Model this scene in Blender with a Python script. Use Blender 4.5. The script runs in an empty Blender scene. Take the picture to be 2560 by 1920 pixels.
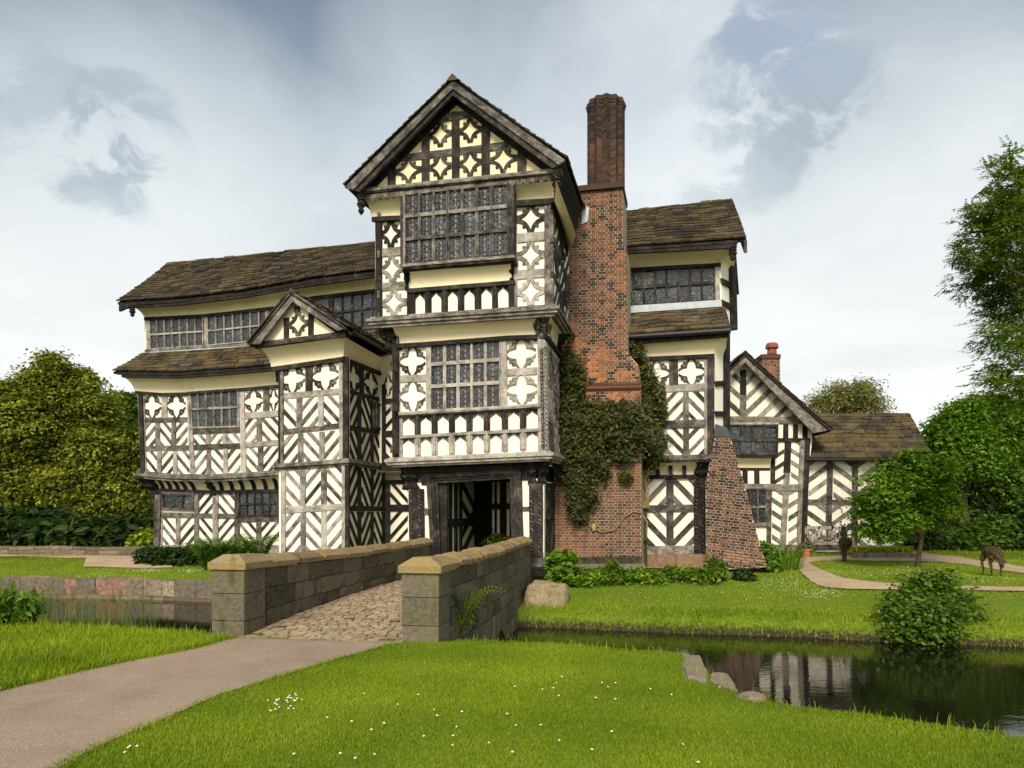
import bpy, math, random
import numpy as np
from mathutils import Vector
random.seed(7); RNG = np.random.default_rng(11)
scene = bpy.context.scene
COL = scene.collection
# ---------------------------------------------------------------- survey of the photograph
F, CX, YH, EYE = 1852.0, 1280.0, 1280.0, 1.6          # focal length (px of 2560), horizon row, eye height (m)
def reg(x0, y0, k): return lambda x, y: (x0 + k*x, y0 + k*y)
r1 = reg(240, 580, .33454); r2 = reg(300, 940, .34358); r3 = reg(820, 150, .29837); r4 = reg(900, 440, .26221)
r5 = reg(920, 750, .25316); r6 = reg(940, 1100, .24412); r7 = reg(1360, 220, .37975); r8 = reg(1360, 800, .39187)
r9 = reg(1760, 820, .36765); r10 = reg(1960, 340, .39788); r11 = reg(1960, 1000, .30136); r12 = reg(0, 860, .36179)
r13 = reg(0, 1340, .36166); r14 = reg(500, 1300, .40687); r15 = reg(1200, 1400, .61483)
def ray(x, y): return Vector(((x-CX)/F, 1.0, -(y-YH)/F))
def at_depth(p, D): return Vector((0, 0, EYE)) + ray(*p)*D
def at_z(p, z=0.0):
    r = ray(*p); return Vector((0, 0, EYE)) + r*((z-EYE)/r.z)
class Plane:
    """vertical plane: wall surface; n points out of the wall towards the viewer's side"""
    def __init__(s, point, normal):
        s.o = Vector(point); s.n = Vector(normal).normalized(); s.u = Vector((-s.n.y, s.n.x, 0))
        if s.u.x < 0 and abs(s.u.x) > .5: s.u = -s.u
    def pt(s, p, out=0.0):
        r = ray(*p); e = Vector((0, 0, EYE)); o = s.o + s.n*out
        return e + r*(((o-e).dot(s.n))/r.dot(s.n))
    def shift(s, d): return Plane(s.o + s.n*d, s.n)
def front_plane(q, deg=13.5):
    a = math.radians(deg); n = Vector((math.sin(a), math.cos(a), 0)); return Plane(n*q, -n)
def side_plane(p, deg=13.5):
    a = math.radians(deg); u = Vector((math.cos(a), -math.sin(a), 0)); return Plane(u*p, u)
# ---------------------------------------------------------------- objects
def tag(o, label=None, cat=None, group=None, kind=None):
    if label: o['label'] = label
    if cat: o['category'] = cat
    if group: o['group'] = group
    if kind: o['kind'] = kind
    return o
def empty(name, loc, label=None, cat=None, group=None):
    o = bpy.data.objects.new(name, None); o.empty_display_size = .3; COL.objects.link(o); o.location = loc
    bpy.context.view_layer.update()
    return tag(o, label, cat, group)
def link(name, me, mats, parent=None):
    o = bpy.data.objects.new(name, me); COL.objects.link(o)
    for m in (mats if isinstance(mats, (list, tuple)) else [mats]): me.materials.append(m)
    if parent is not None:
        o.parent = parent; o.matrix_parent_inverse = world_of(parent).inverted()
    return o
def world_of(o):
    from mathutils import Matrix
    m = Matrix.Translation(o.location) @ o.rotation_euler.to_matrix().to_4x4()
    if o.parent: m = world_of(o.parent) @ o.matrix_parent_inverse @ m
    return m
class MB:
    def __init__(s): s.v = []; s.f = []; s.t = []; s.uv = []
    def face(s, pts, tone=.5, uvs=None):
        b = len(s.v); s.v.extend([tuple(p) for p in pts]); s.f.append(tuple(range(b, b+len(pts)))); s.t.append(tone)
        s.uv.append(uvs if uvs else [(0, 0)]*len(pts))
    def prism(s, pts, n, depth, tone=.5, udir=None, back=False):
        """front polygon pts (out side), extruded by depth along -n"""
        pts = [Vector(p) for p in pts]; n = Vector(n)
        if udir is None: udir = (pts[1]-pts[0])
        u = Vector(udir).normalized(); v = n.cross(u); off = random.uniform(0, 40)
        U = lambda p: (p.dot(u)+off, p.dot(v))
        nn = Vector((0, 0, 0))
        for i in range(len(pts)): nn += pts[i].cross(pts[(i+1) % len(pts)])
        if nn.dot(n) < 0: pts = pts[::-1]
        s.face(pts, tone, [U(p) for p in pts])
        bk = [p - n*depth for p in pts]; m = len(pts)
        for i in range(m):
            j = (i+1) % m; q = [pts[j], pts[i], bk[i], bk[j]]
            s.face(q, tone, [U(pts[j]), U(pts[i]), (U(pts[i])[0], U(pts[i])[1]+depth), (U(pts[j])[0], U(pts[j])[1]+depth)])
        if back: s.face(bk[::-1], tone, [U(p) for p in bk[::-1]])
    def box(s, c, ax, ay, az, tone=.5):
        """c centre; half-axis vectors"""
        c, ax, ay, az = map(Vector, (c, ax, ay, az))
        if ax.cross(ay).dot(az) < 0: ax = -ax
        P = lambda i, j, k: c + ax*i + ay*j + az*k
        la, lb, lc = ax.length*2, ay.length*2, az.length*2; o = random.uniform(0, 30)
        for q, (w, h) in (([P(-1,-1,1), P(1,-1,1), P(1,1,1), P(-1,1,1)], (la, lb)), ([P(-1,1,-1), P(1,1,-1), P(1,-1,-1), P(-1,-1,-1)], (la, lb)),
                  ([P(-1,-1,-1), P(1,-1,-1), P(1,-1,1), P(-1,-1,1)], (la, lc)), ([P(1,1,-1), P(-1,1,-1), P(-1,1,1), P(1,1,1)], (la, lc)),
                  ([P(1,-1,-1), P(1,1,-1), P(1,1,1), P(1,-1,1)], (lb, lc)), ([P(-1,1,-1), P(-1,-1,-1), P(-1,-1,1), P(-1,1,1)], (lb, lc))):
            s.face(q, tone, [(o, o), (o+w, o), (o+w, o+h), (o, o+h)])
    def tube(s, pts, radii, seg=8, tone=.5, cap=True):
        pts = [Vector(p) for p in pts]
        if not hasattr(radii, '__len__'): radii = [radii]*len(pts)
        rings = []; prev = None; L = 0; ls = []
        for i, p in enumerate(pts):
            d = (pts[min(i+1, len(pts)-1)] - pts[max(i-1, 0)]).normalized()
            if prev is None: prev = d.orthogonal().normalized()
            a = (prev - d*prev.dot(d)).normalized(); prev = a; b = d.cross(a)
            if i: L += (p-pts[i-1]).length
            ls.append(L)
            rings.append([p + (a*math.cos(2*math.pi*k/seg) + b*math.sin(2*math.pi*k/seg))*radii[i] for k in range(seg)])
        for i in range(len(pts)-1):
            for k in range(seg):
                j = (k+1) % seg
                u0, u1 = k/seg*6.28*radii[i], (k+1)/seg*6.28*radii[i]
                s.face([rings[i][k], rings[i][j], rings[i+1][j], rings[i+1][k]], tone, [(ls[i], u0), (ls[i], u1), (ls[i+1], u1), (ls[i+1], u0)])
        if cap:
            s.face(rings[0][::-1], tone); s.face(rings[-1], tone)
    def grid(s, rows, tone=.5, flip=False):
        """rows: list of lists of points"""
        la = 0
        for i in range(len(rows)-1):
            lb = la + (Vector(rows[i+1][0])-Vector(rows[i][0])).length; c = 0
            for j in range(len(rows[0])-1):
                d = c + (Vector(rows[i][j+1])-Vector(rows[i][j])).length
                q = [rows[i][j], rows[i][j+1], rows[i+1][j+1], rows[i+1][j]]; uv = [(c, la), (d, la), (d, lb), (c, lb)]
                if flip: q = q[::-1]; uv = uv[::-1]
                s.face(q, tone, uv); c = d
            la = lb
    def build(s, name, mat, parent=None, smooth=False, merge=0):
        me = bpy.data.meshes.new(name)
        me.from_pydata(s.v, [], s.f)
        a = me.attributes.new('tone', 'FLOAT', 'FACE'); a.data.foreach_set('value', s.t)
        ul = me.uv_layers.new(name='UVMap'); ul.data.foreach_set('uv', np.array([c for f in s.uv for p in f for c in p], dtype=np.float32))
        if merge:
            import bmesh
            bm = bmesh.new(); bm.from_mesh(me); bmesh.ops.remove_doubles(bm, verts=bm.verts, dist=merge); bm.to_mesh(me); bm.free()
        if smooth: me.polygons.foreach_set('use_smooth', [True]*len(me.polygons))
        me.update(); return link(name, me, mat, parent)
def np_mesh(name, V, Q, tone, mat, parent=None, uv=None):
    V = np.asarray(V, np.float32); Q = np.asarray(Q, np.int32); n, k = Q.shape
    me = bpy.data.meshes.new(name)
    me.vertices.add(len(V)); me.vertices.foreach_set('co', V.ravel())
    me.loops.add(n*k); me.loops.foreach_set('vertex_index', Q.ravel())
    me.polygons.add(n); me.polygons.foreach_set('loop_start', np.arange(0, n*k, k, dtype=np.int32))
    a = me.attributes.new('tone', 'FLOAT', 'FACE'); a.data.foreach_set('value', np.asarray(tone, np.float32))
    me.update(calc_edges=True); me.validate()
    return link(name, me, mat, parent)
# ---------------------------------------------------------------- materials
class NT:
    def __init__(s, name):
        s.m = bpy.data.materials.new(name); s.m.use_nodes = True; s.t = s.m.node_tree; s.t.nodes.clear()
        s.out = s.t.nodes.new('ShaderNodeOutputMaterial')
    def n(s, typ, **kw):
        nd = s.t.nodes.new('ShaderNode'+typ)
        for k, v in kw.items():
            if k.startswith('i_'):
                k = k[2:]; nd.inputs[int(k) if k.isdigit() else k.replace('_', ' ')].default_value = v
            else: setattr(nd, k, v)
        return nd
    def l(s, a, b): s.t.links.new(a, b)
    def noise(s, vec, scale, detail=4, rough=.6, dist=0):
        nd = s.n('TexNoise', i_Scale=scale, i_Detail=detail, i_Roughness=rough, i_Distortion=dist)
        if vec is not None: s.l(vec, nd.inputs['Vector'])
        return nd.outputs['Fac']
    def mapping(s, vec, scale=(1,1,1), rot=(0,0,0)):
        nd = s.n('Mapping'); nd.inputs['Scale'].default_value = scale; nd.inputs['Rotation'].default_value = rot; s.l(vec, nd.inputs['Vector']); return nd.outputs['Vector']
    def ramp(s, fac, stops, interp='LINEAR'):
        nd = s.n('ValToRGB'); cr = nd.color_ramp; cr.interpolation = interp
        while len(cr.elements) < len(stops): cr.elements.new(.5)
        for e, (p, c) in zip(cr.elements, stops):
            e.position = p; e.color = (*c, 1) if hasattr(c, '__len__') else (c, c, c, 1)
        s.l(fac, nd.inputs['Fac']); return nd.outputs['Color']
    def mix(s, fac, a, b, mode='MIX'):
        nd = s.n('MixRGB', blend_type=mode)
        for sock, v in ((nd.inputs[0], fac), (nd.inputs[1], a), (nd.inputs[2], b)):
            if isinstance(v, bpy.types.NodeSocket): s.l(v, sock)
            elif hasattr(v, '__len__'): sock.default_value = (*v, 1)
            else: sock.default_value = v if sock.type == 'VALUE' else (v, v, v, 1)
        return nd.outputs[0]
    def math(s, op, a, b=0.0, clamp=False):
        nd = s.n('Math', operation=op, use_clamp=clamp)
        for sock, v in ((nd.inputs[0], a), (nd.inputs[1], b)):
            if isinstance(v, bpy.types.NodeSocket): s.l(v, sock)
            else: sock.default_value = v
        return nd.outputs[0]
    def tone(s): return s.n('Attribute', attribute_name='tone').outputs['Fac']
    def pos(s): return s.n('NewGeometry').outputs['Position']
    def uv(s): return s.n('TexCoord').outputs['UV']
    def bump(s, h, strength=.3, dist=.02):
        nd = s.n('Bump', i_Strength=strength, i_Distance=dist); s.l(h, nd.inputs['Height']); return nd.outputs['Normal']
    def bsdf(s, col, rough=.8, spec=.3, normal=None, **kw):
        b = s.n('BsdfPrincipled'); 
        for k, v in (('Base Color', col), ('Roughness', rough), ('Specular IOR Level', spec)):
            if isinstance(v, bpy.types.NodeSocket): s.l(v, b.inputs[k])
            else: b.inputs[k].default_value = (*v, 1) if hasattr(v, '__len__') else v
        if normal is not None: s.l(normal, b.inputs['Normal'])
        return b
    def done(s, sh): s.l(sh, s.out.inputs['Surface']); return s.m
def mat_timber(name='weathered_oak', dark=0.0):
    t = NT(name); uv = t.uv(); p = t.pos()
    g = t.noise(t.mapping(uv, (1.2, 26, 1)), 4, 6, .65)
    g2 = t.noise(t.mapping(uv, (3, 60, 1)), 3, 3, .6)
    blot = t.noise(p, 3.2, 6, .7)
    v = t.math('ADD', t.tone(), t.math('MULTIPLY', t.math('SUBTRACT', g, .5), 1.5))
    v = t.math('ADD', v, t.math('MULTIPLY', t.math('SUBTRACT', blot, .5), 1.35), True)
    c = t.ramp(v, [(0, (.010, .008, .007)), (.2, (.026, .022, .019)), (.42, (.080, .068, .058)), (.64, (.225, .20, .17)), (1, (.50, .455, .40))])
    crack = t.ramp(g2, [(.36, (.2,)*3), (.46, (1,)*3)])
    c = t.mix(.8, c, crack, 'MULTIPLY')
    return t.done(t.bsdf(c, .85, .25, t.bump(g, .5, .012)).outputs[0])
def mat_carved(name='carved_oak'):
    t = NT(name); p = t.pos()
    v = t.n('TexVoronoi', i_Scale=13.0); t.l(p, v.inputs['Vector'])
    w = t.n('TexWave', wave_type='BANDS', bands_direction='DIAGONAL', i_Scale=6.5, i_Distortion=5.0, i_Detail=2.0); t.l(p, w.inputs['Vector'])
    h = t.math('MULTIPLY', v.outputs['Distance'], w.outputs['Fac'])
    vv = t.math('ADD', t.math('MULTIPLY', t.tone(), 1.0), t.math('MULTIPLY', t.math('SUBTRACT', h, .25), .7), True)
    c = t.ramp(vv, [(0, (.010, .008, .007)), (.3, (.035, .03, .026)), (.5, (.12, .106, .092)), (1, (.42, .38, .33))])
    return t.done(t.bsdf(c, .8, .25, t.bump(h, 1.0, .05)).outputs[0])
def mat_plaster(name, col, dirt=(.55, .47, .30)):
    t = NT(name); p = t.pos()
    a = t.noise(p, 1.1, 5, .6); b = t.noise(t.mapping(p, (3.5, 3.5, .7)), 1.5, 5, .65); f = t.noise(p, 30, 3, .6)
    c = t.mix(t.ramp(a, [(.36, 0), (.72, .6)]), col, tuple(x*.80 for x in col))
    c = t.mix(t.ramp(b, [(.54, 0), (.80, .5)]), c, dirt)
    c = t.mix(t.ramp(t.noise(t.mapping(p, (9, 9, 1.1)), 1.6, 4, .7), [(.60, 0), (.75, .30)]), c, tuple(x*.6 for x in dirt))
    hh = t.math('ADD', t.math('MULTIPLY', f, .4), t.noise(p, 6, 3))
    return t.done(t.bsdf(c, .9, .2, t.bump(hh, .25, .02)).outputs[0])
def mat_slate(name='stone_slates', moss=.24):
    t = NT(name); p = t.pos()
    n1 = t.noise(p, 1.3, 4, .6); n2 = t.noise(p, 9, 5, .7); n3 = t.noise(p, 40, 3, .6)
    v = t.math('ADD', t.math('MULTIPLY', t.tone(), .70), t.math('MULTIPLY', t.math('SUBTRACT', n2, .47), 1.0), True)
    c = t.ramp(v, [(0, (.009, .008, .006)), (.34, (.032, .025, .017)), (.64, (.085, .066, .043)), (1, (.20, .155, .10))])
    mfac = t.ramp(t.math('ADD', n1, t.math('MULTIPLY', n2, .35)), [(.62, 0), (.78, 1)])
    c = t.mix(t.math('MULTIPLY', mfac, moss), c, (.17, .115, .028))
    lich = t.ramp(t.noise(p, 17, 3, .7), [(.66, 0), (.72, .6)])
    c = t.mix(lich, c, (.20, .175, .12))
    return t.done(t.bsdf(c, .9, .2, t.bump(t.math('ADD', n2, n3), .6, .02)).outputs[0])
def mat_brick(name='old_brick'):
    t = NT(name); p = t.pos()
    n2 = t.noise(p, 22, 4, .7); n1 = t.noise(p, .9, 4, .6)
    v = t.math('ADD', t.tone(), t.math('MULTIPLY', t.math('SUBTRACT', n2, .5), .3), True)
    c = t.ramp(v, [(0, (.018, .015, .015)), (.18, (.055, .034, .027)), (.42, (.125, .064, .044)), (.68, (.235, .092, .045)), (1, (.47, .16, .05))])
    c = t.mix(t.ramp(n1, [(.5, 0), (.75, .55)]), c, (.045, .032, .026))
    return t.done(t.bsdf(c, .9, .2, t.bump(n2, .4, .01)).outputs[0])
def mat_simple(name, col, rough=.8, var=.25, scale=6, spec=.3, bump=.3, metal=0):
    t = NT(name); p = t.pos(); n = t.noise(p, scale, 5, .65); n2 = t.noise(p, scale*7, 3, .6)
    c = t.mix(t.ramp(n, [(.3, 0), (.7, 1)]), tuple(x*(1-var) for x in col), tuple(x*(1+var) for x in col))
    b = t.bsdf(c, rough, spec, t.bump(t.math('ADD', n, n2), bump, .015)); b.inputs['Metallic'].default_value = metal
    return t.done(b.outputs[0])
def mat_stone(name, base, lichen=(.33, .19, .025), amount=.3, scale=3.0, top_lichen=False):
    t = NT(name); p = t.pos(); n1 = t.noise(p, scale, 5, .65); n2 = t.noise(p, scale*6, 5, .7); n3 = t.noise(t.mapping(p, (5, 5, .8)), 1.2, 4, .6)
    v = t.math('ADD', t.math('MULTIPLY', t.tone(), .8), t.math('MULTIPLY', t.math('SUBTRACT', n2, .45), .9), True)
    c = t.ramp(v, [(.05, tuple(x*.14 for x in base)), (.38, tuple(x*.6 for x in base)), (.62, base), (1, tuple(min(1, x*1.6) for x in base))])
    c = t.mix(t.ramp(n3, [(.55, 0), (.75, .75)]), c, (.030, .027, .024))
    lf = t.ramp(t.math('ADD', n1, t.math('MULTIPLY', n2, .3)), [(.62-.25*amount, 0), (.82-.25*amount, min(1, amount*2))])
    c = t.mix(lf, c, lichen)
    return t.done(t.bsdf(c, .92, .2, t.bump(t.math('ADD', n2, n1), .8, .03)).outputs[0])
def mat_glass(name='leaded_glass', scale=15, red=False):
    t = NT(name); uv = t.uv(); p = t.pos()
    v = t.n('TexVoronoi', feature='DISTANCE_TO_EDGE', i_Scale=scale, i_Randomness=.55); t.l(uv, v.inputs['Vector'])
    lead = t.ramp(v.outputs['Distance'], [(.035, 1), (.075, 0)])
    cell = t.n('TexVoronoi', i_Scale=scale, i_Randomness=.55); t.l(uv, cell.inputs['Vector'])
    sep = t.n('SeparateColor'); t.l(cell.outputs['Color'], sep.inputs[0])
    c = t.ramp(sep.outputs[0], [(0, (.004, .005, .006)), (.6, (.011, .014, .017)), (.9, (.024, .029, .034)), (1, (.06, .07, .075))])
    c = t.mix(1.0, c, t.ramp(t.tone(), [(0, (.35, .36, .38)), (.6, (1, 1, 1)), (1, (2.3, 2.4, 2.5))]), 'MULTIPLY')
    c = t.mix(lead, c, (.070, .078, .085))
    if red:
        sx = t.n('SeparateXYZ'); t.l(uv, sx.inputs[0]); lx = t.math('SUBTRACT', t.math('FLOORED_MODULO', t.math('ADD', sx.outputs[0], 5), 10), 5)
        band = t.math('LESS_THAN', t.math('ABSOLUTE', lx), .016); dots = t.math('GREATER_THAN', t.math('SINE', t.math('MULTIPLY', sx.outputs[1], 50)), -.3)
        c = t.mix(t.math('MULTIPLY', t.math('MULTIPLY', band, dots), .75), c, (.34, .20, .15))
    nrm = t.bump(t.math('ADD', sep.outputs[1], t.noise(p, 14, 2)), .35, .02)
    rg = t.ramp(lead, [(0, .14), (1, .6)])
    return t.done(t.bsdf(c, rg, .38, nrm).outputs[0])
def mat_leaf(name, dark, mid, light, trans=.35, rough=.55):
    t = NT(name)
    v = t.math('ADD', t.tone(), t.math('MULTIPLY', t.math('SUBTRACT', t.noise(t.pos(), .9, 3), .5), .5), True)
    c = t.ramp(v, [(0, dark), (.5, mid), (1, light)])
    b = t.bsdf(c, rough, .25); tr = t.n('BsdfTranslucent'); t.l(t.mix(1.0, c, (1.5, 1.35, .6), 'MULTIPLY'), tr.inputs['Color'])
    mx = t.n('MixShader'); mx.inputs[0].default_value = trans; t.l(b.outputs[0], mx.inputs[1]); t.l(tr.outputs[0], mx.inputs[2])
    return t.done(mx.outputs[0])
M = {}
M['timber'] = mat_timber(); M['carved'] = mat_carved()
M['plaster'] = mat_plaster('limewashed_plaster', (.85, .80, .675)); M['cove'] = mat_plaster('shade_tinted_plaster', (.95, .82, .56), (.72, .52, .27))  # coving: shaded tint of the cream in colour, raised for missing bounce light
M['gable'] = mat_plaster('peach_plaster', (.92, .74, .48), (.66, .45, .22)); M['slate'] = mat_slate(); M['soot_mortar'] = mat_simple('sooty_mortar', (.085, .065, .05), .95, .3, 8); M['slate_warm'] = mat_slate('warm_stone_slates', .42); M['brick'] = mat_brick()
M['mortar'] = mat_simple('lime_mortar', (.34, .28, .20), .95, .3, 8)
M['glass'] = mat_glass(); M['glass_rose'] = mat_glass('leaded_glass_with_roundels', 14, True); M['lead'] = mat_simple('lead_sheet', (.36, .40, .44), .45, .2, 5, .5, .2)
M['iron'] = mat_simple('painted_iron', (.012, .012, .013), .45, .3, 9)
M['dark'] = mat_simple('painted_shade_black', (.004, .0035, .003), .95, .2, 4)  # near-black colour standing in for deep shade indoors
M['parapet'] = mat_stone('weathered_sandstone', (.180, .152, .112), (.135, .12, .045), .24)
M['coping'] = mat_stone('lichened_coping', (.225, .18, .11), (.33, .205, .035), .30, 4.5)
M['moatwall'] = mat_stone('moat_sandstone', (.25, .185, .14), (.10, .11, .03), .25)
M['redstone'] = mat_stone('pink_sandstone', (.33, .20, .13), (.14, .14, .05), .1)
M['boulder'] = mat_stone('foundation_rock', (.36, .275, .165), (.15, .14, .06), .3, 2.2)
# ---------------------------------------------------------------- timber-frame vocabulary
def jit(a): return random.uniform(-a, a)
T = {'lo': .30, 'hi': .85}                       # tone range of the timbers being laid (black .. silver grey)
def tone(t=None): return random.uniform(T['lo'], T['hi']) if t is None else min(1, max(0, t + jit(.07)))
def strip(mb, pl, A0, A1, B0, B1, t=None, out=.03, depth=.09, wob=.006):
    """timber between two long edges A0-A1 and B0-B1 (photo points lying on plane pl)"""
    out = out + random.uniform(0, .012)
    a0, a1, b0, b1 = (pl.pt(p, out) for p in (A0, A1, B0, B1))
    n = max(1, int(((a1-a0).length)/.55)); L = (a1-a0).normalized(); W = (b0-a0).normalized()
    A = [a0.lerp(a1, i/n) + W*jit(wob) for i in range(n+1)]; B = [b0.lerp(b1, i/n) + W*jit(wob) for i in range(n+1)]
    mb.prism(A + B[::-1], pl.n, depth, tone(t), L)
def V(mb, pl, R, xl, xr, y0, y1, t=None, lean=0, slope=0, **k):
    """upright: x from xl to xr, y0 top to y1 bottom (zoom px), lean = x shift at the bottom, slope = y change per px of x"""
    d = (xr-xl)*slope
    strip(mb, pl, R(xl, y0), R(xl+lean, y1), R(xr, y0+d), R(xr+lean, y1+d), t, **k)
def H(mb, pl, R, x0, x1, yt0, yb0, yt1, yb1, t=None, **k):
    strip(mb, pl, R(x0, yt0), R(x1, yt1), R(x0, yb0), R(x1, yb1), t, **k)
def PL(mb, pl, R, top, thick, t=None, **k):
    """rail along a bent line: top = [(x,y)..], thick in zoom px"""
    for (a, b) in zip(top[:-1], top[1:]):
        strip(mb, pl, R(*a), R(*b), R(a[0], a[1]+thick), R(b[0], b[1]+thick), t, wob=.002, **k)
class Cell:
    def __init__(s, pl, R, tl, tr, br, bl):
        s.pl = pl; s.c = [pl.pt(R(*p)) for p in (tl, tr, br, bl)]
        s.W = ((s.c[1]-s.c[0]).length + (s.c[2]-s.c[3]).length)/2; s.H = ((s.c[3]-s.c[0]).length + (s.c[2]-s.c[1]).length)/2
    def P(s, a, b, out=0):
        """a metres from the left, b metres from the bottom"""
        u, v = a/s.W, b/s.H; tl, tr, br, bl = s.c
        return bl.lerp(br, u).lerp(tl.lerp(tr, u), v) + s.pl.n*out
    def loc(s, q):
        o = s.c[3]; u = (s.c[2]-s.c[3]).normalized(); return ((q-o).dot(u), (q-o).z - u.z*(q-o).dot(u))
    def poly(s, mb, pts, t=None, out=.03, depth=.09, ud=None):
        o = out + random.uniform(0, .010)
        q = [s.P(a, b, o) for a, b in pts]
        if len(q) < 3: return
        mb.prism(q, s.pl.n, depth, tone(t), ud if ud else q[1]-q[0])
def clip_rect(pts, W, Hh):
    for ax, lim, sg in ((0, 0, 1), (0, W, -1), (1, 0, 1), (1, Hh, -1)):
        o = []
        for i, p in enumerate(pts):
            q = pts[(i+1) % len(pts)]; dp = (p[ax]-lim)*sg; dq = (q[ax]-lim)*sg
            if dp >= 0: o.append(p)
            if (dp > 0 > dq) or (dp < 0 < dq):
                k = dp/(dp-dq); o.append((p[0]+(q[0]-p[0])*k, p[1]+(q[1]-p[1])*k))
        pts = o
        if len(pts) < 3: return []
    return pts
def clip_half(pts, A, B):
    """keep what lies below the line A-B"""
    f = lambda p: (A[1]+(B[1]-A[1])*(p[0]-A[0])/(B[0]-A[0]))-p[1]; o = []
    for i, p in enumerate(pts):
        q = pts[(i+1) % len(pts)]; dp, dq = f(p), f(q)
        if dp >= 0: o.append(p)
        if dp*dq < 0: k = dp/(dp-dq); o.append((p[0]+(q[0]-p[0])*k, p[1]+(q[1]-p[1])*k))
    return o if len(o) > 2 else []
def diag(mb, c, d, period=.395, w=.092, ang=47, phase=.1, t=None, half=None):
    """parallel slanting bars filling a cell; d '/' or '\\'"""
    tn = math.tan(math.radians(ang)); vw = w/math.cos(math.radians(ang))
    k = -4
    while True:
        b0 = phase + k*period + jit(.025); k += 1
        if b0 - vw > c.H + c.W*tn: break
        v2 = vw*random.uniform(.88, 1.1)
        if d == '/': q = [(0, b0-v2/2), (c.W, b0+c.W*tn-v2/2), (c.W, b0+c.W*tn+v2/2), (0, b0+v2/2)]
        else: q = [(0, b0+c.W*tn-v2/2), (c.W, b0-v2/2), (c.W, b0+v2/2), (0, b0+c.W*tn+v2/2)]
        q = clip_rect(q, c.W, c.H)
        if half and q: q = clip_half(q, *half)
        area = abs(sum(q[i][0]*q[(i+1) % len(q)][1]-q[(i+1) % len(q)][0]*q[i][1] for i in range(len(q))))/2 if q else 0
        if area > .006:
            dirv = (c.P(c.W, c.W*tn)-c.P(0, 0)) if d == '/' else (c.P(c.W, 0)-c.P(0, c.W*tn))
            c.poly(mb, q, t if t is not None else max(.04, random.uniform(T['lo'], T['hi'])-.13), ud=dirv)
def row(mb, pl, R, xs, y0, y1, dirs, slope=0, **k):
    """a row of barred cells: xs=[(l,r)...], y0 top, y1 bottom at x = xs[0][0], slope = dy/dx"""
    x0 = xs[0][0]
    for (l, r), d in zip(xs, dirs):
        f = lambda x, y: (x, y + slope*(x-x0))
        diag(mb, Cell(pl, R, f(l, y0), f(r, y0), f(r, y1), f(l, y1)), d, **k)
def circ(mb, c, a, b, r, t): c.poly(mb, [(a+r*math.cos(i*math.pi/4), b+r*math.sin(i*math.pi/4)) for i in range(8)], t, out=.022)
CORN = ((0, 0, 1, 1), (1, 0, -1, 1), (1, 1, -1, -1), (0, 1, 1, -1))
def quatA(mb, c, t=None, th=.072):
    """four quarter rings round the corners: a concave-sided diamond of plaster with cusps"""
    for (u, v, su, sv) in CORN:
        tt = tone(t); rx, ry = c.W*.505, c.H*.505
        N = 7
        for i in range(N):
            a0, a1 = i/N*math.pi/2, (i+1)/N*math.pi/2
            q = [(u*c.W+su*(rx-e)*math.cos(a), v*c.H+sv*(ry-e)*math.sin(a)) for a, e in ((a0, 0), (a1, 0), (a1, th), (a0, th))]
            c.poly(mb, q, tt, out=.027)
        g = math.radians(40); e = th+.028
        circ(mb, c, u*c.W+su*(rx-e)*math.cos(g), v*c.H+sv*(ry-e)*math.sin(g), .040, tt)
def quatB(mb, c, t=None):
    """four cusped braces across the corners leaving a four-petalled flower"""
    for (u, v, su, sv) in CORN:
        tt = tone(t)
        o = [(.365, 0), (.295, .095), (.252, .252), (.095, .295), (0, .365)]
        i = [(0, .46), (.12, .375), (.22, .345), (.33, .33), (.345, .22), (.375, .12), (.46, 0)]
        q = lambda p: (u*c.W+su*p[0]*c.W, v*c.H+sv*p[1]*c.H)
        for P4 in ([o[0], o[1], i[5], i[6]], [o[1], o[2], i[3], i[4], i[5]], [o[2], o[3], i[1], i[2], i[3]], [o[3], o[4], i[0], i[1]]):
            c.poly(mb, [q(p) for p in P4], tt, out=.026, ud=(c.P(c.W, 0)-c.P(0, 0)))
        r = .046*c.W/.7
        circ(mb, c, *q((.235, .14)), r, tt); circ(mb, c, *q((.14, .235)), r, tt)
def ogee(mb, c, t=None, top=.93):
    """spandrels of a little cusped ogee arch"""
    L = [(0, .55), (.03, .64), (.10, .70), (.17, .71), (.21, .755), (.30, .785), (.38, .83), (.44, .885), (.5, top)]
    tt = tone(t); T_ = [(0, 1)]
    for (a, b), (a2, b2) in zip(L[:-1], L[1:]):
        for m in (0, 1):
            f = lambda x, y: ((x if not m else 1-x)*c.W, y*c.H)
            c.poly(mb, [f(a, b), f(a2, b2), f(a2, 1.0), f(a, 1.0)], tt, out=.014, depth=.05, ud=c.P(c.W, 0)-c.P(0, 0))
def arcade(mb, pl, R, spans, yt, yb, x0, slope, rail=None, t=None, post_t=None):
    f = lambda x, y: (x, y+slope*(x-x0))
    for i, (l, r) in enumerate(spans):
        ogee(mb, Cell(pl, R, f(l, yt), f(r, yt), f(r, yb), f(l, yb)), t)
        if i:
            pl_, pr = spans[i-1][1], l
            strip(mb, pl, R(*f(pl_, yt)), R(*f(pl_, yb)), R(*f(pr, yt)), R(*f(pr, yb)), post_t, out=.05, depth=.1)
            m = (pl_+pr)/2; w = (pr-pl_)*.2
            strip(mb, pl, R(*f(m-w, yt)), R(*f(m-w, yb)), R(*f(m+w, yt)), R(*f(m+w, yb)), post_t, out=.085, depth=.05)
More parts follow.
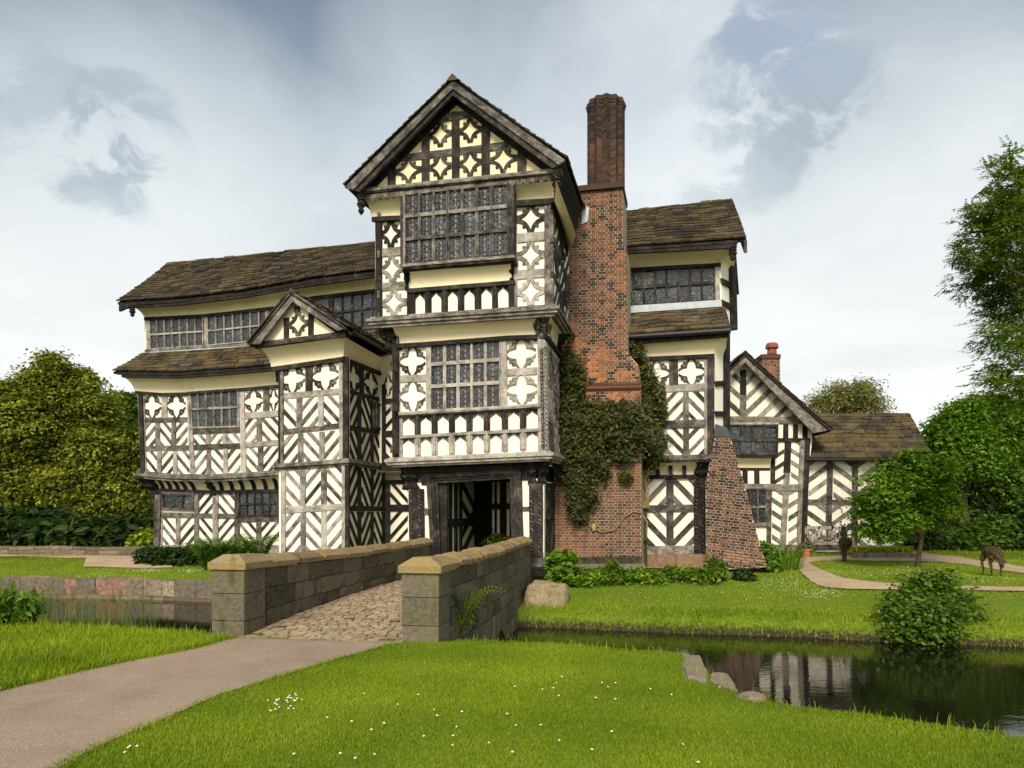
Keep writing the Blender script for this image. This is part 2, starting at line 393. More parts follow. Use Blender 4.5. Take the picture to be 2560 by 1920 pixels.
# ---------------------------------------------------------------- larger pieces
def wall(parent, pl, pts, name='wall', mat='plaster', depth=.14, out=0):
    mb = MB(); mb.prism([pl.pt(p, out) for p in pts], pl.n, depth, .5, pl.u, back=True); return mb.build(name, M[mat], parent)
def window(parent, pl, R, tl, tr, br, bl, cols, rows=(.5,), t=.6, lead=True, mull=.06, frame=.07, out=.06, arched=False, glass='glass', label=None):
    """frame mesh with mullions and transoms; the leaded panes are its child"""
    c = Cell(pl, R, tl, tr, br, bl); mb = MB(); W, Hh = c.W, c.H
    bar = lambda a0, a1, b0, b1, o, tt=None, d=.09: c.poly(mb, [(a0, b0), (a1, b0), (a1, b1), (a0, b1)], tt if tt is not None else t+jit(.12), o, d,
                                                      ud=(c.P(W, 0)-c.P(0, 0)) if (a1-a0) > (b1-b0) else (c.P(0, Hh)-c.P(0, 0)))
    bar(-frame, 0, -frame, Hh+frame, out+.012); bar(W, W+frame, -frame, Hh+frame, out+.014)
    bar(0, W, -frame, 0, out+.02); bar(0, W, Hh, Hh+frame, out+.018)
    ys = [0] + [Hh*(1-r) for r in rows[::-1]] + [Hh]
    for y in ys[1:-1]: bar(0, W, y-mull*.55, y+mull*.55, out+.016)
    for i in range(1, cols):
        x = W*i/cols
        for y0, y1 in zip(ys[:-1], ys[1:]): bar(x-mull/2, x+mull/2, y0, y1, out)
        bar(x-mull/6, x+mull/6, 0, Hh, out+.02)
    f = mb.build('window', M['timber'], parent)
    if label: f['label'] = label
    g = MB()
    for i in range(cols):
        for y0, y1 in zip(ys[:-1], ys[1:]):
            x0, x1 = W*i/cols, W*(i+1)/cols; n2 = Vector((jit(.012), 0, jit(.012)))
            ta, tb = jit(.008), jit(.010); q = [c.P(x0, y0, .024-ta-tb), c.P(x1, y0, .024+ta-tb), c.P(x1, y1, .024+ta+tb), c.P(x0, y1, .024-ta+tb)]
            g.face(q, random.random(), [(i*10+(x0-x1)/2, y0), (i*10+(x1-x0)/2, y0), (i*10+(x1-x0)/2, y1), (i*10+(x0-x1)/2, y1)])
    g.build('pane', M[glass], f)
    return f
def cove(parent, plb, R, bottom, plt, top, name='coving', mat='cove', n=9):
    """concave plaster coving from the wall (bottom line) out to the overhang (top line)"""
    m = len(bottom) - 1; B = [plb.pt(R(*p)) for p in bottom]; Tp = [plt.pt(R(*p)) for p in top]
    return cove3(parent, B, Tp, name, mat, n)
def cove3(parent, B, Tp, name='coving', mat='cove', n=9):
    rows = []
    def samp(L, s):
        x = s*(len(L)-1); i = min(int(x), len(L)-2); return Vector(L[i]).lerp(Vector(L[i+1]), x-i)
    N = 24
    for k in range(n+1):
        ph = k/n*math.pi/2; fz, fo = math.sin(ph)*.75+.25*k/n, (1-math.cos(ph))*.75+.25*k/n
        r = []
        for j in range(N+1):
            b, t_ = samp(B, j/N), samp(Tp, j/N)
            r.append(Vector((b.x+(t_.x-b.x)*fo, b.y+(t_.y-b.y)*fo, b.z+(t_.z-b.z)*fz)))
        rows.append(r)
    mb = MB(); mb.grid(rows); return mb.build(name, M[mat], parent, smooth=True)
def moulding(parent, plane_pts, n_list, prof, t=.55, name='cornice', mat='timber'):
    """stepped moulding along 3-D path points; n_list outward horizontal vector per point (mitred); prof=[(z_top,z_bot,proj)]"""
    mb = MB()
    for (zt, zb, pr) in prof:
        tt = t+jit(.1)
        rows = [[Vector(p)+Vector(n)*o+Vector((0, 0, z)) for p, n in zip(plane_pts, n_list)] for o, z in ((-.06, zt), (pr, zt), (pr, zb), (-.06, zb))]
        for i in range(3):
            for j in range(len(plane_pts)-1):
                q = [rows[i][j], rows[i+1][j], rows[i+1][j+1], rows[i][j+1]]
                L = (rows[i][j+1]-rows[i][j]).length; h = (rows[i+1][j]-rows[i][j]).length; o = random.uniform(0, 9)
                mb.face(q, tt, [(o, 0), (o, h), (o+L, h), (o+L, 0)])
        for j in (0, len(plane_pts)-1): mb.face([rows[i][j] for i in range(4)], tt)
    return mb.build(name, M[mat], parent)
def post3(mb, a, b, w, d, n, t):
    """square post from a to b"""
    a, b = Vector(a), Vector(b); n = Vector(n).normalized(); ax = (b-a).normalized(); s = ax.cross(n).normalized()
    mb.prism([a+s*w/2+n*d, b+s*w/2+n*d, b-s*w/2+n*d, a-s*w/2+n*d], n, d*2, t, ax)
def bracket(parent, top, bot, n, w, proj, name='bracket', t=.12, mat='carved', n2=None):
    """carved S-scroll corbel: from bot (on the wall) to top (projecting proj along n)"""
    top, bot, n = Vector(top), Vector(bot), Vector(n).normalized(); up = Vector((0, 0, 1)); s = n.cross(up).normalized(); h = top.z-bot.z
    mb = MB(); K = 14; rows = []
    prof = []
    for k in range(K+1):
        u = k/K; o = proj*(.16 + .84*(1-math.cos(u*math.pi/2)) + .13*math.sin(u*math.pi*5)*(1-u*.4))
        prof.append((o, bot.z+h*u))
    for (o, z) in prof:
        u = (z-bot.z)/h; c = bot.lerp(top, u); c.z = z; ww = w*(.86+.16*math.sin(u*math.pi*4+1))
        r = []
        for a in (-1, -.72, -.3, 0, .3, .72, 1):
            bul = o*(1-.12*abs(a)**2) + (.03 if abs(abs(a)-.72) < .1 else 0)*math.sin(u*28) + (.02*math.cos(u*34) if abs(a) < .1 else 0)
            r.append(c + s*(a*ww/2) + n*max(.01, bul))
        rows.append([c+s*(-ww/2)-n*.05] + r + [c+s*(ww/2)-n*.05])
    mb.grid(rows, t, flip=False)
    mb.face(rows[-1], t); mb.face(rows[0][::-1], t)
    return mb.build(name, M[mat], parent, smooth=False)
def roof(parent, eave, ridge, rows, tile_w, name='roof', mat='slate', thick=.035, lo=.1, hi=.75, sag=.02, expo=.72):
    """stone-slate slope: every slate its own slab; eave / ridge are lists of 3-D points sampled alike"""
    def samp(L, s):
        x = min(max(s, 0), 1)*(len(L)-1); i = min(int(x), len(L)-2); return Vector(L[i]).lerp(Vector(L[i+1]), x-i)
    mb = MB(); W = sum((Vector(a)-Vector(b)).length for a, b in zip(eave[:-1], eave[1:]))
    nrm = (Vector(eave[-1])-Vector(eave[0])).cross(Vector(ridge[0])-Vector(eave[0])).normalized()
    if nrm.z < 0: nrm = -nrm
    es = [1-(1-expo)*i/rows for i in range(rows)]; tot = sum(es); ts = [0]
    for e in es: ts.append(ts[-1]+e/tot)
    for i in range(rows):
        t0, t1 = ts[i], min(1, ts[i+1]+.35*(ts[i+1]-ts[i])); s = -random.uniform(0, .6)*tile_w/W
        while s < 1:
            w = tile_w*random.uniform(.55, 1.45)*(1-.35*i/rows)/W; s0, s1 = max(0, s)+.0012, min(1, s+w)-.0012; s += w
            if s1 <= s0: continue
            P = lambda a, b: samp(eave, a).lerp(samp(ridge, a), b) + nrm*(-sag*math.sin(b*math.pi)*math.sin(a*9+1)*1.5)
            dt = jit(.10)*(ts[1]-ts[0])*1.0 if i else jit(.05)*ts[1]
            b0 = max(-.02, t0+dt); up = thick*random.uniform(.85, 1.5)
            a_, b_, c_, d_ = P(s0, b0)+nrm*(up*1.15+jit(.006)), P(s1, b0)+nrm*(up*1.15+jit(.006)), P(s1, t1)+nrm*up*.35, P(s0, t1)+nrm*up*.35
            tn = random.uniform(lo, hi); th = up*1.05
            mb.face([a_, b_, c_, d_], tn); mb.face([a_-nrm*th, b_-nrm*th, b_, a_], tn*.8); mb.face([a_-nrm*th, a_, d_, d_-nrm*up*.3], tn); mb.face([b_, b_-nrm*th, c_-nrm*up*.3, c_], tn)
    o = mb.build(name, M[mat], parent)
    # boarding under the slates
    sb = MB(); N = 16
    rws = [[samp(eave, j/N).lerp(samp(ridge, j/N), b)+nrm*(-.02-sag*1.6) for j in range(N+1)] for b in (0.005, .5, 1)]
    rw2 = [[p-nrm*.07 for p in r] for r in rws]
    sb.grid(rws, .1); sb.grid(rw2, .1, True)
    for r, q in ((rws[0], rw2[0]), (rws[-1], rw2[-1])): sb.grid([r, q], .1)
    for j in (0, N): sb.grid([[r[j] for r in rws], [r[j] for r in rw2]], .1)
    sb.build('roof_boarding', M['timber'], o)
    return o, samp
def ridge_caps(parent, a, b, n, r=.12, mat='slate', name='ridge_tile'):
    mb = MB(); a, b = Vector(a), Vector(b); d = (b-a).normalized(); s = d.cross(Vector((0, 0, 1))).normalized()
    for i in range(n):
        p, q = a.lerp(b, i/n), a.lerp(b, (i+1)/n-.01/max(.1, (b-a).length)); j = jit(.02); tn = random.uniform(.35, .8)
        for (p_, q_) in ((p, q),):
            prof = [(-r, -.10), (-r*.5, -.01), (0, .045+j), (r*.5, -.01), (r, -.10)]
            mb.grid([[p_+s*x+Vector((0, 0, z)) for x, z in prof], [q_+s*x+Vector((0, 0, z)) for x, z in prof]], tn)
            mb.face([p_+s*x+Vector((0, 0, z)) for x, z in prof], tn); mb.face([q_+s*x+Vector((0, 0, z)) for x, z in prof][::-1], tn)
    return mb.build(name, M[mat], parent)
def inpoly(p, poly):
    x, y = p; r = False; j = len(poly)-1
    for i in range(len(poly)):
        xi, yi = poly[i]; xj, yj = poly[j]
        if (yi > y) != (yj > y) and x < (xj-xi)*(y-yi)/(yj-yi)+xi: r = not r
        j = i
    return r
def bricks(parent, pl, polyN, name, depth=1.0, course=.074, bl=.235, tonef=None, tilt=0.0, diaper=None, sub='brickwork', base=.5):
    """mortar core from the outline plus every visible brick as a slab proud of it"""
    core = MB(); core.prism([pl.pt(p) for p in polyN], pl.n, depth, .5, pl.u, back=True)
    c = core.build(name, M['mortar'], parent)
    o = pl.pt(polyN[0]); up = Vector((0, 0, 1)); u = pl.u
    ca, sa = math.cos(tilt), math.sin(tilt); U, W_ = u*ca+up*sa, up*ca-u*sa
    loc = [((pl.pt(p)-o).dot(U), (pl.pt(p)-o).dot(W_)) for p in polyN]
    xs, zs = [p[0] for p in loc], [p[1] for p in loc]; mb = MB()
    def add(a0, a1, b0, b1, tn):
        o2 = .007+random.uniform(0, .006); C = lambda a, b: o+U*a+W_*b+pl.n*o2
        mb.prism([C(a0, b0), C(a1, b0), C(a1, b1), C(a0, b1)], pl.n, .03, tn)
    nc = int((max(zs)-min(zs))/course)+2; z0 = min(zs)
    for i in range(nc):
        zb = z0+i*course; head = i % 2; L = bl/2 if head else bl; a = min(xs)-L*random.uniform(0, 1); k = 0; off = (bl/4 if head else 0)
        a = math.floor(min(xs)/bl)*bl - bl + off
        while a < max(xs):
            m = (a+L/2, zb+course/2)
            # extent of the outline on this row
            cr = sorted([p[0]+(q[0]-p[0])*(m[1]-p[1])/(q[1]-p[1]) for p, q in zip(loc, loc[1:]+loc[:1]) if (p[1] > m[1]) != (q[1] > m[1])])
            if len(cr) >= 2:
                l, r = max(a+.0075, cr[0]), min(a+L-.0075, cr[-1])
                if r-l > .03:
                    tn = base + jit(.28) if not tonef else tonef(m[0], m[1]) + jit(.18)
                    if random.random() < (.15 if head else .025): tn -= .22
                    if diaper and diaper(m[0], m[1]) and random.random() < .85: tn = random.uniform(.06, .22)
                    add(l, r, zb+.0075+jit(.002), zb+course-.0075+jit(.002), min(1, max(0, tn)))
            a += L
    mb.build(sub, M['brick'], c)
    return c
A_ = math.radians(13.5); UU = Vector((math.cos(A_), -math.sin(A_), 0)); NI = Vector((math.sin(A_), math.cos(A_), 0)); NO = -NI
def Pq(p, q, z): return UU*p + NI*q + Vector((0, 0, z))
house = empty('manor_house', Pq(-6, 19, 0), 'large crooked black and white timber framed manor with tall brick chimney behind the stone bridge', 'house')
def core(parent, p0, p1, q0, q1, z0, z1, mat='plaster', name='wall', U=None, N=None):
    mb = MB(); U = U or UU; N = N or NI; P = lambda p, q, z: U*p + N*q + Vector((0, 0, z))
    mb.prism([P(p0, q0, z0), P(p1, q0, z0), P(p1, q0, z1), P(p0, q0, z1)], -N, q1-q0, .5, U, back=True); return mb.build(name, M[mat], parent)
def timbers(mb, w): return mb.build('timber_frame', M['timber'], w)
def pendant(pl, R, x, y0, y1, out=0, w=.09, name='pendant'):
    a, b = pl.pt(R(x, y0), out), pl.pt(R(x, y1), out); mb = MB(); L = (b-a).length; ks = [0, .12, .2, .3, .36, .5, .62, .68, .8, .88, .95, 1]
    mb.tube([a.lerp(b, k) for k in ks], [w*r for r in (.9, 1, .7, 1.05, .75, 1.1, .8, .55, .75, .6, .3, .12)], 10, .1); return mb.build(name, M['carved'], house, smooth=True)
# ================================================================ GATEHOUSE TOWER
QG, QM, QT, QGB = 17.95, 17.55, 17.2, 17.0
pG, pM, pT, pGb = front_plane(QG), front_plane(QM), front_plane(QT), front_plane(QGB)
sG, sM, sT = side_plane(-3.547), side_plane(-3.37), side_plane(-3.135)
# ---- gable
T['lo'], T['hi'] = .16, .42
gw = wall(house, pGb, [r3(*p) for p in ((300, 1090), (1060, 300), (1870, 925))], mat='gable')
mb = MB()
for xl, xr, y0, y1 in ((500, 565, 880, 1050), (785, 850, 590, 1025), (1035, 1100, 430, 1000), (1285, 1355, 520, 965), (1585, 1660, 735, 930)): V(mb, pGb, r3, xl, xr, y0, y1)
H(mb, pGb, r3, 900, 1220, 455, 525, 415, 470); H(mb, pGb, r3, 560, 1560, 800, 855, 675, 735, t=.35)
for q in (((570, 842), (785, 806), (785, 1026), (570, 1046)), ((850, 800), (1035, 775), (1035, 996), (850, 1016)), ((1100, 768), (1285, 742), (1285, 966), (1100, 986)),
          ((1355, 737), (1585, 708), (1585, 932), (1355, 956)), ((850, 535), (1035, 510), (1035, 715), (850, 742)), ((1100, 503), (1285, 478), (1285, 678), (1100, 705))):
    quatA(mb, Cell(pGb, r3, *q))
strip(mb, pGb, r3(1058, 285), r3(270, 1110), r3(1068, 366), r3(392, 1062), .04, out=.06); strip(mb, pGb, r3(1058, 285), r3(1900, 940), r3(1068, 366), r3(1788, 912), .04, out=.06)  # near-black rafters, soffit shadow behind the bargeboards put into their tone
timbers(mb, gw)
mb = MB()                                                      # tie-beam cornice and scalloped frieze
for k, (o, a, b) in enumerate(((.13, 0, 16), (.20, 16, 32), (.15, 32, 46), (.09, 46, 64))): H(mb, pGb, r3, 285, 1955, 1072+a, 1072+b, 900+a, 900+b, t=(.5, .55, .4, .2)[k], out=o, depth=.3)
mb.build('cornice', M['timber'], house)
mb = MB(); cf = Cell(pGb.shift(.10), r3, (300, 1136), (1885, 966), (1885, 1020), (300, 1192)); n = 27
for i in range(n):
    a0, a1 = cf.W*i/n, cf.W*(i+1)/n; m = (a0+a1)/2; h = cf.H
    cf.poly(mb, [(a0, h)] + [(m-(a1-a0)/2*math.cos(k*math.pi/8), h*.62-h*.62*math.sin(k*math.pi/8)*random.uniform(.85, 1)) for k in range(9)] + [(a1, h)], .45, .02, .03)
mb.build('frieze_board', M['timber'], house)
pBg = front_plane(16.62)
for pts in (((1045, 182), (138, 1066), (1045, 292), (262, 1104)), ((1045, 182), (1988, 836), (1045, 292), (1882, 906))):
    mb = MB(); a0, a1, b0, b1 = [r3(*p) for p in pts]; mid0 = tuple((x+y)/2 for x, y in zip(a0, b0)); mid1 = tuple((x*.45+y*.55) for x, y in zip(a1, b1))
    strip(mb, pBg, a0, a1, b0, b1, .22, out=0, depth=.10); strip(mb, pBg, a0, a1, mid0, mid1, .42, out=.05, depth=.06)
    mb.build('bargeboard', M['timber'], house)
pR = front_plane(16.58); EL, AP, ER = pR.pt(r3(128, 1048)), pR.pt(r3(1045, 140)), pR.pt(r3(1996, 815)); BK = NI*6.3
roof(house, [EL+BK, EL], [AP+BK, AP], 19, .42, lo=.1, hi=.6); roof(house, [ER, ER+BK], [AP, AP+BK], 17, .42, lo=.1, hi=.6)
ridge_caps(house, AP+NO*.04, AP+BK, 12, .15)
pendant(front_plane(16.78), r3, 278, 1120, 1300, w=.10); pendant(front_plane(16.78), r3, 1918, 955, 1132, w=.11)
# ---- top storey
T['lo'], T['hi'] = .35, .75
tw = wall(house, pT, [r4(*p) for p in ((145, 395), (1840, 215), (1840, 1235), (145, 1350))])
mb = MB()
V(mb, pT, r4, 145, 203, 425, 1345, t=.08, out=.08); V(mb, pT, r4, 1758, 1842, 230, 1235, t=.5, out=.08)
H(mb, pT, r4, 110, 400, 388, 432, 372, 415, t=.1, out=.12); H(mb, pT, r4, 1490, 1850, 232, 285, 208, 260, t=.1, out=.12)
H(mb, pT, r4, 203, 400, 690, 770, 672, 752, t=.72); H(mb, pT, r4, 203, 446, 1020, 1098, 1003, 1080, t=.72)
H(mb, pT, r4, 1500, 1758, 548, 632, 528, 612, t=.72); H(mb, pT, r4, 1500, 1758, 898, 982, 882, 962, t=.72)
for q, tt in ((((203, 435), (390, 420), (390, 672), (203, 690)), .15), (((203, 770), (400, 752), (430, 1003), (203, 1020)), None), (((203, 1098), (446, 1080), (446, 1320), (203, 1338)), .75),
          (((1500, 285), (1758, 262), (1758, 528), (1500, 548)), .25), (((1500, 632), (1758, 612), (1758, 882), (1500, 898)), .6), (((1500, 982), (1758, 962), (1758, 1222), (1500, 1240)), .8)):
    quatA(mb, Cell(pT, r4, *q), tt, .088)
V(mb, pT, r4, 1467, 1500, 760, 1240, t=.65)
H(mb, pT, r4, 446, 1475, 1072, 1112, 990, 1030, t=.1, out=.10)                      # rail over the arcade
V(mb, pT, r4, 446, 520, 1110, 1325, t=.15, out=.06); V(mb, pT, r4, 1415, 1470, 1030, 1255, t=.15, out=.06)
arcade(mb, pT, r4, ((522, 618), (676, 776), (832, 932), (992, 1092), (1152, 1256), (1312, 1415)), 1112, 1318, 522, -.083, t=.1, post_t=.12)
timbers(mb, tw)
pO = front_plane(16.92)                                         # oriel window under the tie beam
fr = window(house, pO, r4, (440, 192), (1405, 92), (1405, 748), (440, 836), 7, (.315, .655), t=.42, mull=.075, frame=.05, glass='glass_rose')
for a_ in ((384, 440, 205, 862), (1405, 1468, 88, 770)): mb = MB(); V(mb, pO, r4, *a_, t=.3, out=.05, depth=.28); mb.build('jamb', M['timber'], fr)
mb = MB()
for o, a, b, tt in ((.16, 0, 26, .6), (.10, 26, 52, .45), (.03, 52, 78, .08)): H(mb, pO, r4, 400, 1475, 838+a, 838+b, 748+a, 748+b, t=tt, out=o, depth=.36)
mb.build('sill', M['timber'], fr)
cove(house, pT.shift(.03), r4, ((488, 1076), (1448, 992)), pO, ((472, 915), (1432, 832)))
for (xa, ya, yb) in ((452, 905, 1090), (1450, 830, 1010)):
    bracket(house, pT.pt(r4(xa, ya)), pT.pt(r4(xa, yb)), NO, .10, .26, t=.06)
cove(house, pT, r4, ((108, 388), (392, 372)), front_plane(16.84), ((40, 212), (392, 190)))
cove(house, pT, r4, ((1480, 230), (1848, 208)), front_plane(16.84), ((1480, 82), (1872, 45)))
cove3(house, [sT.pt(r4(1846, 212)), sT.pt(r4(1990, 690))], [side_plane(-2.72).pt(r4(1872, 45)), side_plane(-2.72).pt(r4(2062, 560))])
ts = wall(house, sT, [r4(*p) for p in ((1842, 215), (1996, 700), (1998, 1520), (1842, 1236))])
T['lo'], T['hi'] = .25, .6
mb = MB(); strip(mb, sT, r4(1846, 212), r4(1992, 690), r4(1846, 250), r4(1992, 728), .08, out=.08)
for k in range(3):
    f = lambda a, b: (1846+a*144, (250+a*478)*(1-b) + (1236+a*270)*b)
    for c in range(3):
        cc = Cell(sT, r4, f(c/3, k/3), f((c+1)/3, k/3), f((c+1)/3, (k+1)/3), f(c/3, (k+1)/3)); diag(mb, cc, '/\\'[(c+k) % 2], period=.42, w=.10)
    strip(mb, sT, r4(*f(0, k/3)), r4(*f(1, k/3)), r4(*f(0, k/3+.05)), r4(*f(1, k/3+.05)))
timbers(mb, ts)
# jetty cornices of the tower
def tower_cornice(pl, R, l, r, sd, side, prof, t):
    a, b, c = pl.pt(R(*l)), pl.pt(R(*r)), side.pt(R(*sd)); d = (NO+UU)
    return moulding(house, [a+NI*.3, a, b, c], [-UU, NO-UU, d, UU], prof, t)
JP = ((0, -.06, .10), (-.06, -.13, .17), (-.13, -.20, .12), (-.20, -.27, .06))
tower_cornice(pT, r4, (145, 1352), (1840, 1232), (1998, 1505), sT, JP, .6)
# ---- middle storey
mw = wall(house, pM, [r5(*p) for p in ((240, 420), (1770, 325), (1770, 1500), (240, 1570))])
T['lo'], T['hi'] = .5, .9; mb = MB()
V(mb, pM, r5, 238, 300, 480, 1570, t=.1, out=.09); V(mb, pM, r5, 300, 318, 480, 1570, t=.7)
V(mb, pM, r5, 1672, 1770, 385, 1500, t=.72, out=.07, lean=6)
PL(mb, pM, r5, ((270, 432), (600, 410), (1370, 350), (1670, 340)), 42, t=.08, out=.13)
H(mb, pM, r5, 316, 570, 745, 812, 735, 800, t=.78); H(mb, pM, r5, 1370, 1668, 680, 748, 660, 732, t=.75)
for q, tt in ((((316, 478), (568, 462), (568, 735), (316, 745)), .35), (((316, 812), (568, 800), (568, 1092), (330, 1105)), .5),
          (((1370, 400), (1655, 378), (1665, 660), (1370, 680)), .62), (((1370, 748), (1665, 732), (1675, 1018), (1370, 1030)), .7)): quatB(mb, Cell(pM, r5, *q), tt)
for o, a, b, tt in ((.10, 0, 18, .75), (.14, 18, 34, .6), (.07, 34, 50, .5)): H(mb, pM, r5, 300, 1700, 1106+a, 1106+b, 1020+a, 1020+b, t=tt, out=o)
S8 = ((340, 458), (514, 626), (683, 796), (855, 968), (1028, 1141), (1203, 1320), (1380, 1498), (1562, 1682))
arcade(mb, pM, r5, S8, 1156, 1336, 340, -.058, t=.35, post_t=.18)
H(mb, pM, r5, 312, 1700, 1338, 1366, 1262, 1292, t=.75, out=.09)
arcade(mb, pM, r5, S8, 1368, 1542, 340, -.056, t=.45, post_t=.8)
V(mb, pM, r5, 318, 342, 1156, 1550, t=.7)
timbers(mb, mw)
fr = window(house, pM, r5, (632, 452), (1303, 398), (1303, 1050), (632, 1082), 5, (.30, .645), t=.78, mull=.08, frame=.05, glass='glass_rose')
for a_ in ((572, 622, 445, 1095), (1313, 1368, 390, 1050)): mb = MB(); V(mb, pM, r5, *a_, t=.78, out=.07); mb.build('jamb', M['timber'], fr)
cove(house, pM, r5, ((280, 428), (1662, 338)), pT.shift(.05), ((240, 262), (1655, 140)))
ms = wall(house, sM, [r5(*p) for p in ((1768, 395), (1905, 590), (1908, 1545), (1770, 1500))])
T['lo'], T['hi'] = .55, .85; mb = MB(); strip(mb, sM, r5(1768, 330), r5(1920, 540), r5(1768, 372), r5(1920, 578), .1, out=.1)
for k in range(3):
    f = lambda a, b: (1772+a*130, (410+a*190)*(1-b) + (1500+a*40)*b)
    for c in range(2): diag(mb, Cell(sM, r5, f(c/2, k/3), f((c+1)/2, k/3), f((c+1)/2, (k+1)/3), f(c/2, (k+1)/3)), '\\/'[(c+k) % 2], period=.34, w=.085)
    strip(mb, sM, r5(*f(0, k/3)), r5(*f(1, k/3)), r5(*f(0, k/3+.05)), r5(*f(1, k/3+.05)))
timbers(mb, ms)
cove3(house, [sM.pt(r5(1772, 330)), sM.pt(r5(1925, 545))], [sT.pt(r5(1800, 160)), sT.pt(r5(1985, 420))])
bracket(house, sT.pt(r5(1905, 340)), sM.pt(r5(1880, 520)), UU, .12, .26, t=.1)
bracket(house, pM.pt(r5(175, 252)), pM.pt(r5(265, 500)), NO, .42, .36, t=.10)
for x in (1695, 1762): bracket(house, pM.pt(r5(x, 140)), pM.pt(r5(x, 405)), NO, .26, .34, t=.42)
tower_cornice(pM, r5, (252, 1560), (1770, 1492), (1908, 1540), sM, ((0, -.05, .10), (-.05, -.12, .18), (-.12, -.19, .13), (-.19, -.24, .05)), .75)
mb = MB()                                                        # rope-carved corner post ornament
for i in range(26):
    y = 480+i*38
    if y < 1440: p = pM.pt(r5(1712+i*.8, y), .09); mb.tube([p, p+Vector((0, 0, -.10))], [.05, .028], 7, .5)
for i in range(60):
    y = 470+i*17.2; p = pM.pt(r5(1752+i*.3, y), .10); mb.tube([p-UU*.03+Vector((0, 0, .03)), p+UU*.03-Vector((0, 0, .03))], [.018, .018], 5, .7)
mb.build('carved_post', M['carved'], house)
# ---- ground storey with the entrance
T['lo'], T['hi'] = .15, .3
gwm = MB()
for pts in (((380, 440), (520, 440), (560, 1250), (470, 1250)), ((1490, 395), (1720, 395), (1720, 1240), (1500, 1240)), ((380, 230), (1720, 215), (1720, 330), (380, 380))):
    gwm.prism([pG.pt(r6(*p)) for p in pts], pG.n, .16, .5, pG.u, back=True)
gw = gwm.build('wall', M['plaster'], house); mb = MB()
H(mb, pG, r6, 380, 1720, 235, 335, 205, 300, t=.08, out=.12); H(mb, pG, r6, 400, 1560, 335, 395, 280, 350, t=.14, out=.05)
V(mb, pG, r6, 330, 482, 500, 1240, t=.12, out=.10, lean=10); V(mb, pG, r6, 1566, 1702, 440, 1225, t=.16, out=.10, lean=4)
V(mb, pG, r6, 462, 512, 380, 460, t=.1); H(mb, pG, r6, 478, 548, 700, 765, 698, 762, t=.5); H(mb, pG, r6, 1500, 1566, 682, 728, 680, 726, t=.35); V(mb, pG, r6, 1495, 1562, 300, 410, t=.1)
timbers(mb, gw)
mb = MB()
for o, a in ((.10, 0), (.06, 38), (.02, 76)):
    H(mb, pG, r6, 512+a, 1480-a, 352+a*.72, 392+a*.72, 297+a*.72, 340+a*.72, t=.2, out=o, depth=.2)
    V(mb, pG, r6, 512+a, 554+a, 352+a*.8, 1260, t=.22, out=o, lean=52-a*.25, depth=.2); V(mb, pG, r6, 1442-a, 1482-a, 300+a*.8, 1260, t=.24, out=o, lean=28, depth=.2)
mb.build('doorway', M['timber'], house)
bracket(house, pG.pt(r6(345, 262)), pG.pt(r6(365, 512)), NO, .46, .36, t=.07); bracket(house, pG.pt(r6(1600, 208)), pG.pt(r6(1605, 455)), NO, .22, .36, t=.14); bracket(house, pG.pt(r6(1700, 205)), pG.pt(r6(1695, 450)), NO+UU, .22, .34, t=.12)
mb = MB()                                                        # rope carving on the two door posts
for pr in (((352, 362), (440, 448)), ((1592, 1598), (1672, 1676))):
    mb = MB()
    for (x0, x1) in pr:
        for i in range(46):
            u = i/46; p = pG.pt(r6(x0+(x1-x0)*u, 520+u*690), .115); mb.tube([p-UU*.035+Vector((0, 0, .03)), p+UU*.035-Vector((0, 0, .03))], [.02, .02], 5, .3)
    mb.build('carved_post', M['carved'], house)
sgw = wall(house, sG, [r6(*p) for p in ((1702, 420), (1836, 440), (1836, 1180), (1702, 1215))]); mb = MB()
T['lo'], T['hi'] = .15, .4
for k in range(2):
    f = lambda a, b: (1706+a*125, 440+(1170-440)*b)
    for c in range(2): diag(mb, Cell(sG, r6, f(c/2, k/2), f((c+1)/2, k/2), f((c+1)/2, (k+1)/2), f(c/2, (k+1)/2)), '/\\'[(c+k) % 2], period=.5, w=.11, ang=60)
strip(mb, sG, r6(1704, 685), r6(1834, 690), r6(1704, 730), r6(1834, 735), .15); strip(mb, sG, r6(1704, 1150), r6(1836, 1120), r6(1704, 1290), r6(1836, 1210), .3)
timbers(mb, sgw)
for (x0, x1, y0, y1, tt, o) in ((1532, 1745, 1210, 1302, .5, .16), (1532, 1752, 1302, 1392, .12, .22)): mb = MB(); H(mb, pG, r6, x0, x1, y0, y1, y0-4, y1+6, t=tt, out=o, depth=.7); mb.build('sill', M['timber'], house)
# passage behind the doorway
pL = side_plane(-6.16); pBk = front_plane(20.9); T['lo'], T['hi'] = .05, .12
wl = MB(); wl.prism([Pq(-6.16, 18.1, 0), Pq(-6.16, 20.9, 0), Pq(-6.16, 20.9, 2.75), Pq(-6.16, 18.1, 2.75)], UU, .1, .5, NI, back=True); wl = wl.build('wall', M['plaster'], house); mb = MB()
for q0, q1 in ((18.1, 18.32), (18.52, 18.72), (18.98, 19.2), (19.42, 19.62)): mb.prism([Pq(-6.12, q0, 0), Pq(-6.12, q1, 0), Pq(-6.12, q1, 2.75), Pq(-6.12, q0, 2.75)], UU, .08, .08)
mb.prism([Pq(-6.11, 18.1, 1.2), Pq(-6.11, 20.9, 1.2), Pq(-6.11, 20.9, 1.42), Pq(-6.11, 18.1, 1.42)], UU, .08, .05)
for z in (.35, .85, 1.75, 2.3): mb.prism([Pq(-6.125, 19.62, z), Pq(-6.125, 20.9, z+(.7 if z < 1.3 else -.7)), Pq(-6.125, 20.9, z+.2+(.7 if z < 1.3 else -.7)), Pq(-6.125, 19.62, z+.2)], UU, .05, .08)
mb.box(Pq(-6.14, 18.07, 1.35), UU*.11, NI*.05, Vector((0, 0, 1.37)), .1)
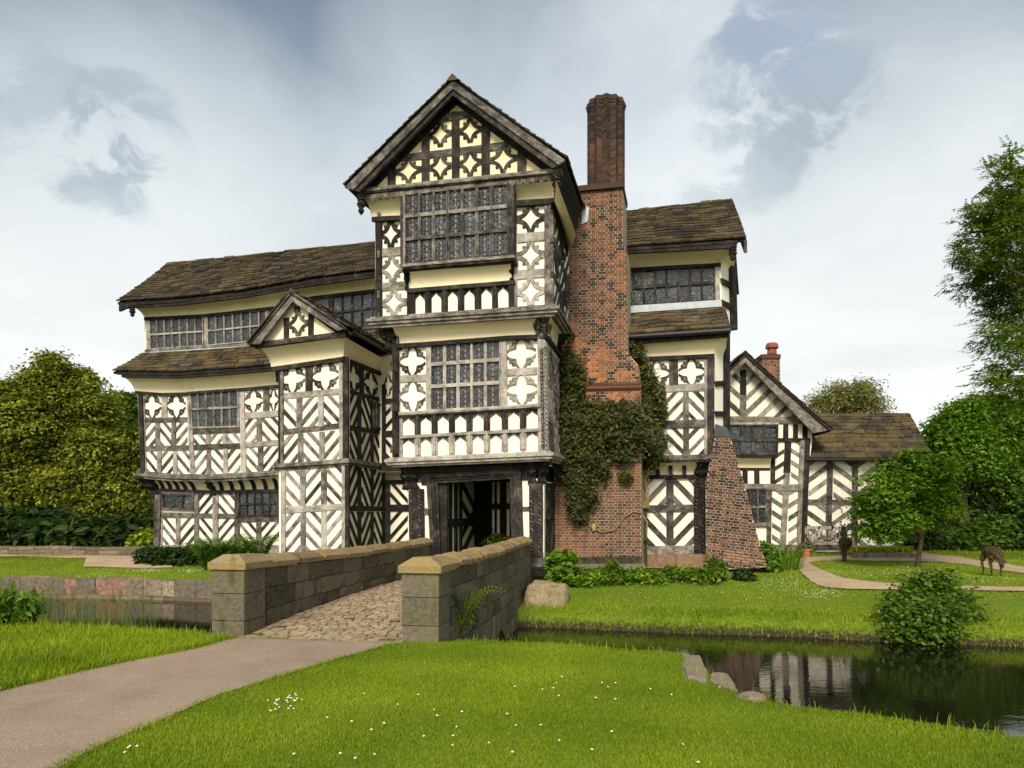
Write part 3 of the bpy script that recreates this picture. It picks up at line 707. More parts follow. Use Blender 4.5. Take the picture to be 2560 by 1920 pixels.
mb.build('timber_frame', M['timber'], wl)
wb = wall(house, pBk, [r6(*p) for p in ((1170, 430), (1420, 430), (1420, 1060), (1170, 1060))]); mb = MB()
for x0, x1 in ((1165, 1188), (1212, 1236), (1268, 1335), (1368, 1420)): V(mb, pBk, r6, x0, x1, 430, 1060, t=.06)
H(mb, pBk, r6, 1165, 1420, 650, 715, 645, 708, t=.06); H(mb, pBk, r6, 1165, 1420, 1005, 1060, 1000, 1060, t=.1); timbers(mb, wb)
core(house, -6.6, -3.75, 21.05, 21.15, 0, 2.8, 'dark'); core(house, -6.6, -3.7, 18.12, 21.1, 2.72, 2.85, 'dark')  # passage back wall and ceiling coloured near-black for its darkness
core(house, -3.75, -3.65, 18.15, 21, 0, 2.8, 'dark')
core(house, -7.15, -3.55, 17.75, 22, 3.0, 6.3); core(house, -7.5, -3.3, 17.4, 22, 6.3, 9.2)
core(house, -7.0, -6.28, 18.15, 22, 0, 2.9)
# ================================================================ STAIR BAY
QB = 18.6; pB, sB = front_plane(QB), side_plane(-9.23)
T['lo'], T['hi'] = .38, .9
bw = wall(house, pB, [r2(*p) for p in ((1150, -68), (1655, -148), (1655, 1300), (1160, 1320))]); mb = MB()
H(mb, pB, r1, 1315, 1852, 1010, 1040, 930, 962, t=.1, out=.10)
V(mb, pB, r2, 1158, 1186, -64, 660, t=.55, out=.05); V(mb, pB, r2, 1150, 1162, -64, 660, t=.1, out=.06); V(mb, pB, r2, 1592, 1622, -135, 620, t=.75, out=.05, lean=4); V(mb, pB, r2, 1620, 1656, -145, 630, t=.14, out=.075)
V(mb, pB, r2, 1170, 1202, 660, 1300, t=.8, out=.04); V(mb, pB, r2, 1612, 1640, 630, 1270, t=.75, out=.05); V(mb, pB, r2, 1636, 1664, 630, 1270, t=.16, out=.07)
for q in (((1378, 1008), (1560, 985), (1562, 1188), (1380, 1205)), ((1618, 980), (1812, 962), (1814, 1168), (1620, 1188))): quatB(mb, Cell(pB, r1, *q), .3)
V(mb, pB, r1, 1563, 1616, 985, 1190, t=.2)
def brow(pl, R, xs, posts, y0, y1, dirs, slope, t=None, **k):
    row(mb, pl, R, xs, y0, y1, dirs, slope, t=t, **k)
    for a, b in posts: V(mb, pl, R, a, b, y0+slope*(a-xs[0][0]), y1+slope*(a-xs[0][0]), slope=slope)
H(mb, pB, r2, 1176, 1600, 125, 165, 88, 133, t=.82)
brow(pB, r2, ((1186, 1282), (1322, 1438), (1480, 1600)), ((1282, 1322), (1438, 1480)), 166, 388, '\\/\\', -.075)
H(mb, pB, r2, 1176, 1612, 388, 428, 338, 378, t=.4)
brow(pB, r2, ((1186, 1292), (1332, 1448), (1488, 1610)), ((1292, 1332), (1448, 1488)), 428, 640, '/\\/', -.08)
brow(pB, r2, ((1202, 1308), (1350, 1462), (1502, 1612)), ((1308, 1350), (1462, 1502)), 672, 952, '\\/\\', -.065)
H(mb, pB, r2, 1196, 1618, 952, 998, 926, 972, t=.78)
brow(pB, r2, ((1202, 1312), (1350, 1462), (1502, 1612)), ((1312, 1350), (1462, 1502)), 998, 1300, '/\\/', -.05)
timbers(mb, bw)
bs = wall(house, sB, [r2(*p) for p in ((1655, -145), (1930, 10), (1925, 1260), (1660, 1290))]); mb = MB(); T['lo'], T['hi'] = .04, .14
f = lambda a, b: (1660+a*262, b)
def sidebeam(y0, y1, h): strip(mb, sB, r2(1656, y0), r2(1925, y1), r2(1656, y0+h), r2(1925, y1+h*.85))
strip(mb, sB, r1(1852, 930), r1(2140, 1045), r1(1852, 962), r1(2140, 1075), .06, out=.10)
sidebeam(92, 168, 32); sidebeam(352, 398, 40); sidebeam(945, 950, 38)
xp = [(1665, 1735), (1757, 1830), (1848, 1915)]
for k, (ya, yb, yc, yd, dd) in enumerate(((128, 200, 352, 398, '/\\/'), (394, 438, 605, 642, '\\/\\'), (650, 690, 945, 950, '/\\/'), (985, 988, 1270, 1255, '\\/\\'))):
    y = lambda x, a, b: a+(b-a)*(x-1660)/262
    for (l, r), d in zip(xp, dd): diag(mb, Cell(sB, r2, (l, y(l, ya, yb)), (r, y(r, ya, yb)), (r, y(r, yc, yd)), (l, y(l, yc, yd))), d, ang=50, w=.10, period=.45)
    for l, r in ((1735, 1757), (1830, 1848), (1912, 1928)): strip(mb, sB, r2(l, y(l, ya, yb)), r2(l, y(l, yc, yd)), r2(r, y(r, ya, yb)), r2(r, y(r, yc, yd)))
for q in (((1868, 970), (1972, 1015), (1976, 1195), (1872, 1175)), ((2002, 1030), (2098, 1070), (2102, 1235), (2006, 1205))): quatB(mb, Cell(sB, r1, *q), .05)
strip(mb, sB, r1(1972, 1010), r1(1976, 1200), r1(2002, 1025), r1(2006, 1205), .06)
timbers(mb, bs)
window(house, sB, r2, (1836, 200), (1884, 215), (1884, 380), (1836, 365), 3, (), t=.5, mull=.05, frame=.05)
a, b, c = pB.pt(r2(1150, 640)), pB.pt(r2(1655, 600)), sB.pt(r2(1925, 640))
moulding(house, [a+NI*1.5, a, b, c], [-UU, NO-UU, NO+UU, UU], ((0, -.05, .08), (-.05, -.12, .14), (-.12, -.18, .08)), .5)
# bay roof and gable
pBR = front_plane(18.0)
cove(house, pB, r1, ((1308, 1008), (1850, 930)), front_plane(18.2), ((1225, 872), (1862, 785)))
cove3(house, [sB.pt(r1(1850, 930)), sB.pt(r1(2138, 1048))], [side_plane(-8.9).pt(r1(1862, 785)), side_plane(-8.9).pt(r1(2150, 950))])
pBg2 = front_plane(18.22)
bg = wall(house, pBg2, [r1(*p) for p in ((1230, 830), (1470, 520), (1800, 760))], mat='cove'); mb = MB(); T['lo'], T['hi'] = .15, .4
V(mb, pBg2, r1, 1402, 1440, 640, 805); V(mb, pBg2, r1, 1585, 1625, 600, 770); V(mb, pBg2, r1, 1480, 1520, 555, 600, t=.1)
quatA(mb, Cell(pBg2, r1, (1440, 612), (1585, 592), (1588, 765), (1440, 785)), .35, .085)
timbers(mb, bg)
mb = MB(); H(mb, pBg2, r1, 1200, 1862, 842, 862, 762, 780, t=.25, out=.10, depth=.3); H(mb, pBg2, r1, 1200, 1866, 820, 843, 740, 763, t=.35, out=.04, depth=.3); mb.build('cornice', M['timber'], house)
for pts in (((1456, 440), (1140, 838), (1468, 520), (1218, 838)), ((1456, 440), (1872, 716), (1468, 520), (1800, 738))):
    mb = MB(); strip(mb, pBR, *[r1(*p) for p in pts], .5, out=.03, depth=.08); mb.build('bargeboard', M['timber'], house)
pBt = front_plane(17.96); el, ap, er = pBt.pt(r1(1125, 832)), pBt.pt(r1(1456, 432)), pBt.pt(r1(1882, 706)); bk = NI*3.6
roof(house, [el+bk, el], [ap+bk, ap], 8, .38, lo=.15, hi=.65); roof(house, [er, er+bk], [ap, ap+bk], 8, .38, lo=.15, hi=.65); ridge_caps(house, ap, ap+bk, 7, .12)
mb = MB(); mb.tube([er+NI*.3-Vector((0, 0, .07)), er+bk*.93-Vector((0, 0, .12))], .05, 8, .1); mb.build('gutter', M['iron'], house)
core(house, -11.2, -9.35, 18.75, 22, -.2, 6.2)
# ================================================================ LEFT WING
p1, p0, pW = front_plane(21.0), front_plane(21.45), front_plane(22.0)
T['lo'], T['hi'] = .40, .85
w1 = wall(house, p1, [r2(*p) for p in ((128, 100), (470, 110), (900, 70), (2110, -60), (2110, 700), (1150, 700), (660, 735), (148, 715))]); mb = MB()
PL(mb, p1, r2, ((108, 108), (300, 122), (480, 118), (860, 88), (1140, 62)), 20, t=.1, out=.10)
V(mb, p1, r2, 130, 160, 120, 720, t=.14, out=.08, lean=18); V(mb, p1, r2, 158, 178, 130, 720, t=.75, lean=12)
for q in (((168, 135), (298, 135), (300, 300), (172, 300)), ((344, 135), (476, 135), (482, 298), (346, 300)), ((906, 112), (1038, 100), (1038, 252), (908, 266))): quatB(mb, Cell(p1, r2, *q), .32)
quatB(mb, Cell(p1, r2, (1086, 98), (1150, 92), (1150, 248), (1088, 254)), .3)
V(mb, p1, r2, 300, 342, 130, 302, t=.7); V(mb, p1, r2, 1040, 1084, 95, 255, t=.45)
H(mb, p1, r2, 170, 486, 302, 337, 300, 335, t=.42); H(mb, p1, r2, 178, 500, 510, 547, 503, 540, t=.5)
brow(p1, r2, ((172, 256), (290, 372), (404, 492)), ((256, 290), (372, 404)), 337, 508, '/\\/', 0)
brow(p1, r2, ((180, 268), (300, 386), (416, 506)), ((268, 300), (386, 416)), 547, 712, '\\/\\', 0)
V(mb, p1, r2, 482, 514, 112, 715, t=.82, lean=28, out=.05)
H(mb, p1, r2, 528, 868, 376, 420, 368, 410, t=.4, out=.05); H(mb, p1, r2, 540, 876, 500, 540, 488, 528, t=.35)
brow(p1, r2, ((538, 624), (656, 748), (780, 870)), ((624, 656), (748, 780)), 420, 500, '\\/\\', -.03)
brow(p1, r2, ((542, 628), (660, 750), (782, 876)), ((628, 660), (750, 782)), 540, 722, '/\\/', -.05)
V(mb, p1, r2, 866, 902, 85, 705, t=.82, lean=14, out=.05)
H(mb, p1, r2, 904, 1160, 266, 312, 248, 292, t=.75); H(mb, p1, r2, 910, 1160, 482, 520, 464, 502, t=.75)
brow(p1, r2, ((908, 992), (1030, 1150)), ((992, 1030),), 312, 482, '/\\', -.08); brow(p1, r2, ((914, 1002), (1040, 1150)), ((1002, 1040),), 520, 702, '\\/', -.08)
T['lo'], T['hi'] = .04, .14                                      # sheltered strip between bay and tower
quatB(mb, Cell(p1, r1, (2155, 1075), (2215, 1060), (2215, 1220), (2155, 1230)), .06)
V(mb, p1, r2, 1905, 1932, 60, 640); H(mb, p1, r2, 1905, 2110, 170, 205, 150, 190); H(mb, p1, r2, 1905, 2110, 400, 445, 395, 435)
row(mb, p1, r2, ((1932, 2060),), 205, 400, '/'); row(mb, p1, r2, ((1932, 2060),), 445, 640, '\\')
timbers(mb, w1)
window(house, p1, r2, (518, 128), (862, 104), (864, 362), (524, 372), 6, (.48,), t=.62, mull=.06, frame=.06)
P_ = [p1.pt(r2(*p)) for p in ((146, 690), (400, 712), (660, 716), (900, 704), (1168, 684))]
moulding(house, [P_[0]+NI*.6]+P_, [-UU, NO-UU]+[NO]*4, ((0, -.07, .09), (-.07, -.16, .15), (-.16, -.24, .09)), .55)
P_ = [p1.pt(r2(*p)) for p in ((1900, 640), (2120, 640))]; moulding(house, P_, [NO]*2, ((0, -.07, .09), (-.07, -.2, .13)), .1)
cove(house, p1, r1, ((290, 1196), (560, 1203), (830, 1183), (1100, 1160), (1345, 1140)), front_plane(20.62), ((192, 1080), (480, 1090), (760, 1078), (1040, 1055), (1335, 1022)))
cove(house, p1, r1, ((2110, 1060), (2260, 1030)), front_plane(20.62), ((2110, 940), (2260, 920)))
# ground floor
T['lo'], T['hi'] = .35, .75
w0 = wall(house, p0, [r2(*p) for p in ((255, 800), (1170, 800), (2110, 760), (2110, 1300), (1170, 1300), (250, 1290))]); mb = MB()
PL(mb, p0, r2, ((280, 818), (660, 832), (1165, 822)), 22, t=.12, out=.10)
V(mb, p0, r2, 252, 296, 850, 1285, t=.3, out=.09, lean=-12); V(mb, p0, r2, 294, 308, 850, 1285, t=.7)
H(mb, p0, r2, 300, 842, 992, 1028, 1004, 1036, t=.45, out=.04)
V(mb, p0, r2, 538, 572, 842, 1232, t=.45); V(mb, p0, r2, 672, 712, 842, 1235, t=.6, out=.05); V(mb, p0, r2, 832, 870, 838, 1235, t=.25)
row(mb, p0, r2, ((574, 672),), 850, 1000, '/'); row(mb, p0, r2, ((712, 832),), 850, 1004, '\\')
brow(p0, r2, ((306, 404), (436, 538), (572, 672), (712, 834)), ((404, 436),), 1030, 1232, '\\/\\/', .02)
H(mb, p0, r2, 868, 1160, 1022, 1062, 1018, 1055, t=.3, out=.05)
brow(p0, r2, ((872, 990), (1026, 1160)), ((990, 1026),), 1062, 1235, '\\/', 0)
H(mb, p0, r2, 290, 1170, 1228, 1290, 1232, 1295, t=.7, out=.06)
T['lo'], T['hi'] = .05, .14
V(mb, p0, r2, 1925, 1965, 760, 1290); H(mb, p0, r2, 1960, 2110, 935, 985, 935, 985); H(mb, p0, r2, 1900, 2110, 760, 790, 755, 785)
row(mb, p0, r2, ((1965, 2095),), 790, 935, '\\'); row(mb, p0, r2, ((1965, 2095),), 985, 1290, '/')
timbers(mb, w0)
window(house, p0, r2, (322, 868), (534, 872), (532, 966), (326, 958), 3, (), t=.3, mull=.05, frame=.07, glass='glass')
window(house, p0, r2, (874, 850), (1150, 842), (1150, 1006), (874, 1014), 5, (.5,), t=.2, mull=.06, frame=.06)
ct = ((255, 742), (430, 756), (660, 762), (900, 752), (1170, 730)); cb = ((283, 820), (470, 828), (660, 832), (900, 828), (1165, 822))
cove(house, p0, r2, cb, p1.shift(-.05), ct)
mb = MB(); lerp = lambda L, s: tuple(np.interp(s, np.linspace(0, 1, len(L)), [p[i] for p in L]) for i in (0, 1))
for x in (320, 385, 450, 515, 585, 735, 800, 870, 940, 1010, 1080, 1145):
    s = (x-283)/(1165-283); b = p0.pt(r2(*lerp(cb, s)), .02); t_ = p1.pt(r2(*lerp(ct, min(1, max(0, s-.035)))), -.03)
    pts = []
    for k in range(7):
        ph = k/6*math.pi/2; fz, fo = math.sin(ph)*.75+.25*k/6, (1-math.cos(ph))*.75+.25*k/6
        pts.append(Vector((b.x+(t_.x-b.x)*fo, b.y+(t_.y-b.y)*fo, b.z+(t_.z-b.z)*fz)))
    mb = MB()
    for a, c in zip(pts[:-1], pts[1:]): mb.box((a+c)/2, UU*.06, (c-a)*.52, (c-a).cross(UU).normalized()*.03, .08)
    mb.build('rib', M['timber'], house)
bracket(house, p0.pt(r2(205, 742), .1), p0.pt(r2(270, 865)), NO, .42, .5, t=.08); bracket(house, p0.pt(r2(668, 760)), p0.pt(r2(690, 870)), NO, .22, .42, t=.1)
core(house, -18.0, -7.4, 22.2, 27, 5.2, 8.2); core(house, -17.35, -7.2, 21.65, 27, .1, 3.2); core(house, -17.45, -7.3, 21.2, 27, 3.1, 5.4)
# pent roof between first floor and gallery
pe, pt_ = front_plane(20.42), front_plane(21.92)
ev = [pe.pt(r1(*p)) for p in ((122, 1036), (640, 1042), (1160, 1004), (1680, 950), (2260, 880))]; rg = [pt_.pt(r1(*p)) for p in ((348, 906), (800, 882), (1200, 850), (1660, 790), (2140, 735))]
roof(house, ev, rg, 7, .55, mat='slate_warm', lo=.25, hi=.9, expo=.8)
mb = MB(); pf = front_plane(20.52); PL(mb, pf, r1, ((190, 1062), (600, 1068), (1000, 1040), (1345, 1010)), 24, t=.03, depth=.12); PL(mb, pf, r1, ((150, 1046), (600, 1052), (1000, 1022), (1345, 992)), 18, t=.05, depth=.10, out=.06); mb.build('fascia', M['timber'], house)
mb = MB(); PL(mb, pW.shift(.06), r1, ((345, 893), (800, 868), (1200, 836)), 12, t=.5, depth=.2); mb.build('flashing', M['lead'], house)
# gallery
T['lo'], T['hi'] = .3, .6
g = wall(house, pW, [r1(*p) for p in ((362, 630), (800, 610), (1340, 550), (1640, 470), (2200, 410), (2200, 730), (1200, 850), (364, 900))]); mb = MB()
PL(mb, pW, r1, ((358, 636), (800, 614), (1345, 554), (1620, 478), (2200, 412)), 24, t=.1, out=.09)
V(mb, pW, r1, 372, 402, 652, 885, t=.75, lean=6, out=.05); V(mb, pW, r1, 806, 834, 626, 852, t=.8, lean=5, out=.06); V(mb, pW, r1, 1264, 1292, 578, 700, t=.7, out=.05); V(mb, pW, r1, 1738, 1768, 482, 620, t=.15, out=.06)
H(mb, pW, r1, 364, 1200, 878, 898, 826, 846, t=.55, out=.10)
H(mb, pW, r1, 1640, 2200, 742, 762, 690, 708, t=.3, out=.10)
timbers(mb, g)
window(house, pW, r1, (404, 660), (804, 636), (806, 848), (412, 874), 7, (.52,), t=.72, mull=.05, frame=.03)
window(house, pW, r1, (836, 636), (1290, 582), (1292, 806), (840, 846), 7, (.51,), t=.7, mull=.05, frame=.03)
window(house, pW, r1, (1560, 528), (1738, 490), (1740, 740), (1560, 770), 3, (.5,), t=.4, mull=.05, frame=.03)
window(house, pW, r1, (1770, 486), (2140, 432), (2140, 692), (1772, 734), 5, (.5,), t=.2, mull=.06, frame=.03)
cove(house, pW, r1, ((358, 636), (800, 614), (1345, 554), (1620, 478), (2200, 412)), front_plane(21.5), ((262, 552), (720, 512), (1240, 440), (1600, 362), (2200, 296)))
pge, pgr = front_plane(21.3), front_plane(23.8)
ev = [pge.pt(r1(*p)) for p in ((150, 517), (640, 487), (1120, 428), (1600, 340), (2200, 262))]; rg = [pgr.pt(r1(*p)) for p in ((530, 238), (920, 202), (1310, 155), (1700, 113), (2200, 66))]
roof(house, ev, rg, 17, .50, lo=.15, hi=.8, sag=.03); ridge_caps(house, rg[0], rg[-1], 22, .14)
roof(house, [ev[-1]+NI*5, ev[0]+NI*5], [rg[-1], rg[0]], 9, .7)
mb = MB(); pf = front_plane(21.42); PL(mb, pf, r1, ((190, 530), (640, 502), (1120, 446), (1600, 360), (2200, 280)), 22, t=.03, depth=.12, out=.05); PL(mb, pf, r1, ((190, 548), (640, 522), (1120, 464), (1600, 378), (2200, 298)), 22, t=.03, depth=.1); mb.build('fascia', M['timber'], house)
mb = MB(); H(mb, front_plane(21.3), r1, 170, 240, 528, 592, 540, 560, t=.2, depth=.1); mb.build('bargeboard', M['timber'], house)
pendant(front_plane(21.4), r1, 272, 556, 636, w=.10)
# ================================================================ BRICK CHIMNEY
pC = front_plane(19.6)
base_pts = [(1385, 1425), (1385, 1110), (1400, 640), (1421, 612), (1446, 566), (1446, 470), (1556, 460), (1557, 605), (1566, 622), (1568, 880), (1595, 912), (1600, 968), (1603, 1425)]
bo = pC.pt(base_pts[0]); px_m = lambda x, y: ((pC.pt((x, y))-bo).dot(pC.u), (pC.pt((x, y))-bo).z)
cxm, zlo = px_m(1500, 900)[0], px_m(1500, 975)[1]; ztop = px_m(1500, 480)[1]
def dia(a, z):
    if not (px_m(1500, 1060)[1] < z < ztop): return False
    s = .62; u = ((a-cxm)/s + (z-zlo)/(s*1.25)) % 2; v = ((a-cxm)/s - (z-zlo)/(s*1.25)) % 2
    return min(u, 2-u) < .13 or min(v, 2-v) < .13
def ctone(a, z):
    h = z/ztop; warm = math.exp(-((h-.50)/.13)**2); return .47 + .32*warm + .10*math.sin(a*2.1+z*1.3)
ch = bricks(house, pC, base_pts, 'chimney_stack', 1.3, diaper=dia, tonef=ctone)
sC = Plane(pC.pt((1603, 1000)), UU)
mb = MB()                                                        # string course, cap course
for (x0, x1, y0, y1, o) in ((1440, 1603, 963, 976, .06), (1440, 1603, 969, 973, .10)): H(mb, pC, lambda x, y: (x, y), x0, x1, y0, y1, y0-4, y1-4, t=.45, out=o, depth=.1)
mb.build('string_course', M['brick'], ch); mb = MB(); H(mb, pC, lambda x, y: (x, y), 1440, 1558, 464, 478, 452, 466, t=.22, out=.10, depth=1.4)
mb.build('cap_course', M['brick'], ch)
mb = MB()
for i in range(20): mb.box(pC.pt((1446+i*8, 961-i*.15), .05), UU*.03, NO*.05, Vector((0, 0, .035)), .3)
mb.build('dentil_course', M['brick'], ch)
mb = MB(); H(mb, pC, lambda x, y: (x, y), 1392, 1603, 1393, 1412, 1391, 1409, t=.08, out=.06, depth=.2); H(mb, pC, lambda x, y: (x, y), 1378, 1612, 1412, 1436, 1409, 1433, t=.75, out=.14, depth=.3); mb.build('plinth', M['parapet'], ch)
# star-plan shaft built of zigzag courses
t0 = pC.pt((1463, 462)); t1 = pC.pt((1556, 452)); wsh = (t1-t0).length; cen = (t0+t1)/2 + NI*(wsh/2+.06); ztp = pC.pt((1510, 262)).z + .05
mb = MB(); mm = MB(); NS = 12; z = min(t0.z, t1.z)-.02; k = 0
def star(c, R, zz, ph=0.0): return [c + UU*math.cos(2*math.pi*(i+.0)/(2*NS)+.13)*(R*(1.0 if i % 2 == 0 else .87)) + NI*math.sin(2*math.pi*i/(2*NS)+.13)*(R*(1.0 if i % 2 == 0 else .87)) + Vector((0, 0, zz)) for i in range(2*NS)]
cflat = Vector((cen.x, cen.y, 0)); R0 = wsh/2*1.04
while z < ztp:
    for ring, (ra, za, zb) in enumerate(((1, .008, .058), (.96, .058, .076))):
        a, b = star(cflat, R0*ra, z+za), star(cflat, R0*ra, z+zb); tgt = mb if ring == 0 else mm
        for i in range(2*NS):
            j = (i+1) % (2*NS); dz = Vector((0, 0, .022)); up = (dz, -dz) if i % 2 == 0 else (-dz, dz)
            tn = random.uniform(.08, .5) - .12*(z > ztp-.9)
            tgt.face([a[i]+up[0], a[j]+up[1], b[j]+up[1], b[i]+up[0]], tn)
            if ring == 0: tgt.face([b[i]+up[0], b[j]+up[1], cflat+(b[j]-cflat)*.9+Vector((0, 0, 0)), cflat+(b[i]-cflat)*.9], tn*.7) if False else None
    z += .076; k += 1
for i, (ra, h) in enumerate(((1.03, .07), (1.07, .07), (1.02, .07))):
    a, b = star(cflat, R0*ra, z), star(cflat, R0*ra, z+h); 
    for q in range(2*NS): j = (q+1) % (2*NS); mb.face([a[q], a[j], b[j], b[q]], .15); mb.face([a[j], a[q], cflat+(a[q]-cflat)*.0+Vector((0, 0, z*0))] if False else [b[q], b[j], Vector((cflat.x, cflat.y, z+h))], .12)
    mb.face(a[::-1], .1); z += h
za_, zb_ = star(cflat, R0*.95, min(t0.z, t1.z)-.1), star(cflat, R0*.95, ztp+.1)
for q in range(2*NS): j = (q+1) % (2*NS); mm.face([za_[q], za_[j], zb_[j], zb_[q]], .3)
sh = mb.build('chimney_shaft', M['brick'], ch); mm.build('mortar_course', M['soot_mortar'], sh)
mb = MB(); q = pC.pt((1454, 560), .05); mb.prism([q, q+UU*.16+Vector((0, 0, .05)), q+UU*.2+Vector((0, 0, .42)), q+Vector((0, 0, .5))], NO, .03, .5); mb.build('flashing', M['lead'], ch)

# framing on the tower's flank above the bay roof (seen only from the left)
mb = MB(); T['lo'], T['hi'] = .3, .6
for q in (17.55, 18.6, 19.7, 20.8): mb.box(Pq(-7.515, q, 7.7), NI*.09, UU*.03, Vector((0, 0, 1.35)), tone()); mb.box(Pq(-7.165, q, 4.6), NI*.09, UU*.03, Vector((0, 0, 1.5)), tone())
for z, p in ((7.0, -7.518), (8.0, -7.518), (6.45, -7.52), (8.95, -7.52), (4.2, -7.168), (5.2, -7.168), (3.15, -7.17)): mb.box(Pq(p, 19.3, z), NI*2.2, UU*.03, Vector((0, 0, .09)), tone())
mb.build('timber_frame', M['timber'], house)
# ================================================================ RIGHT BLOCK
def fp2(q): return front_plane(q, 15.0)
A2 = math.radians(15); U2 = Vector((math.cos(A2), -math.sin(A2), 0)); N2 = Vector((math.sin(A2), math.cos(A2), 0)); NO2 = -N2
q2 = 20.63; R1p, R0p, RGp = fp2(q2), fp2(q2+.35), fp2(q2+1.0)
T['lo'], T['hi'] = .35, .75
w = wall(house, R1p, [r8(*p) for p in ((600, 215), (1085, 215), (1092, 880), (600, 890))]); mb = MB()
H(mb, R1p, r8, 600, 1088, 236, 262, 214, 240, t=.1, out=.10)
for q in (((648, 268), (796, 262), (800, 415), (650, 420)), ((858, 258), (1022, 250), (1026, 408), (860, 412))): quatB(mb, Cell(R1p, r8, *q), .3)
V(mb, R1p, r8, 798, 856, 258, 415, t=.4); V(mb, R1p, r8, 1022, 1042, 245, 870, t=.75, out=.05); V(mb, R1p, r8, 1042, 1088, 240, 880, t=.25, out=.08)
H(mb, R1p, r8, 640, 1026, 418, 464, 404, 450, t=.72); H(mb, R1p, r8, 640, 1032, 644, 694, 634, 682, t=.45, out=.05)
def brow2(xs, posts, y0, y1, dirs, s, pl=R1p, R=r8):
    row(mb, pl, R, xs, y0, y1, dirs, s)
    for a, b in posts: V(mb, pl, R, a, b, y0+s*(a-xs[0][0]), y1+s*(a-xs[0][0]))
brow2(((640, 742), (780, 886), (924, 1026)), ((742, 780), (886, 924)), 464, 644, '\\/\\', -.02); brow2(((640, 745), (784, 888), (926, 1030)), ((745, 784), (888, 926)), 694, 870, '/\\/', -.02)
timbers(mb, w)
a, b = R1p.pt(r8(640, 868)), R1p.pt(r8(1092, 856)); moulding(house, [a, b, b+N2*.8], [NO2, NO2+U2, U2], ((0, -.06, .09), (-.06, -.14, .14), (-.14, -.2, .07)), .5)
w = wall(house, R0p, [r8(*p) for p in ((610, 900), (1030, 900), (1030, 1500), (610, 1500))]); mb = MB()
H(mb, R0p, r8, 640, 975, 990, 1014, 986, 1010, t=.1, out=.08); V(mb, R0p, r8, 958, 1030, 1045, 1495, t=.12, out=.10, lean=-2)
V(mb, R0p, r8, 780, 826, 1010, 1445, t=.3); H(mb, R0p, r8, 655, 960, 1182, 1226, 1176, 1220, t=.35, out=.05); H(mb, R0p, r8, 655, 985, 1442, 1492, 1440, 1490, t=.6, out=.05)
row(mb, R0p, r8, ((655, 780), (826, 960)), 1014, 1180, '/\\', period=.52, w=.13); row(mb, R0p, r8, ((655, 780), (826, 960)), 1226, 1442, '\\/', period=.52, w=.13)
for x in (725, 808, 895): V(mb, R0p.shift(.12), r8, x-12, x+12, 905, 995, t=.06)
timbers(mb, w)
cove(house, R0p, r8, ((640, 992), (975, 988)), R1p, ((640, 905), (985, 902)))
bracket(house, R0p.pt(r8(1015, 900)), R0p.pt(r8(1000, 1055)), NO2, .42, .34, t=.08)
mb = MB(); tn = .6
for (x0, x1) in ((655, 842), (846, 1040)): H(mb, R0p, r8, x0, x1, 1492, 1582, 1492, 1584, t=.5+jit(.1), out=.10, depth=.35)
mb.build('plinth', M['redstone'], house)
mb = MB()
for i in range(44):
    for x in (972, 1016): p = R0p.pt(r8(x, 1062+i*9.6), .115); mb.tube([p-U2*.03+Vector((0, 0, .025)), p+U2*.03-Vector((0, 0, .025))], [.018, .018], 5, .25)
mb.build('carved_post', M['carved'], house)
# upper gallery end
T['lo'], T['hi'] = .3, .6
g = wall(house, RGp, [r7(*p) for p in ((520, 1170), (1165, 1130), (1170, 1460), (520, 1500))]); mb = MB()
H(mb, RGp, r7, 520, 1165, 1186, 1206, 1150, 1172, t=.1, out=.09); V(mb, RGp, r7, 540, 576, 1190, 1450, t=.8, out=.05); V(mb, RGp, r7, 1120, 1158, 1160, 1410, t=.75, out=.06, lean=3)
timbers(mb, g)
window(house, RGp, r7, (580, 1216), (1116, 1182), (1120, 1396), (582, 1432), 7, (.48,), t=.25, mull=.07, frame=.04)
cove(house, RGp, r7, ((520, 1192), (1168, 1155)), fp2(q2+.38), ((520, 1088), (1235, 1048)))
mb = MB(); c = Cell(RGp.shift(.02), r7, (535, 1440), (1168, 1398), (1172, 1442), (540, 1486)); c.poly(mb, [(0, 0), (c.W, 0), (c.W, c.H), (0, c.H)], .5, .06, .1); mb.build('flashing', M['lead'], house)
# end wall (runs back from the corner, seen obliquely)
EW = lambda x0, y0, D: at_depth(r7(x0, y0), D)
c0 = RGp.pt(r7(1160, 1160)); cz = [c0, RGp.pt(r7(1172, 1530))]; dv = Vector((math.cos(math.radians(50)), math.sin(math.radians(50)), 0))
q = [c0, c0+dv*.95+Vector((0, 0, .05)), Vector((0, 0, cz[1].z))+Vector((c0.x, c0.y, 0))+dv*.95, Vector((c0.x, c0.y, cz[1].z))]
nE = Vector((dv.y, -dv.x, 0)); mb = MB(); mb.prism(q, nE, .12, .5, dv, back=True); ew = mb.build('wall', M['plaster'], house); mb = MB()
post3(mb, q[1]-dv*.25+Vector((0, 0, .5)), q[2]-dv*.12-Vector((0, 0, .1)), .34, .09, nE, .1)
for k in (.3, .68): post3(mb, q[0].lerp(q[3], k), q[1].lerp(q[2], k), .16, .05, nE, .1)
timbers(mb, ew)
c1 = R1p.pt(r8(1088, 215)); zb1 = R1p.pt(r8(1088, 870)).z; q = [c1+Vector((0, 0, .6)), c1+dv*.75+Vector((0, 0, .8)), Vector((c1.x, c1.y, zb1))+dv*.75, Vector((c1.x, c1.y, zb1))]
mb = MB(); mb.prism(q, nE, .12, .5, dv, back=True); ew = mb.build('wall', M['plaster'], house); mb = MB()
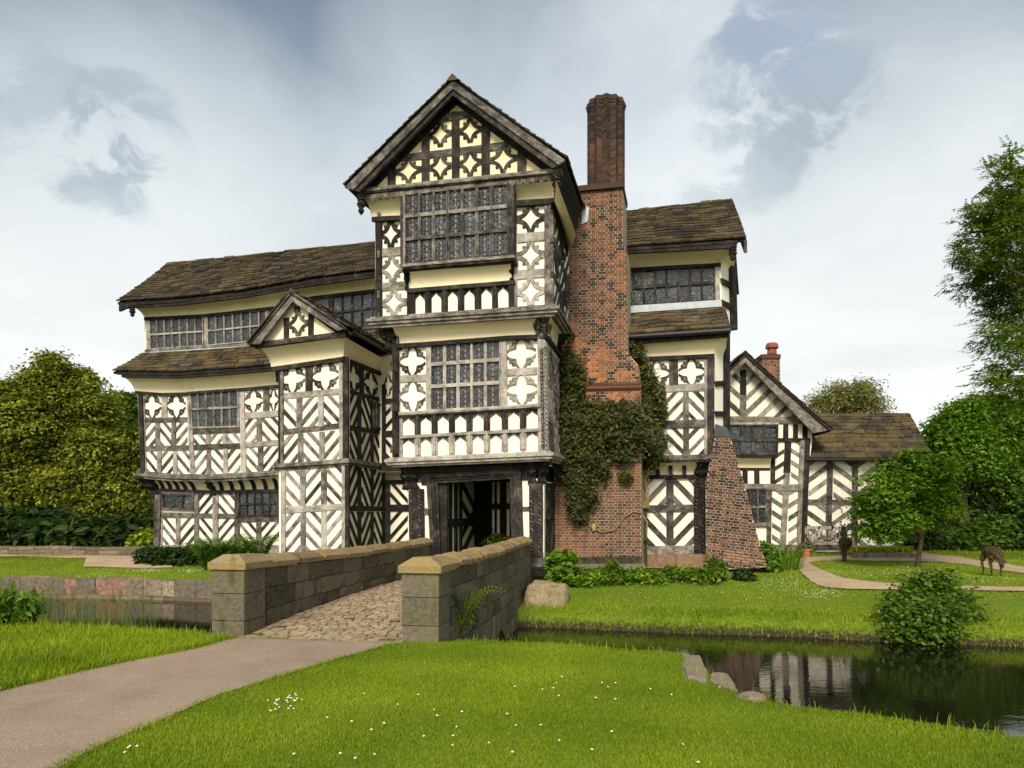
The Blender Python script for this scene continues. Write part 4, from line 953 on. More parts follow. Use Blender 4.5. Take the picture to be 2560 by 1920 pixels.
post3(mb, q[1]-dv*.08, q[2]-dv*.08, .26, .09, nE, .12); post3(mb, q[0].lerp(q[3], .42), q[1].lerp(q[2], .42), .14, .05, nE, .12); post3(mb, q[0].lerp(q[3], .66), q[1].lerp(q[2], .66), .14, .05, nE, .12); timbers(mb, ew)
T1 = fp2(q2+.38).pt(r7(1226, 1052)); cove3(house, [c0, c0+dv*.9], [T1, T1+dv*.45])
T2 = fp2(q2-.3).pt(r8(1140, 100)); cove3(house, [c1, c1+dv*.7], [T2, T2+dv*.3])
# roofs
e0, e1 = fp2(q2+.28).pt(r7(480, 1046)), fp2(q2+.28).pt(r7(1332, 986)); g0, g1 = fp2(q2+2.9).pt(r7(430, 825)), fp2(q2+2.9).pt(r7(1240, 734))
roof(house, [e0, e0.lerp(e1, .5), e1], [g0, g0.lerp(g1, .5), g1], 15, .42, lo=.2, hi=.85); ridge_caps(house, g0, g1, 12, .13); roof(house, [e1+N2*5.2, e0+N2*5.2], [g1, g0], 9, .6)
mb = MB(); pf = fp2(q2+.36); H(mb, pf, r7, 520, 1275, 1052, 1072, 1000, 1018, t=.03, out=.05); H(mb, pf, r7, 520, 1270, 1070, 1092, 1016, 1050, t=.03); mb.build('fascia', M['timber'], house)
mb = MB(); be = e1+U2*.02; up = (g1-e1); mb.prism([be-Vector((0, 0, .08)), be+up-Vector((0, 0, .08)), be+up-Vector((0, 0, .36)), be-Vector((0, 0, .42))+NO2*.02], U2, .08, .3, up, back=True); mb.build('bargeboard', M['timber'], house)
pendant(fp2(q2+.4), r7, 1243, 1040, 1140, w=.11)
e0, e1 = fp2(q2-.42).pt(r7(540, 1622)), fp2(q2-.42).pt(r7(1228, 1576)); g0, g1 = fp2(q2+.95).pt(r7(530, 1492)), fp2(q2+.95).pt(r7(1192, 1442))
roof(house, [e0, e1], [g0, g1], 6, .42, mat='slate_warm', lo=.4, hi=1.0, expo=.8)
mb = MB(); gp = fp2(q2-.5); pts = [gp.pt(r7(x, 1640-(x-545)*.066)) for x in (540, 800, 1000, 1230)]; mb.tube(pts, .075, 10, .5); mb.build('gutter', M['iron'], house, smooth=True)
mb = MB(); H(mb, fp2(q2-.35), r7, 540, 1215, 1662, 1690, 1612, 1638, t=.04); mb.build('fascia', M['timber'], house)
cove(house, R1p, r8, ((620, 236), (1086, 214)), fp2(q2-.32), ((620, 142), (1150, 95)))
mb = MB(); dp = fp2(q2-.12); mb.tube([gp.pt(r8(614, 105)), dp.pt(r8(612, 135)), dp.pt(r8(616, 250)), fp2(q2-.05).pt(r8(640, 330)), fp2(q2).pt(r8(642, 1000)), fp2(q2+.2).pt(r8(644, 1560))], [.06, .06, .055, .055, .06, .065], 10, .4)
for y in (120, 150, 1020, 1200, 1400): a = (dp if y < 300 else fp2(q2)).pt(r8(614 if y < 300 else 643, y)); mb.tube([a-Vector((0, 0, .03)), a+Vector((0, 0, .03))], .075, 10, .4)
mb.build('drainpipe', mat_simple('mossy_iron', (.045, .045, .02), .6, .4, 7), house, smooth=True)
core(house, -3.4, -.1, q2+1.15, q2+5, 4.5, 7.4, U=U2, N=N2); core(house, -3.4, -.35, q2+.5, q2+5, -.1, 2.9, U=U2, N=N2); core(house, -3.4, -.2, q2+.14, q2+5, 2.9, 4.9, U=U2, N=N2)
# raking buttress
pBu = fp2(q2-.25)
bp = [r8(1040, 1600), r8(1028, 1050), r8(1062, 900), r8(1090, 738), r8(1190, 748), r8(1232, 900), r8(1282, 1060), r8(1332, 1260), r8(1376, 1430), r9(428, 1625)]
bu = bricks(house, pBu, bp, 'buttress', 1.1, tilt=-.11, base=.29)
mb = MB(); mb.prism([pBu.pt(r8(*p), .05) for p in ((1086, 742), (1092, 662), (1168, 686), (1196, 745))], NO2, 1.2, .3, U2, back=True); mb.build('coping', mat_simple('slate_cap', (.05, .055, .06), .6), bu)
mb = MB()                                                        # patch of pale new brick low on the buttress
U_, W_ = U2*math.cos(-.11)+Vector((0, 0, math.sin(-.11))), Vector((0, 0, math.cos(.11)))
o = pBu.pt(r9(130, 1580), .016)
for r in range(4):
    for k in range(4-abs(r-1)):
        p = o+U_*(k*.235+(r % 2)*.1)+W_*(r*.078)-U_*.0; mb.prism([p, p+U_*.2, p+U_*.2+W_*.055, p+W_*.055], NO2, .03, .5)
mb.build('patched_brick', mat_simple('pale_brick', (.27, .155, .095), .9), bu)
# ================================================================ GARDEN WING (rear right)
barn = empty('timber_framed_cottage', at_depth((2000, 1390), 26.7), 'low gabled black and white timber framed cottage wing behind the garden bench', 'cottage')
bA = 2.0; pBa, pBl = front_plane(26.6, bA), front_plane(27.0, bA); U3 = Vector((math.cos(math.radians(bA)), -math.sin(math.radians(bA)), 0)); N3 = Vector((-U3.y, U3.x, 0)); NO3 = -N3
T['lo'], T['hi'] = .42, .85
w = wall(barn, pBa, [r9(*p) for p in ((60, 380), (275, 235), (700, 640), (735, 700), (735, 770), (640, 1500), (60, 1500))]); mb = MB()
V(mb, pBa, r9, 245, 288, 285, 455, t=.1); V(mb, pBa, r9, 245, 288, 455, 605, t=.5); H(mb, pBa, r9, 80, 690, 598, 638, 606, 652, t=.6, out=.06)
for d, pts, hf in (('\\', ((60, 290), (245, 290), (245, 600), (60, 600)), ((60, 435), (285, 250))), ('/', ((288, 290), (680, 290), (680, 604), (288, 604)), ((275, 255), (700, 650)))):
    cc = Cell(pBa, r9, *pts); diag(mb, cc, d, period=.56, w=.15, ang=44 if d == '/' else 42, phase=.12, half=(cc.loc(pBa.pt(r9(*hf[0]))), cc.loc(pBa.pt(r9(*hf[1])))))
for x in (540, 606, 672): V(mb, pBa, r9, x, x+34, 655, 750, t=.06)
H(mb, pBa, r9, 500, 725, 748, 772, 748, 772, t=.06, out=.06)
V(mb, pBa, r9, 550, 595, 770, 985, t=.12, lean=-8); V(mb, pBa, r9, 545, 585, 985, 1490, t=.6, lean=-28)
brB = dict(period=.44, w=.125, ang=33)
row(mb, pBa, r9, ((482, 548), (592, 662)), 772, 1062, '/\\', **brB); row(mb, pBa, r9, ((462, 532), (574, 650)), 1108, 1485, '\\/', **brB)
V(mb, pBa, r9, 452, 484, 885, 1100, t=.15); V(mb, pBa, r9, 432, 464, 1100, 1490, t=.45, lean=-8)
H(mb, pBa, r9, 250, 660, 1058, 1100, 1062, 1108, t=.65, out=.05); H(mb, pBa, r9, 240, 450, 950, 968, 950, 968, t=.1)
for x in (262, 342): V(mb, pBa, r9, x, x+36, 966, 1060, t=.1)
V(mb, pBa, r9, 655, 690, 765, 1490, t=.6, lean=-22, out=.07); V(mb, pBa, r9, 686, 722, 765, 1490, t=.14, lean=-24, out=.09)
H(mb, pBa, r9, 300, 645, 1474, 1512, 1474, 1512, t=.5, out=.06)
timbers(mb, w)
pOw = pBa.shift(.28)
fr = window(barn, pOw, r9, (172, 668), (488, 672), (486, 852), (176, 848), 4, (.52,), t=.35, mull=.07, frame=.07)
mb = MB(); H(mb, pOw, r9, 150, 510, 644, 658, 640, 656, t=.75, out=.12, depth=.4); H(mb, pOw, r9, 165, 500, 858, 882, 860, 884, t=.1, out=.08, depth=.36); mb.build('sill', M['timber'], fr)
cove(barn, pBa, r9, ((225, 950), (452, 952)), pOw, ((205, 884), (460, 886)))
fr = window(barn, pBa, r9, (262, 1106), (412, 1102), (412, 1318), (262, 1326), 3, (.52,), t=.4, mull=.07, frame=.06)
mb = MB(); H(mb, pBa, r9, 250, 432, 1326, 1348, 1322, 1344, t=.5, out=.12); mb.build('sill', M['timber'], fr)
for pts in (((282, 170), (60, 395), (282, 232), (60, 450)), ((282, 170), (868, 690), (282, 236), (745, 715))):
    mb = MB(); strip(mb, pBa.shift(.5), *[r9(*p) for p in pts], .58, out=0, depth=.12); mb.build('bargeboard', M['timber'], barn)
pX = pBa.shift(.56); ap, el, er = pX.pt(r9(282, 158)), pX.pt(r9(40, 388)), pX.pt(r9(880, 690)); bk = N3*6
roof(barn, [er, er+bk], [ap, ap+bk], 11, .5, mat='slate_warm', lo=.3, hi=.8); el2 = ap+(el-ap)*2.2; roof(barn, [el2+bk, el2], [ap+bk, ap], 11, .5); ridge_caps(barn, ap, ap+bk, 8, .13)
# long side
w = wall(barn, pBl, [r9(*p) for p in ((690, 890), (1365, 890), (1355, 1505), (660, 1505))]); mb = MB()
T['lo'], T['hi'] = .42, .8
H(mb, pBl, r9, 700, 1360, 888, 905, 890, 905, t=.06, out=.10)
for a, b, ln in ((842, 880, -14), (1012, 1050, -6), (1180, 1218, -4), (1338, 1358, 0)): V(mb, pBl, r9, a, b, 900, 1490, t=.32, lean=ln, out=.05)
H(mb, pBl, r9, 695, 1345, 1165, 1202, 1170, 1206, t=.5, out=.04); H(mb, pBl, r9, 660, 1350, 1474, 1506, 1480, 1512, t=.55, out=.06)
bk_ = dict(period=.52, w=.15, ang=36, phase=.2)
row(mb, pBl, r9, ((712, 842), (880, 1012), (1050, 1180), (1218, 1338)), 905, 1166, '/\\/\\', **bk_); row(mb, pBl, r9, ((695, 832), (868, 1008), (1046, 1176), (1214, 1336)), 1204, 1476, '\\/\\/', **bk_)
timbers(mb, w)
e0, e1 = pBl.shift(.45).pt(r9(690, 884)), pBl.shift(.45).pt(r11(1238, 484)); g0, g1 = pBl.shift(-2.6).pt(r9(700, 590)), pBl.shift(-2.6).pt(r9(1397, 584))
roof(barn, [e0, e0.lerp(e1, .5), e1], [g0, g0.lerp(g1, .5)-Vector((0, 0, .03)), g1], 11, .55, mat='slate_warm', lo=.35, hi=.85, expo=.55); ridge_caps(barn, g0, g1, 9, .16, 'slate_warm'); roof(barn, [e1+N3*6, e0+N3*6], [g1, g0], 9, .7)
mb = MB(); mb.tube([e0-Vector((0, 0, .06))+NO3*.05, e1-Vector((0, 0, .06))+NO3*.05], .06, 8, .1); mb.build('gutter', M['iron'], barn)
mb = MB(); zb = -.2
P3 = lambda x, y, o=0: pBl.pt(r9(x, y), o)
mb.prism([P3(690, 900, -.15), P3(1350, 900, -.15), P3(1350, 1510, -.15), P3(680, 1510, -.15)], NO3, 5, .5, U3, back=True); mb.prism([pBa.pt(r9(100, 640), -.15), pBa.pt(r9(690, 640), -.15), pBa.pt(r9(640, 1500), -.15), pBa.pt(r9(100, 1500), -.15)], NO3, 5, .5, U3, back=True)
sl_ = (g1.z-e1.z)/3.05; gx_ = P3(1350, 900); gt = Vector((gx_.x-.05, gx_.y, 0))+N3*2.6
mb.prism([gt+Vector((0, 0, g1.z-.25)), gt+NO3*2.5+Vector((0, 0, g1.z-2.5*sl_-.25)), gt+N3*2.5+Vector((0, 0, g1.z-2.5*sl_-.25))], U3, .2, .5, N3, back=True)
mb.build('wall', M['plaster'], barn)
mb = MB(); H(mb, pBa, r9, 380, 665, 1508, 1560, 1510, 1560, t=.6, out=.10, depth=.5); H(mb, pBl, r9, 660, 1360, 1505, 1545, 1512, 1550, t=.5, out=.10, depth=.5); mb.build('plinth', M['moatwall'], barn)
# little brick chimney
pc = pBa.shift(-2.6); c = bricks(barn, pc, [r9(400, 400), r9(400, 200), r9(516, 200), r9(518, 480)], 'chimney_stack', .9, base=.5)
mb = MB(); H(mb, pc, r9, 392, 522, 178, 206, 178, 206, t=.35, out=.06, depth=1.0); mb.build('chimney_cap', M['brick'], c)
tp = pc.pt(r9(462, 180), -.4); mb = MB(); mb.tube([tp, tp+Vector((0, 0, .2)), tp+Vector((0, 0, .24)), tp+Vector((0, 0, .36)), tp+Vector((0, 0, .44))], [.19, .17, .25, .24, .19], 12, .5); mb.build('chimney_pot', mat_simple('terracotta', (.22, .07, .04), .75, .2), c)
# ================================================================ GROUND, MOAT, PATHS
WZ = -.8
near_px = [(1106, 1600), (1200, 1600), (1446, 1612), (1569, 1624), (1710, 1634), (1772, 1690), (1840, 1730), (1916, 1752), (2000, 1768), (2184, 1788), (2368, 1817), (2560, 1845)]
near = [(-60, 23), (-30, 16.0), (-14, 12.1), (-9.5, 11.0), (-7.2, 10.42), (-3.7, 9.7)] + [tuple(at_z(p, 0).xy) for p in near_px] + [(7, 2.5), (16, -4), (40, -22)]
far_px = [(10, 1490), (400, 1497), (528, 1503)]
far = [(-60, 32), (-40, 27.4), (-22, 22.9)] + [tuple(at_z(p, WZ).xy) for p in far_px] + [(-5, 19.0), (-2.2, 18.3), (-1.2, 16.6), (-.2, 15.5)] + [tuple(at_z(p, WZ).xy) for p in ((1330, 1568), (1450, 1573), (1569, 1578), (1710, 1584), (1938, 1591), (2208, 1604), (2560, 1618))] + [(14, 11.6), (30, 5.5), (60, -6)]
near, far = np.array(near), np.array(far)
def dist_poly(X, Y, P):
    d = np.full(X.shape, 1e9)
    for (ax, ay), (bx, by) in zip(P[:-1], P[1:]):
        vx, vy = bx-ax, by-ay; t = np.clip(((X-ax)*vx+(Y-ay)*vy)/(vx*vx+vy*vy), 0, 1); d = np.minimum(d, np.hypot(X-ax-t*vx, Y-ay-t*vy))
    return d
def in_poly_np(X, Y, P):
    r = np.zeros(X.shape, bool); n = len(P); j = n-1
    for i in range(n):
        xi, yi = P[i]; xj, yj = P[j]
        if yi != yj: r ^= ((yi > Y) != (yj > Y)) & (X < (xj-xi)*(Y-yi)/(yj-yi)+xi)
        j = i
    return r
MOAT = np.concatenate([near, far[::-1]])
def height(X, Y):
    X, Y = np.asarray(X, float), np.asarray(Y, float); dn, df = dist_poly(X, Y, near), dist_poly(X, Y, far); inm = in_poly_np(X, Y, MOAT)
    farside = (~inm) & (df < dn)
    zl = np.interp(df, [0, .12, 1.6, 4, 7, 20, 80], [-.8, -.33, -.05, .16, .30, .4, .6]); zr = np.interp(df, [0, .22, 1.5, 4, 12, 60], [-.82, -.5, -.28, -.02, .14, .4])
    k = np.clip((X+3)/4, 0, 1); zf = zl*(1-k)+zr*k
    zin = np.maximum(np.maximum(-dn*2.2, -.82-2.2*df), -1.7)
    bump = (.012*np.sin(X*2.3+Y*1.1)+.010*np.sin(X*1.1-Y*2.7))*np.clip((df if True else 0)-.5, 0, 1)
    return np.where(inm, zin, np.where(farside, zf+bump, 0.0))
hz = lambda x, y: float(height(np.array([x]), np.array([y]))[0])
def on_ground(p, up=0):
    """point of the ground seen at photo point p"""
    r = ray(*p); D = np.linspace(3.0 if p[1] > 1500 else 11.0, 90, 600); h = EYE+r.z*D-height(r.x*D, D); k = int(np.argmax(h <= 0))
    if h[k] > 0: return at_z(p, 0)
    D2 = np.linspace(D[max(0, k-1)], D[k], 40); h = EYE+r.z*D2-height(r.x*D2, D2); return Vector((0, 0, EYE))+r*float(D2[int(np.argmax(h <= 0))])
def axis(lo, hi, a, b, fine, mid):
    L = list(np.arange(a, b, fine)); x = a; s = fine
    while x > lo: s *= mid; x -= s; L.insert(0, x)
    x = L[-1]; s = fine
    while x < hi: s *= mid; x += s; L.append(x)
    return np.array(L)
gx, gy = axis(-700, 700, -17, 15, .16, 1.25), axis(-300, 900, 3, 30, .16, 1.25)
GX, GY = np.meshgrid(gx, gy); GZ = height(GX, GY)
V_ = np.stack([GX, GY, GZ], -1).reshape(-1, 3); nx, ny = len(gx), len(gy); I = np.arange(nx*ny).reshape(ny, nx)
Q_ = np.stack([I[:-1, :-1], I[:-1, 1:], I[1:, 1:], I[1:, :-1]], -1).reshape(-1, 4)
def mat_ground():
    t = NT('turf_soil'); p = t.pos(); n1 = t.noise(p, .9, 5, .6); n2 = t.noise(p, 14, 5, .7); sx = t.n('SeparateXYZ'); t.l(p, sx.inputs[0])
    c = t.ramp(n2, [(.25, (.05, .085, .006)), (.5, (.11, .17, .010)), (.75, (.19, .24, .02))]); c = t.mix(t.ramp(n1, [(.45, 0), (.7, .6)]), c, (.10, .12, .02))
    mud = t.ramp(sx.outputs['Z'], [(.0, 1), (.001, 0)]); 
    mr = t.n('MapRange'); t.l(t.math('ADD', sx.outputs['Z'], t.math('MULTIPLY', n2, .25)), mr.inputs[0]); mr.inputs[1].default_value = -.48; mr.inputs[2].default_value = -.60
    c = t.mix(mr.outputs[0], c, t.ramp(n2, [(.3, (.018, .013, .008)), (.7, (.06, .045, .025))]))
    return t.done(t.bsdf(c, .95, .15, t.bump(n2, .6, .03)).outputs[0])
M['ground'] = mat_ground()
gr = np_mesh('ground', V_, Q_, np.full(len(Q_), .5), M['ground']); tag(gr, kind='structure'); gr.data.polygons.foreach_set('use_smooth', [True]*len(Q_))
# water
t = NT('moat_water'); p = t.pos(); wv = t.noise(t.mapping(p, (1.0, 2.2, 1)), 3.2, 3, .55); wv2 = t.noise(t.mapping(p, (1, 2.5, 1)), 14, 2, .5)
b = t.bsdf((.006, .006, .004), .012, .5, t.bump(t.math('ADD', wv, t.math('MULTIPLY', wv2, .2)), .035, .05)); b.inputs['IOR'].default_value = 1.33; M['water'] = t.done(b.outputs[0])
wm = MB(); wm.face([(-60, -25, WZ), (60, -25, WZ), (60, 34, WZ), (-60, 34, WZ)]); 
wat = wm.build('water', M['water']); tag(wat, kind='structure')
# paths
def mat_gravel(name, a, b, sc):
    t = NT(name); p = t.pos(); v = t.n('TexVoronoi', i_Scale=sc); t.l(p, v.inputs['Vector']); n1 = t.noise(p, 1.6, 5, .6); s = t.n('SeparateColor'); t.l(v.outputs['Color'], s.inputs[0])
    c = t.mix(s.outputs[0], a, b); c = t.mix(t.ramp(s.outputs[1], [(.95, 0), (.97, .6)]), c, tuple(min(1, x*2.0) for x in b)); c = t.mix(t.ramp(s.outputs[2], [(.90, 0), (.94, .5)]), c, tuple(x*.45 for x in a)); c = t.mix(t.ramp(n1, [(.38, 0), (.72, .55)]), c, tuple(x*.66 for x in a)); c = t.mix(t.ramp(t.noise(p, .45, 4, .6), [(.45, 0), (.65, .35)]), c, tuple(min(1, x*1.12) for x in b))
    return t.done(t.bsdf(c, .9, .25, t.bump(v.outputs['Distance'], .5, .008)).outputs[0])
M['asphalt'] = mat_gravel('worn_asphalt', (.275, .198, .138), (.345, .255, .185), 95.0); M['gravel'] = mat_gravel('sandy_gravel', (.36, .26, .165), (.46, .345, .225), 60.0)
def ribbon(name, L, Rr, mat, dz=.012, n=60, m=14, ground=True):
    """path surface between two plan edges"""
    def samp(P, s):
        P = [Vector((p[0], p[1], 0)) for p in P]; d = [0]
        for a, b in zip(P[:-1], P[1:]): d.append(d[-1]+(b-a).length)
        x = s*d[-1]; i = max(0, min(int(np.searchsorted(d, x))-1, len(P)-2)); return P[i].lerp(P[i+1], (x-d[i])/max(1e-6, d[i+1]-d[i]))
    rows = []
    for i in range(n+1):
        a, b = samp(L, i/n), samp(Rr, i/n); a = a+(a-b).normalized()*jit(.02); r = [a.lerp(b, j/m) for j in range(m+1)]
        rows.append(r)
    A = np.array([[p.x, p.y] for r in rows for p in r]); Z = height(A[:, 0], A[:, 1])
    for p, z in zip([p for r in rows for p in r], Z): p.z = float(z)+dz
    mb = MB(); mb.grid(rows); o = mb.build(name, mat, smooth=True); o.data.flip_normals() if o.data.polygons[0].normal.z < 0 else None
    return tag(o, kind='structure'), [p[0].xy for p in rows] + [p[-1].xy for p in rows[::-1]]
Lp = [at_z(p).xy for p in ((586, 1597), (485, 1624), (315, 1657), (231, 1675), (0, 1731), (-300, 1830))] + [(-4.6, 3.2), (-5, 2)]
Rp = [at_z(p).xy for p in ((1000, 1606), (900, 1634), (800, 1662), (698, 1694), (542, 1741), (398, 1806), (231, 1875), (152, 1920), (40, 1990))] + [(-1.8, 2.2), (-2.2, 1)]
path, PATH1 = ribbon('path', Lp, Rp, M['asphalt'])
og = lambda R, pts: [on_ground(R(*p)).xy for p in pts]
g1, PATH2 = ribbon('gravel_path', og(r11, ((-140, 1340), (20, 1330), (120, 1318), (200, 1308), (500, 1300), (800, 1300), (1060, 1265), (1300, 1290), (1600, 1335), (2000, 1395), (2300, 1440))),
              og(r11, ((-130, 1380), (60, 1400), (190, 1372), (215, 1345), (500, 1338), (800, 1345), (1120, 1345), (1300, 1350), (1600, 1385), (2000, 1448), (2300, 1500))), M['gravel'], .03, 80)
g2, PATH3 = ribbon('gravel_path', og(r11, ((90, 1330), (110, 1380), (150, 1450), (230, 1520), (320, 1560), (500, 1578), (790, 1582), (1200, 1584), (1600, 1590), (2000, 1596), (2400, 1600))),
              og(r11, ((190, 1345), (215, 1365), (280, 1400), (370, 1445), (480, 1485), (640, 1510), (860, 1530), (1200, 1545), (1600, 1555), (2000, 1562), (2400, 1560))), M['gravel'], .036, 90)
g3, PATH4 = ribbon('gravel_path', og(r13, ((-200, 142), (300, 140), (600, 140), (990, 140), (1100, 150))), og(r13, ((-200, 152), (300, 150), (600, 158), (640, 190), (600, 218))), M['gravel'], .03, 40)
g4, PATH5 = ribbon('gravel_path', og(r13, ((600, 150), (800, 146), (1100, 146))), og(r13, ((575, 220), (800, 224), (1200, 226))), M['gravel'], .04, 40)
# ================================================================ BRIDGE
bridge = empty('stone_bridge', (-1.9, 13.5, 0), 'low sandstone bridge with lichened copings leading over the moat to the gatehouse door', 'bridge')
def pathpt(P, s):
    d = [0]
    for a, b in zip(P[:-1], P[1:]): d.append(d[-1]+(b-a).length)
    x = s*d[-1]; i = max(0, min(int(np.searchsorted(d, x))-1, len(P)-2)); return P[i].lerp(P[i+1], (x-d[i])/(d[i+1]-d[i]))
LI = [at_z(r14(252, 712)), Vector((-2.62, 14.3, 0)), Vector((-1.98, 18.35, 0))]                 # inner foot of the left parapet
RI = [at_z(r14(1262, 742)), Vector((-.62, 13.0, 0)), Vector((.10, 18.0, 0))]
def deckz(s): return .10*s + .10*math.sin(math.pi*s)
def blocks(face, n, ztop, zbot, rows, lens, depth, mb, tmin=.3, tmax=.8, length=None):
    """coursed masonry: face(s) plan point, n outward; each block proud of its joints"""
    S = 0
    for r in range(rows):
        s = -random.uniform(0, .5)*lens/length
        while s < 1:
            w = lens*random.uniform(.55, 1.5)/length; a, b = max(0, s)+.007/length, min(1, s+w)-.007/length; s += w
            if b-a < .02/length: continue
            if 1-b < .12/length: b = 1
            f = lambda u, k: face(u)+Vector((0, 0, zbot(u)+(ztop(u)-zbot(u))*k))
            k0, k1 = r/rows+.008, (r+1)/rows-.008; o = n*random.uniform(.0, .022); tn = random.uniform(tmin, tmax)
            P = [[f(a+(b-a)*i/3, k0+(k1-k0)*j/2)+o+n*(jit(.008) if 0 < i < 3 or j == 1 else -.012) for i in range(4)] for j in range(3)]
            mb.grid(P, tn); ed = [P[0], P[-1]]
            mb.grid([[p-n*depth for p in P[0]], P[0]], tn*.8); mb.grid([P[-1], [p-n*depth for p in P[-1]]], tn*.8)
            mb.grid([[P[j][0]-n*depth for j in range(3)], [P[j][0] for j in range(3)]], tn*.8); mb.grid([[P[j][-1] for j in range(3)], [P[j][-1]-n*depth for j in range(3)]], tn*.8)
            if s >= 1: break
def slabwall(mb, P, n, th, zt, zb, tone_=.15, N=16):
    """mortar core under the blocks"""
    a = [pathpt(P, i/N) for i in range(N+1)]
    for i in range(N):
        u, v = i/N, (i+1)/N; q = [a[i]+Vector((0, 0, zb(u))), a[i+1]+Vector((0, 0, zb(v))), a[i+1]+Vector((0, 0, zt(v))), a[i]+Vector((0, 0, zt(u)))]
        q = [p-n*.012 for p in q]; b = [p-n*(th-.024) for p in q]
        mb.face(q, tone_); mb.face(b[::-1], tone_); mb.face([q[3], q[2], b[2], b[3]], tone_); mb.face([q[1], q[0], b[0], b[1]], tone_)
        if i == 0: mb.face([q[0], q[3], b[3], b[0]], tone_)
        if i == N-1: mb.face([q[2], q[1], b[1], b[2]], tone_)
def coping(mb, P, n, th, zt, L, over=.05, h=.16, s0=0, s1=1):
    s = s0; tot = sum((b-a).length for a, b in zip(P[:-1], P[1:]))
    while s < s1-.003:
        w = L*random.uniform(.5, 1.35)/tot; e = min(s1, s+w);
        if s1-e < .35*L/tot: e = s1
        tn = random.uniform(.45, .95); dz = jit(.014); rr = []
        for k in range(4):
            u = s+.003+(e-s-.006)*k/3; c = pathpt(P, u)-n*th/2; z = zt(u)+dz+jit(.006); hw = th/2+over
            prof = [(-hw, 0), (-hw-.008, h*.45), (-hw*.62, h*.86+jit(.008)), (0, h*1.02+jit(.008)), (hw*.62, h*.86+jit(.008)), (hw+.008, h*.45), (hw, 0)]
            rr.append([c+n*x+Vector((0, 0, z+zz)) for x, zz in prof])
        mb.grid(rr, tn, True); mb.face(rr[0], tn); mb.face(rr[-1][::-1], tn); mb.grid([[r[-1] for r in rr], [r[0] for r in rr]], tn*.6)
        s = e
bd = (LI[1]-LI[0]).normalized(); nR = Vector((bd.y, -bd.x, 0)); nL = -nR                           # nR: towards the right
TH = .36
zL = lambda s: .86-.05*s-.05*math.sin(math.pi*s); zR = lambda s: .84+.0*s
lenL, lenR = sum((b-a).length for a, b in zip(LI[:-1], LI[1:])), sum((b-a).length for a, b in zip(RI[:-1], RI[1:]))
pL_ = MB(); blocks(lambda s: pathpt(LI, s), nR, zL, lambda s: deckz(s)-.06, 3, .62, .06, pL_, .2, .7, lenL)
blocks(lambda s: pathpt(LI, 1-s)-nR*TH, nL, lambda s: zL(1-s), lambda s: -1.2, 6, .6, .06, pL_, .2, .6, lenL)
slabwall(pL_, LI, nR, TH, zL, lambda s: -1.2)
wl = pL_.build('parapet', M['parapet'], bridge); cm = MB(); coping(cm, LI, nR, TH, zL, .85, s0=.055); cm.build('coping', M['coping'], wl)
RO = [p+nR*TH for p in RI]
pR_ = MB()
zbR = lambda s: -1.15
def archz(s, c=.47, hw=.075):  # underside of the low arch near the far end
    return -1.15
blocks(lambda s: pathpt(RO, s), nR, zR, lambda s: -.18, 4, .66, .06, pR_, .15, .6, lenR)
for a, b in ((0.0, .40), (.545, 1.0)): blocks(lambda s: pathpt(RO, a+(b-a)*s), nR, lambda s: -.18, lambda s: -1.2, 3, .6, .06, pR_, .2, .55, lenR*(b-a))
NA = 9                                                                                         # voussoirs
for i in range(NA):
    u0, u1 = i/NA, (i+1)/NA; A = lambda u: (.40+.145*u, -.92+.40*math.sin(math.pi*(.04+.92*u)))
    s0, z0 = A(u0); s1, z1 = A(u1); f = lambda s, z: pathpt(RO, s)+Vector((0, 0, z))+nR*(.01+random.uniform(0, .012))
    pR_.prism([f(s0, z0), f(s1, z1), f(s1, -.185), f(s0, -.185)], nR, .3, random.uniform(.2, .55))
blocks(lambda s: pathpt(RI, 1-s), nL, lambda s: zR(s), lambda s: deckz(1-s)-.06, 3, .62, .06, pR_, .3, .7, lenR)
slabwall(pR_, [p-nR*.0 for p in RO], nR, TH, zR, lambda s: -.2); 
wr = pR_.build('parapet', M['parapet'], bridge); cm = MB(); coping(cm, RO, nR, TH, zR, .55, s0=.055); cm.build('coping', M['coping'], wr)
for P, W_, off, ztop, tn_ in ((LI, .40, -.02, .86, 0), (RO, .42, .03, .85, 0)):                                     # end piers
    c = P[0]-nR*(W_/2-.03)+bd*.20+ (nR*.02 if P is LI else nR*.03); mb = MB(); zc = [-.25, .20, .55, ztop]; hx, hy = W_/2+.02, .25
    for z0, z1 in zip(zc[:-1], zc[1:]):
        j = random.uniform(0, .012); mb.box(c+Vector((0, 0, (z0+z1)/2)), nR*(hx+j), bd*(hy+j), Vector((0, 0, (z1-z0)/2-.005)), random.uniform(.3, .62))
    mb.box(c+Vector((0, 0, .3)), nR*(hx-.012), bd*(hy-.012), Vector((0, 0, .5)), .1)
    pier = mb.build('pier', M['parapet'], bridge); mb = MB(); o = .045
    B = lambda x, y, z: c+nR*x+bd*y+Vector((0, 0, z)); a_, b_ = hx+o, hy+o
    lo = [B(-a_, -b_, ztop), B(a_, -b_, ztop), B(a_, b_+.12, ztop), B(-a_, b_+.12, ztop)]; md = [p+Vector((0, 0, .085)) for p in lo]; hi_ = [B(-a_*.42, -b_*.62, ztop+.19), B(a_*.42, -b_*.62, ztop+.19), B(a_*.42, b_+.12, ztop+.17), B(-a_*.42, b_+.12, ztop+.17)]
    for i in range(4): j = (i+1) % 4; mb.face([lo[i], lo[j], md[j], md[i]], .75); mb.face([md[i], md[j], hi_[j], hi_[i]], .8)
    mb.face(hi_, .8); mb.face(lo[::-1], .5); mb.build('pier_cap', M['coping'], pier)
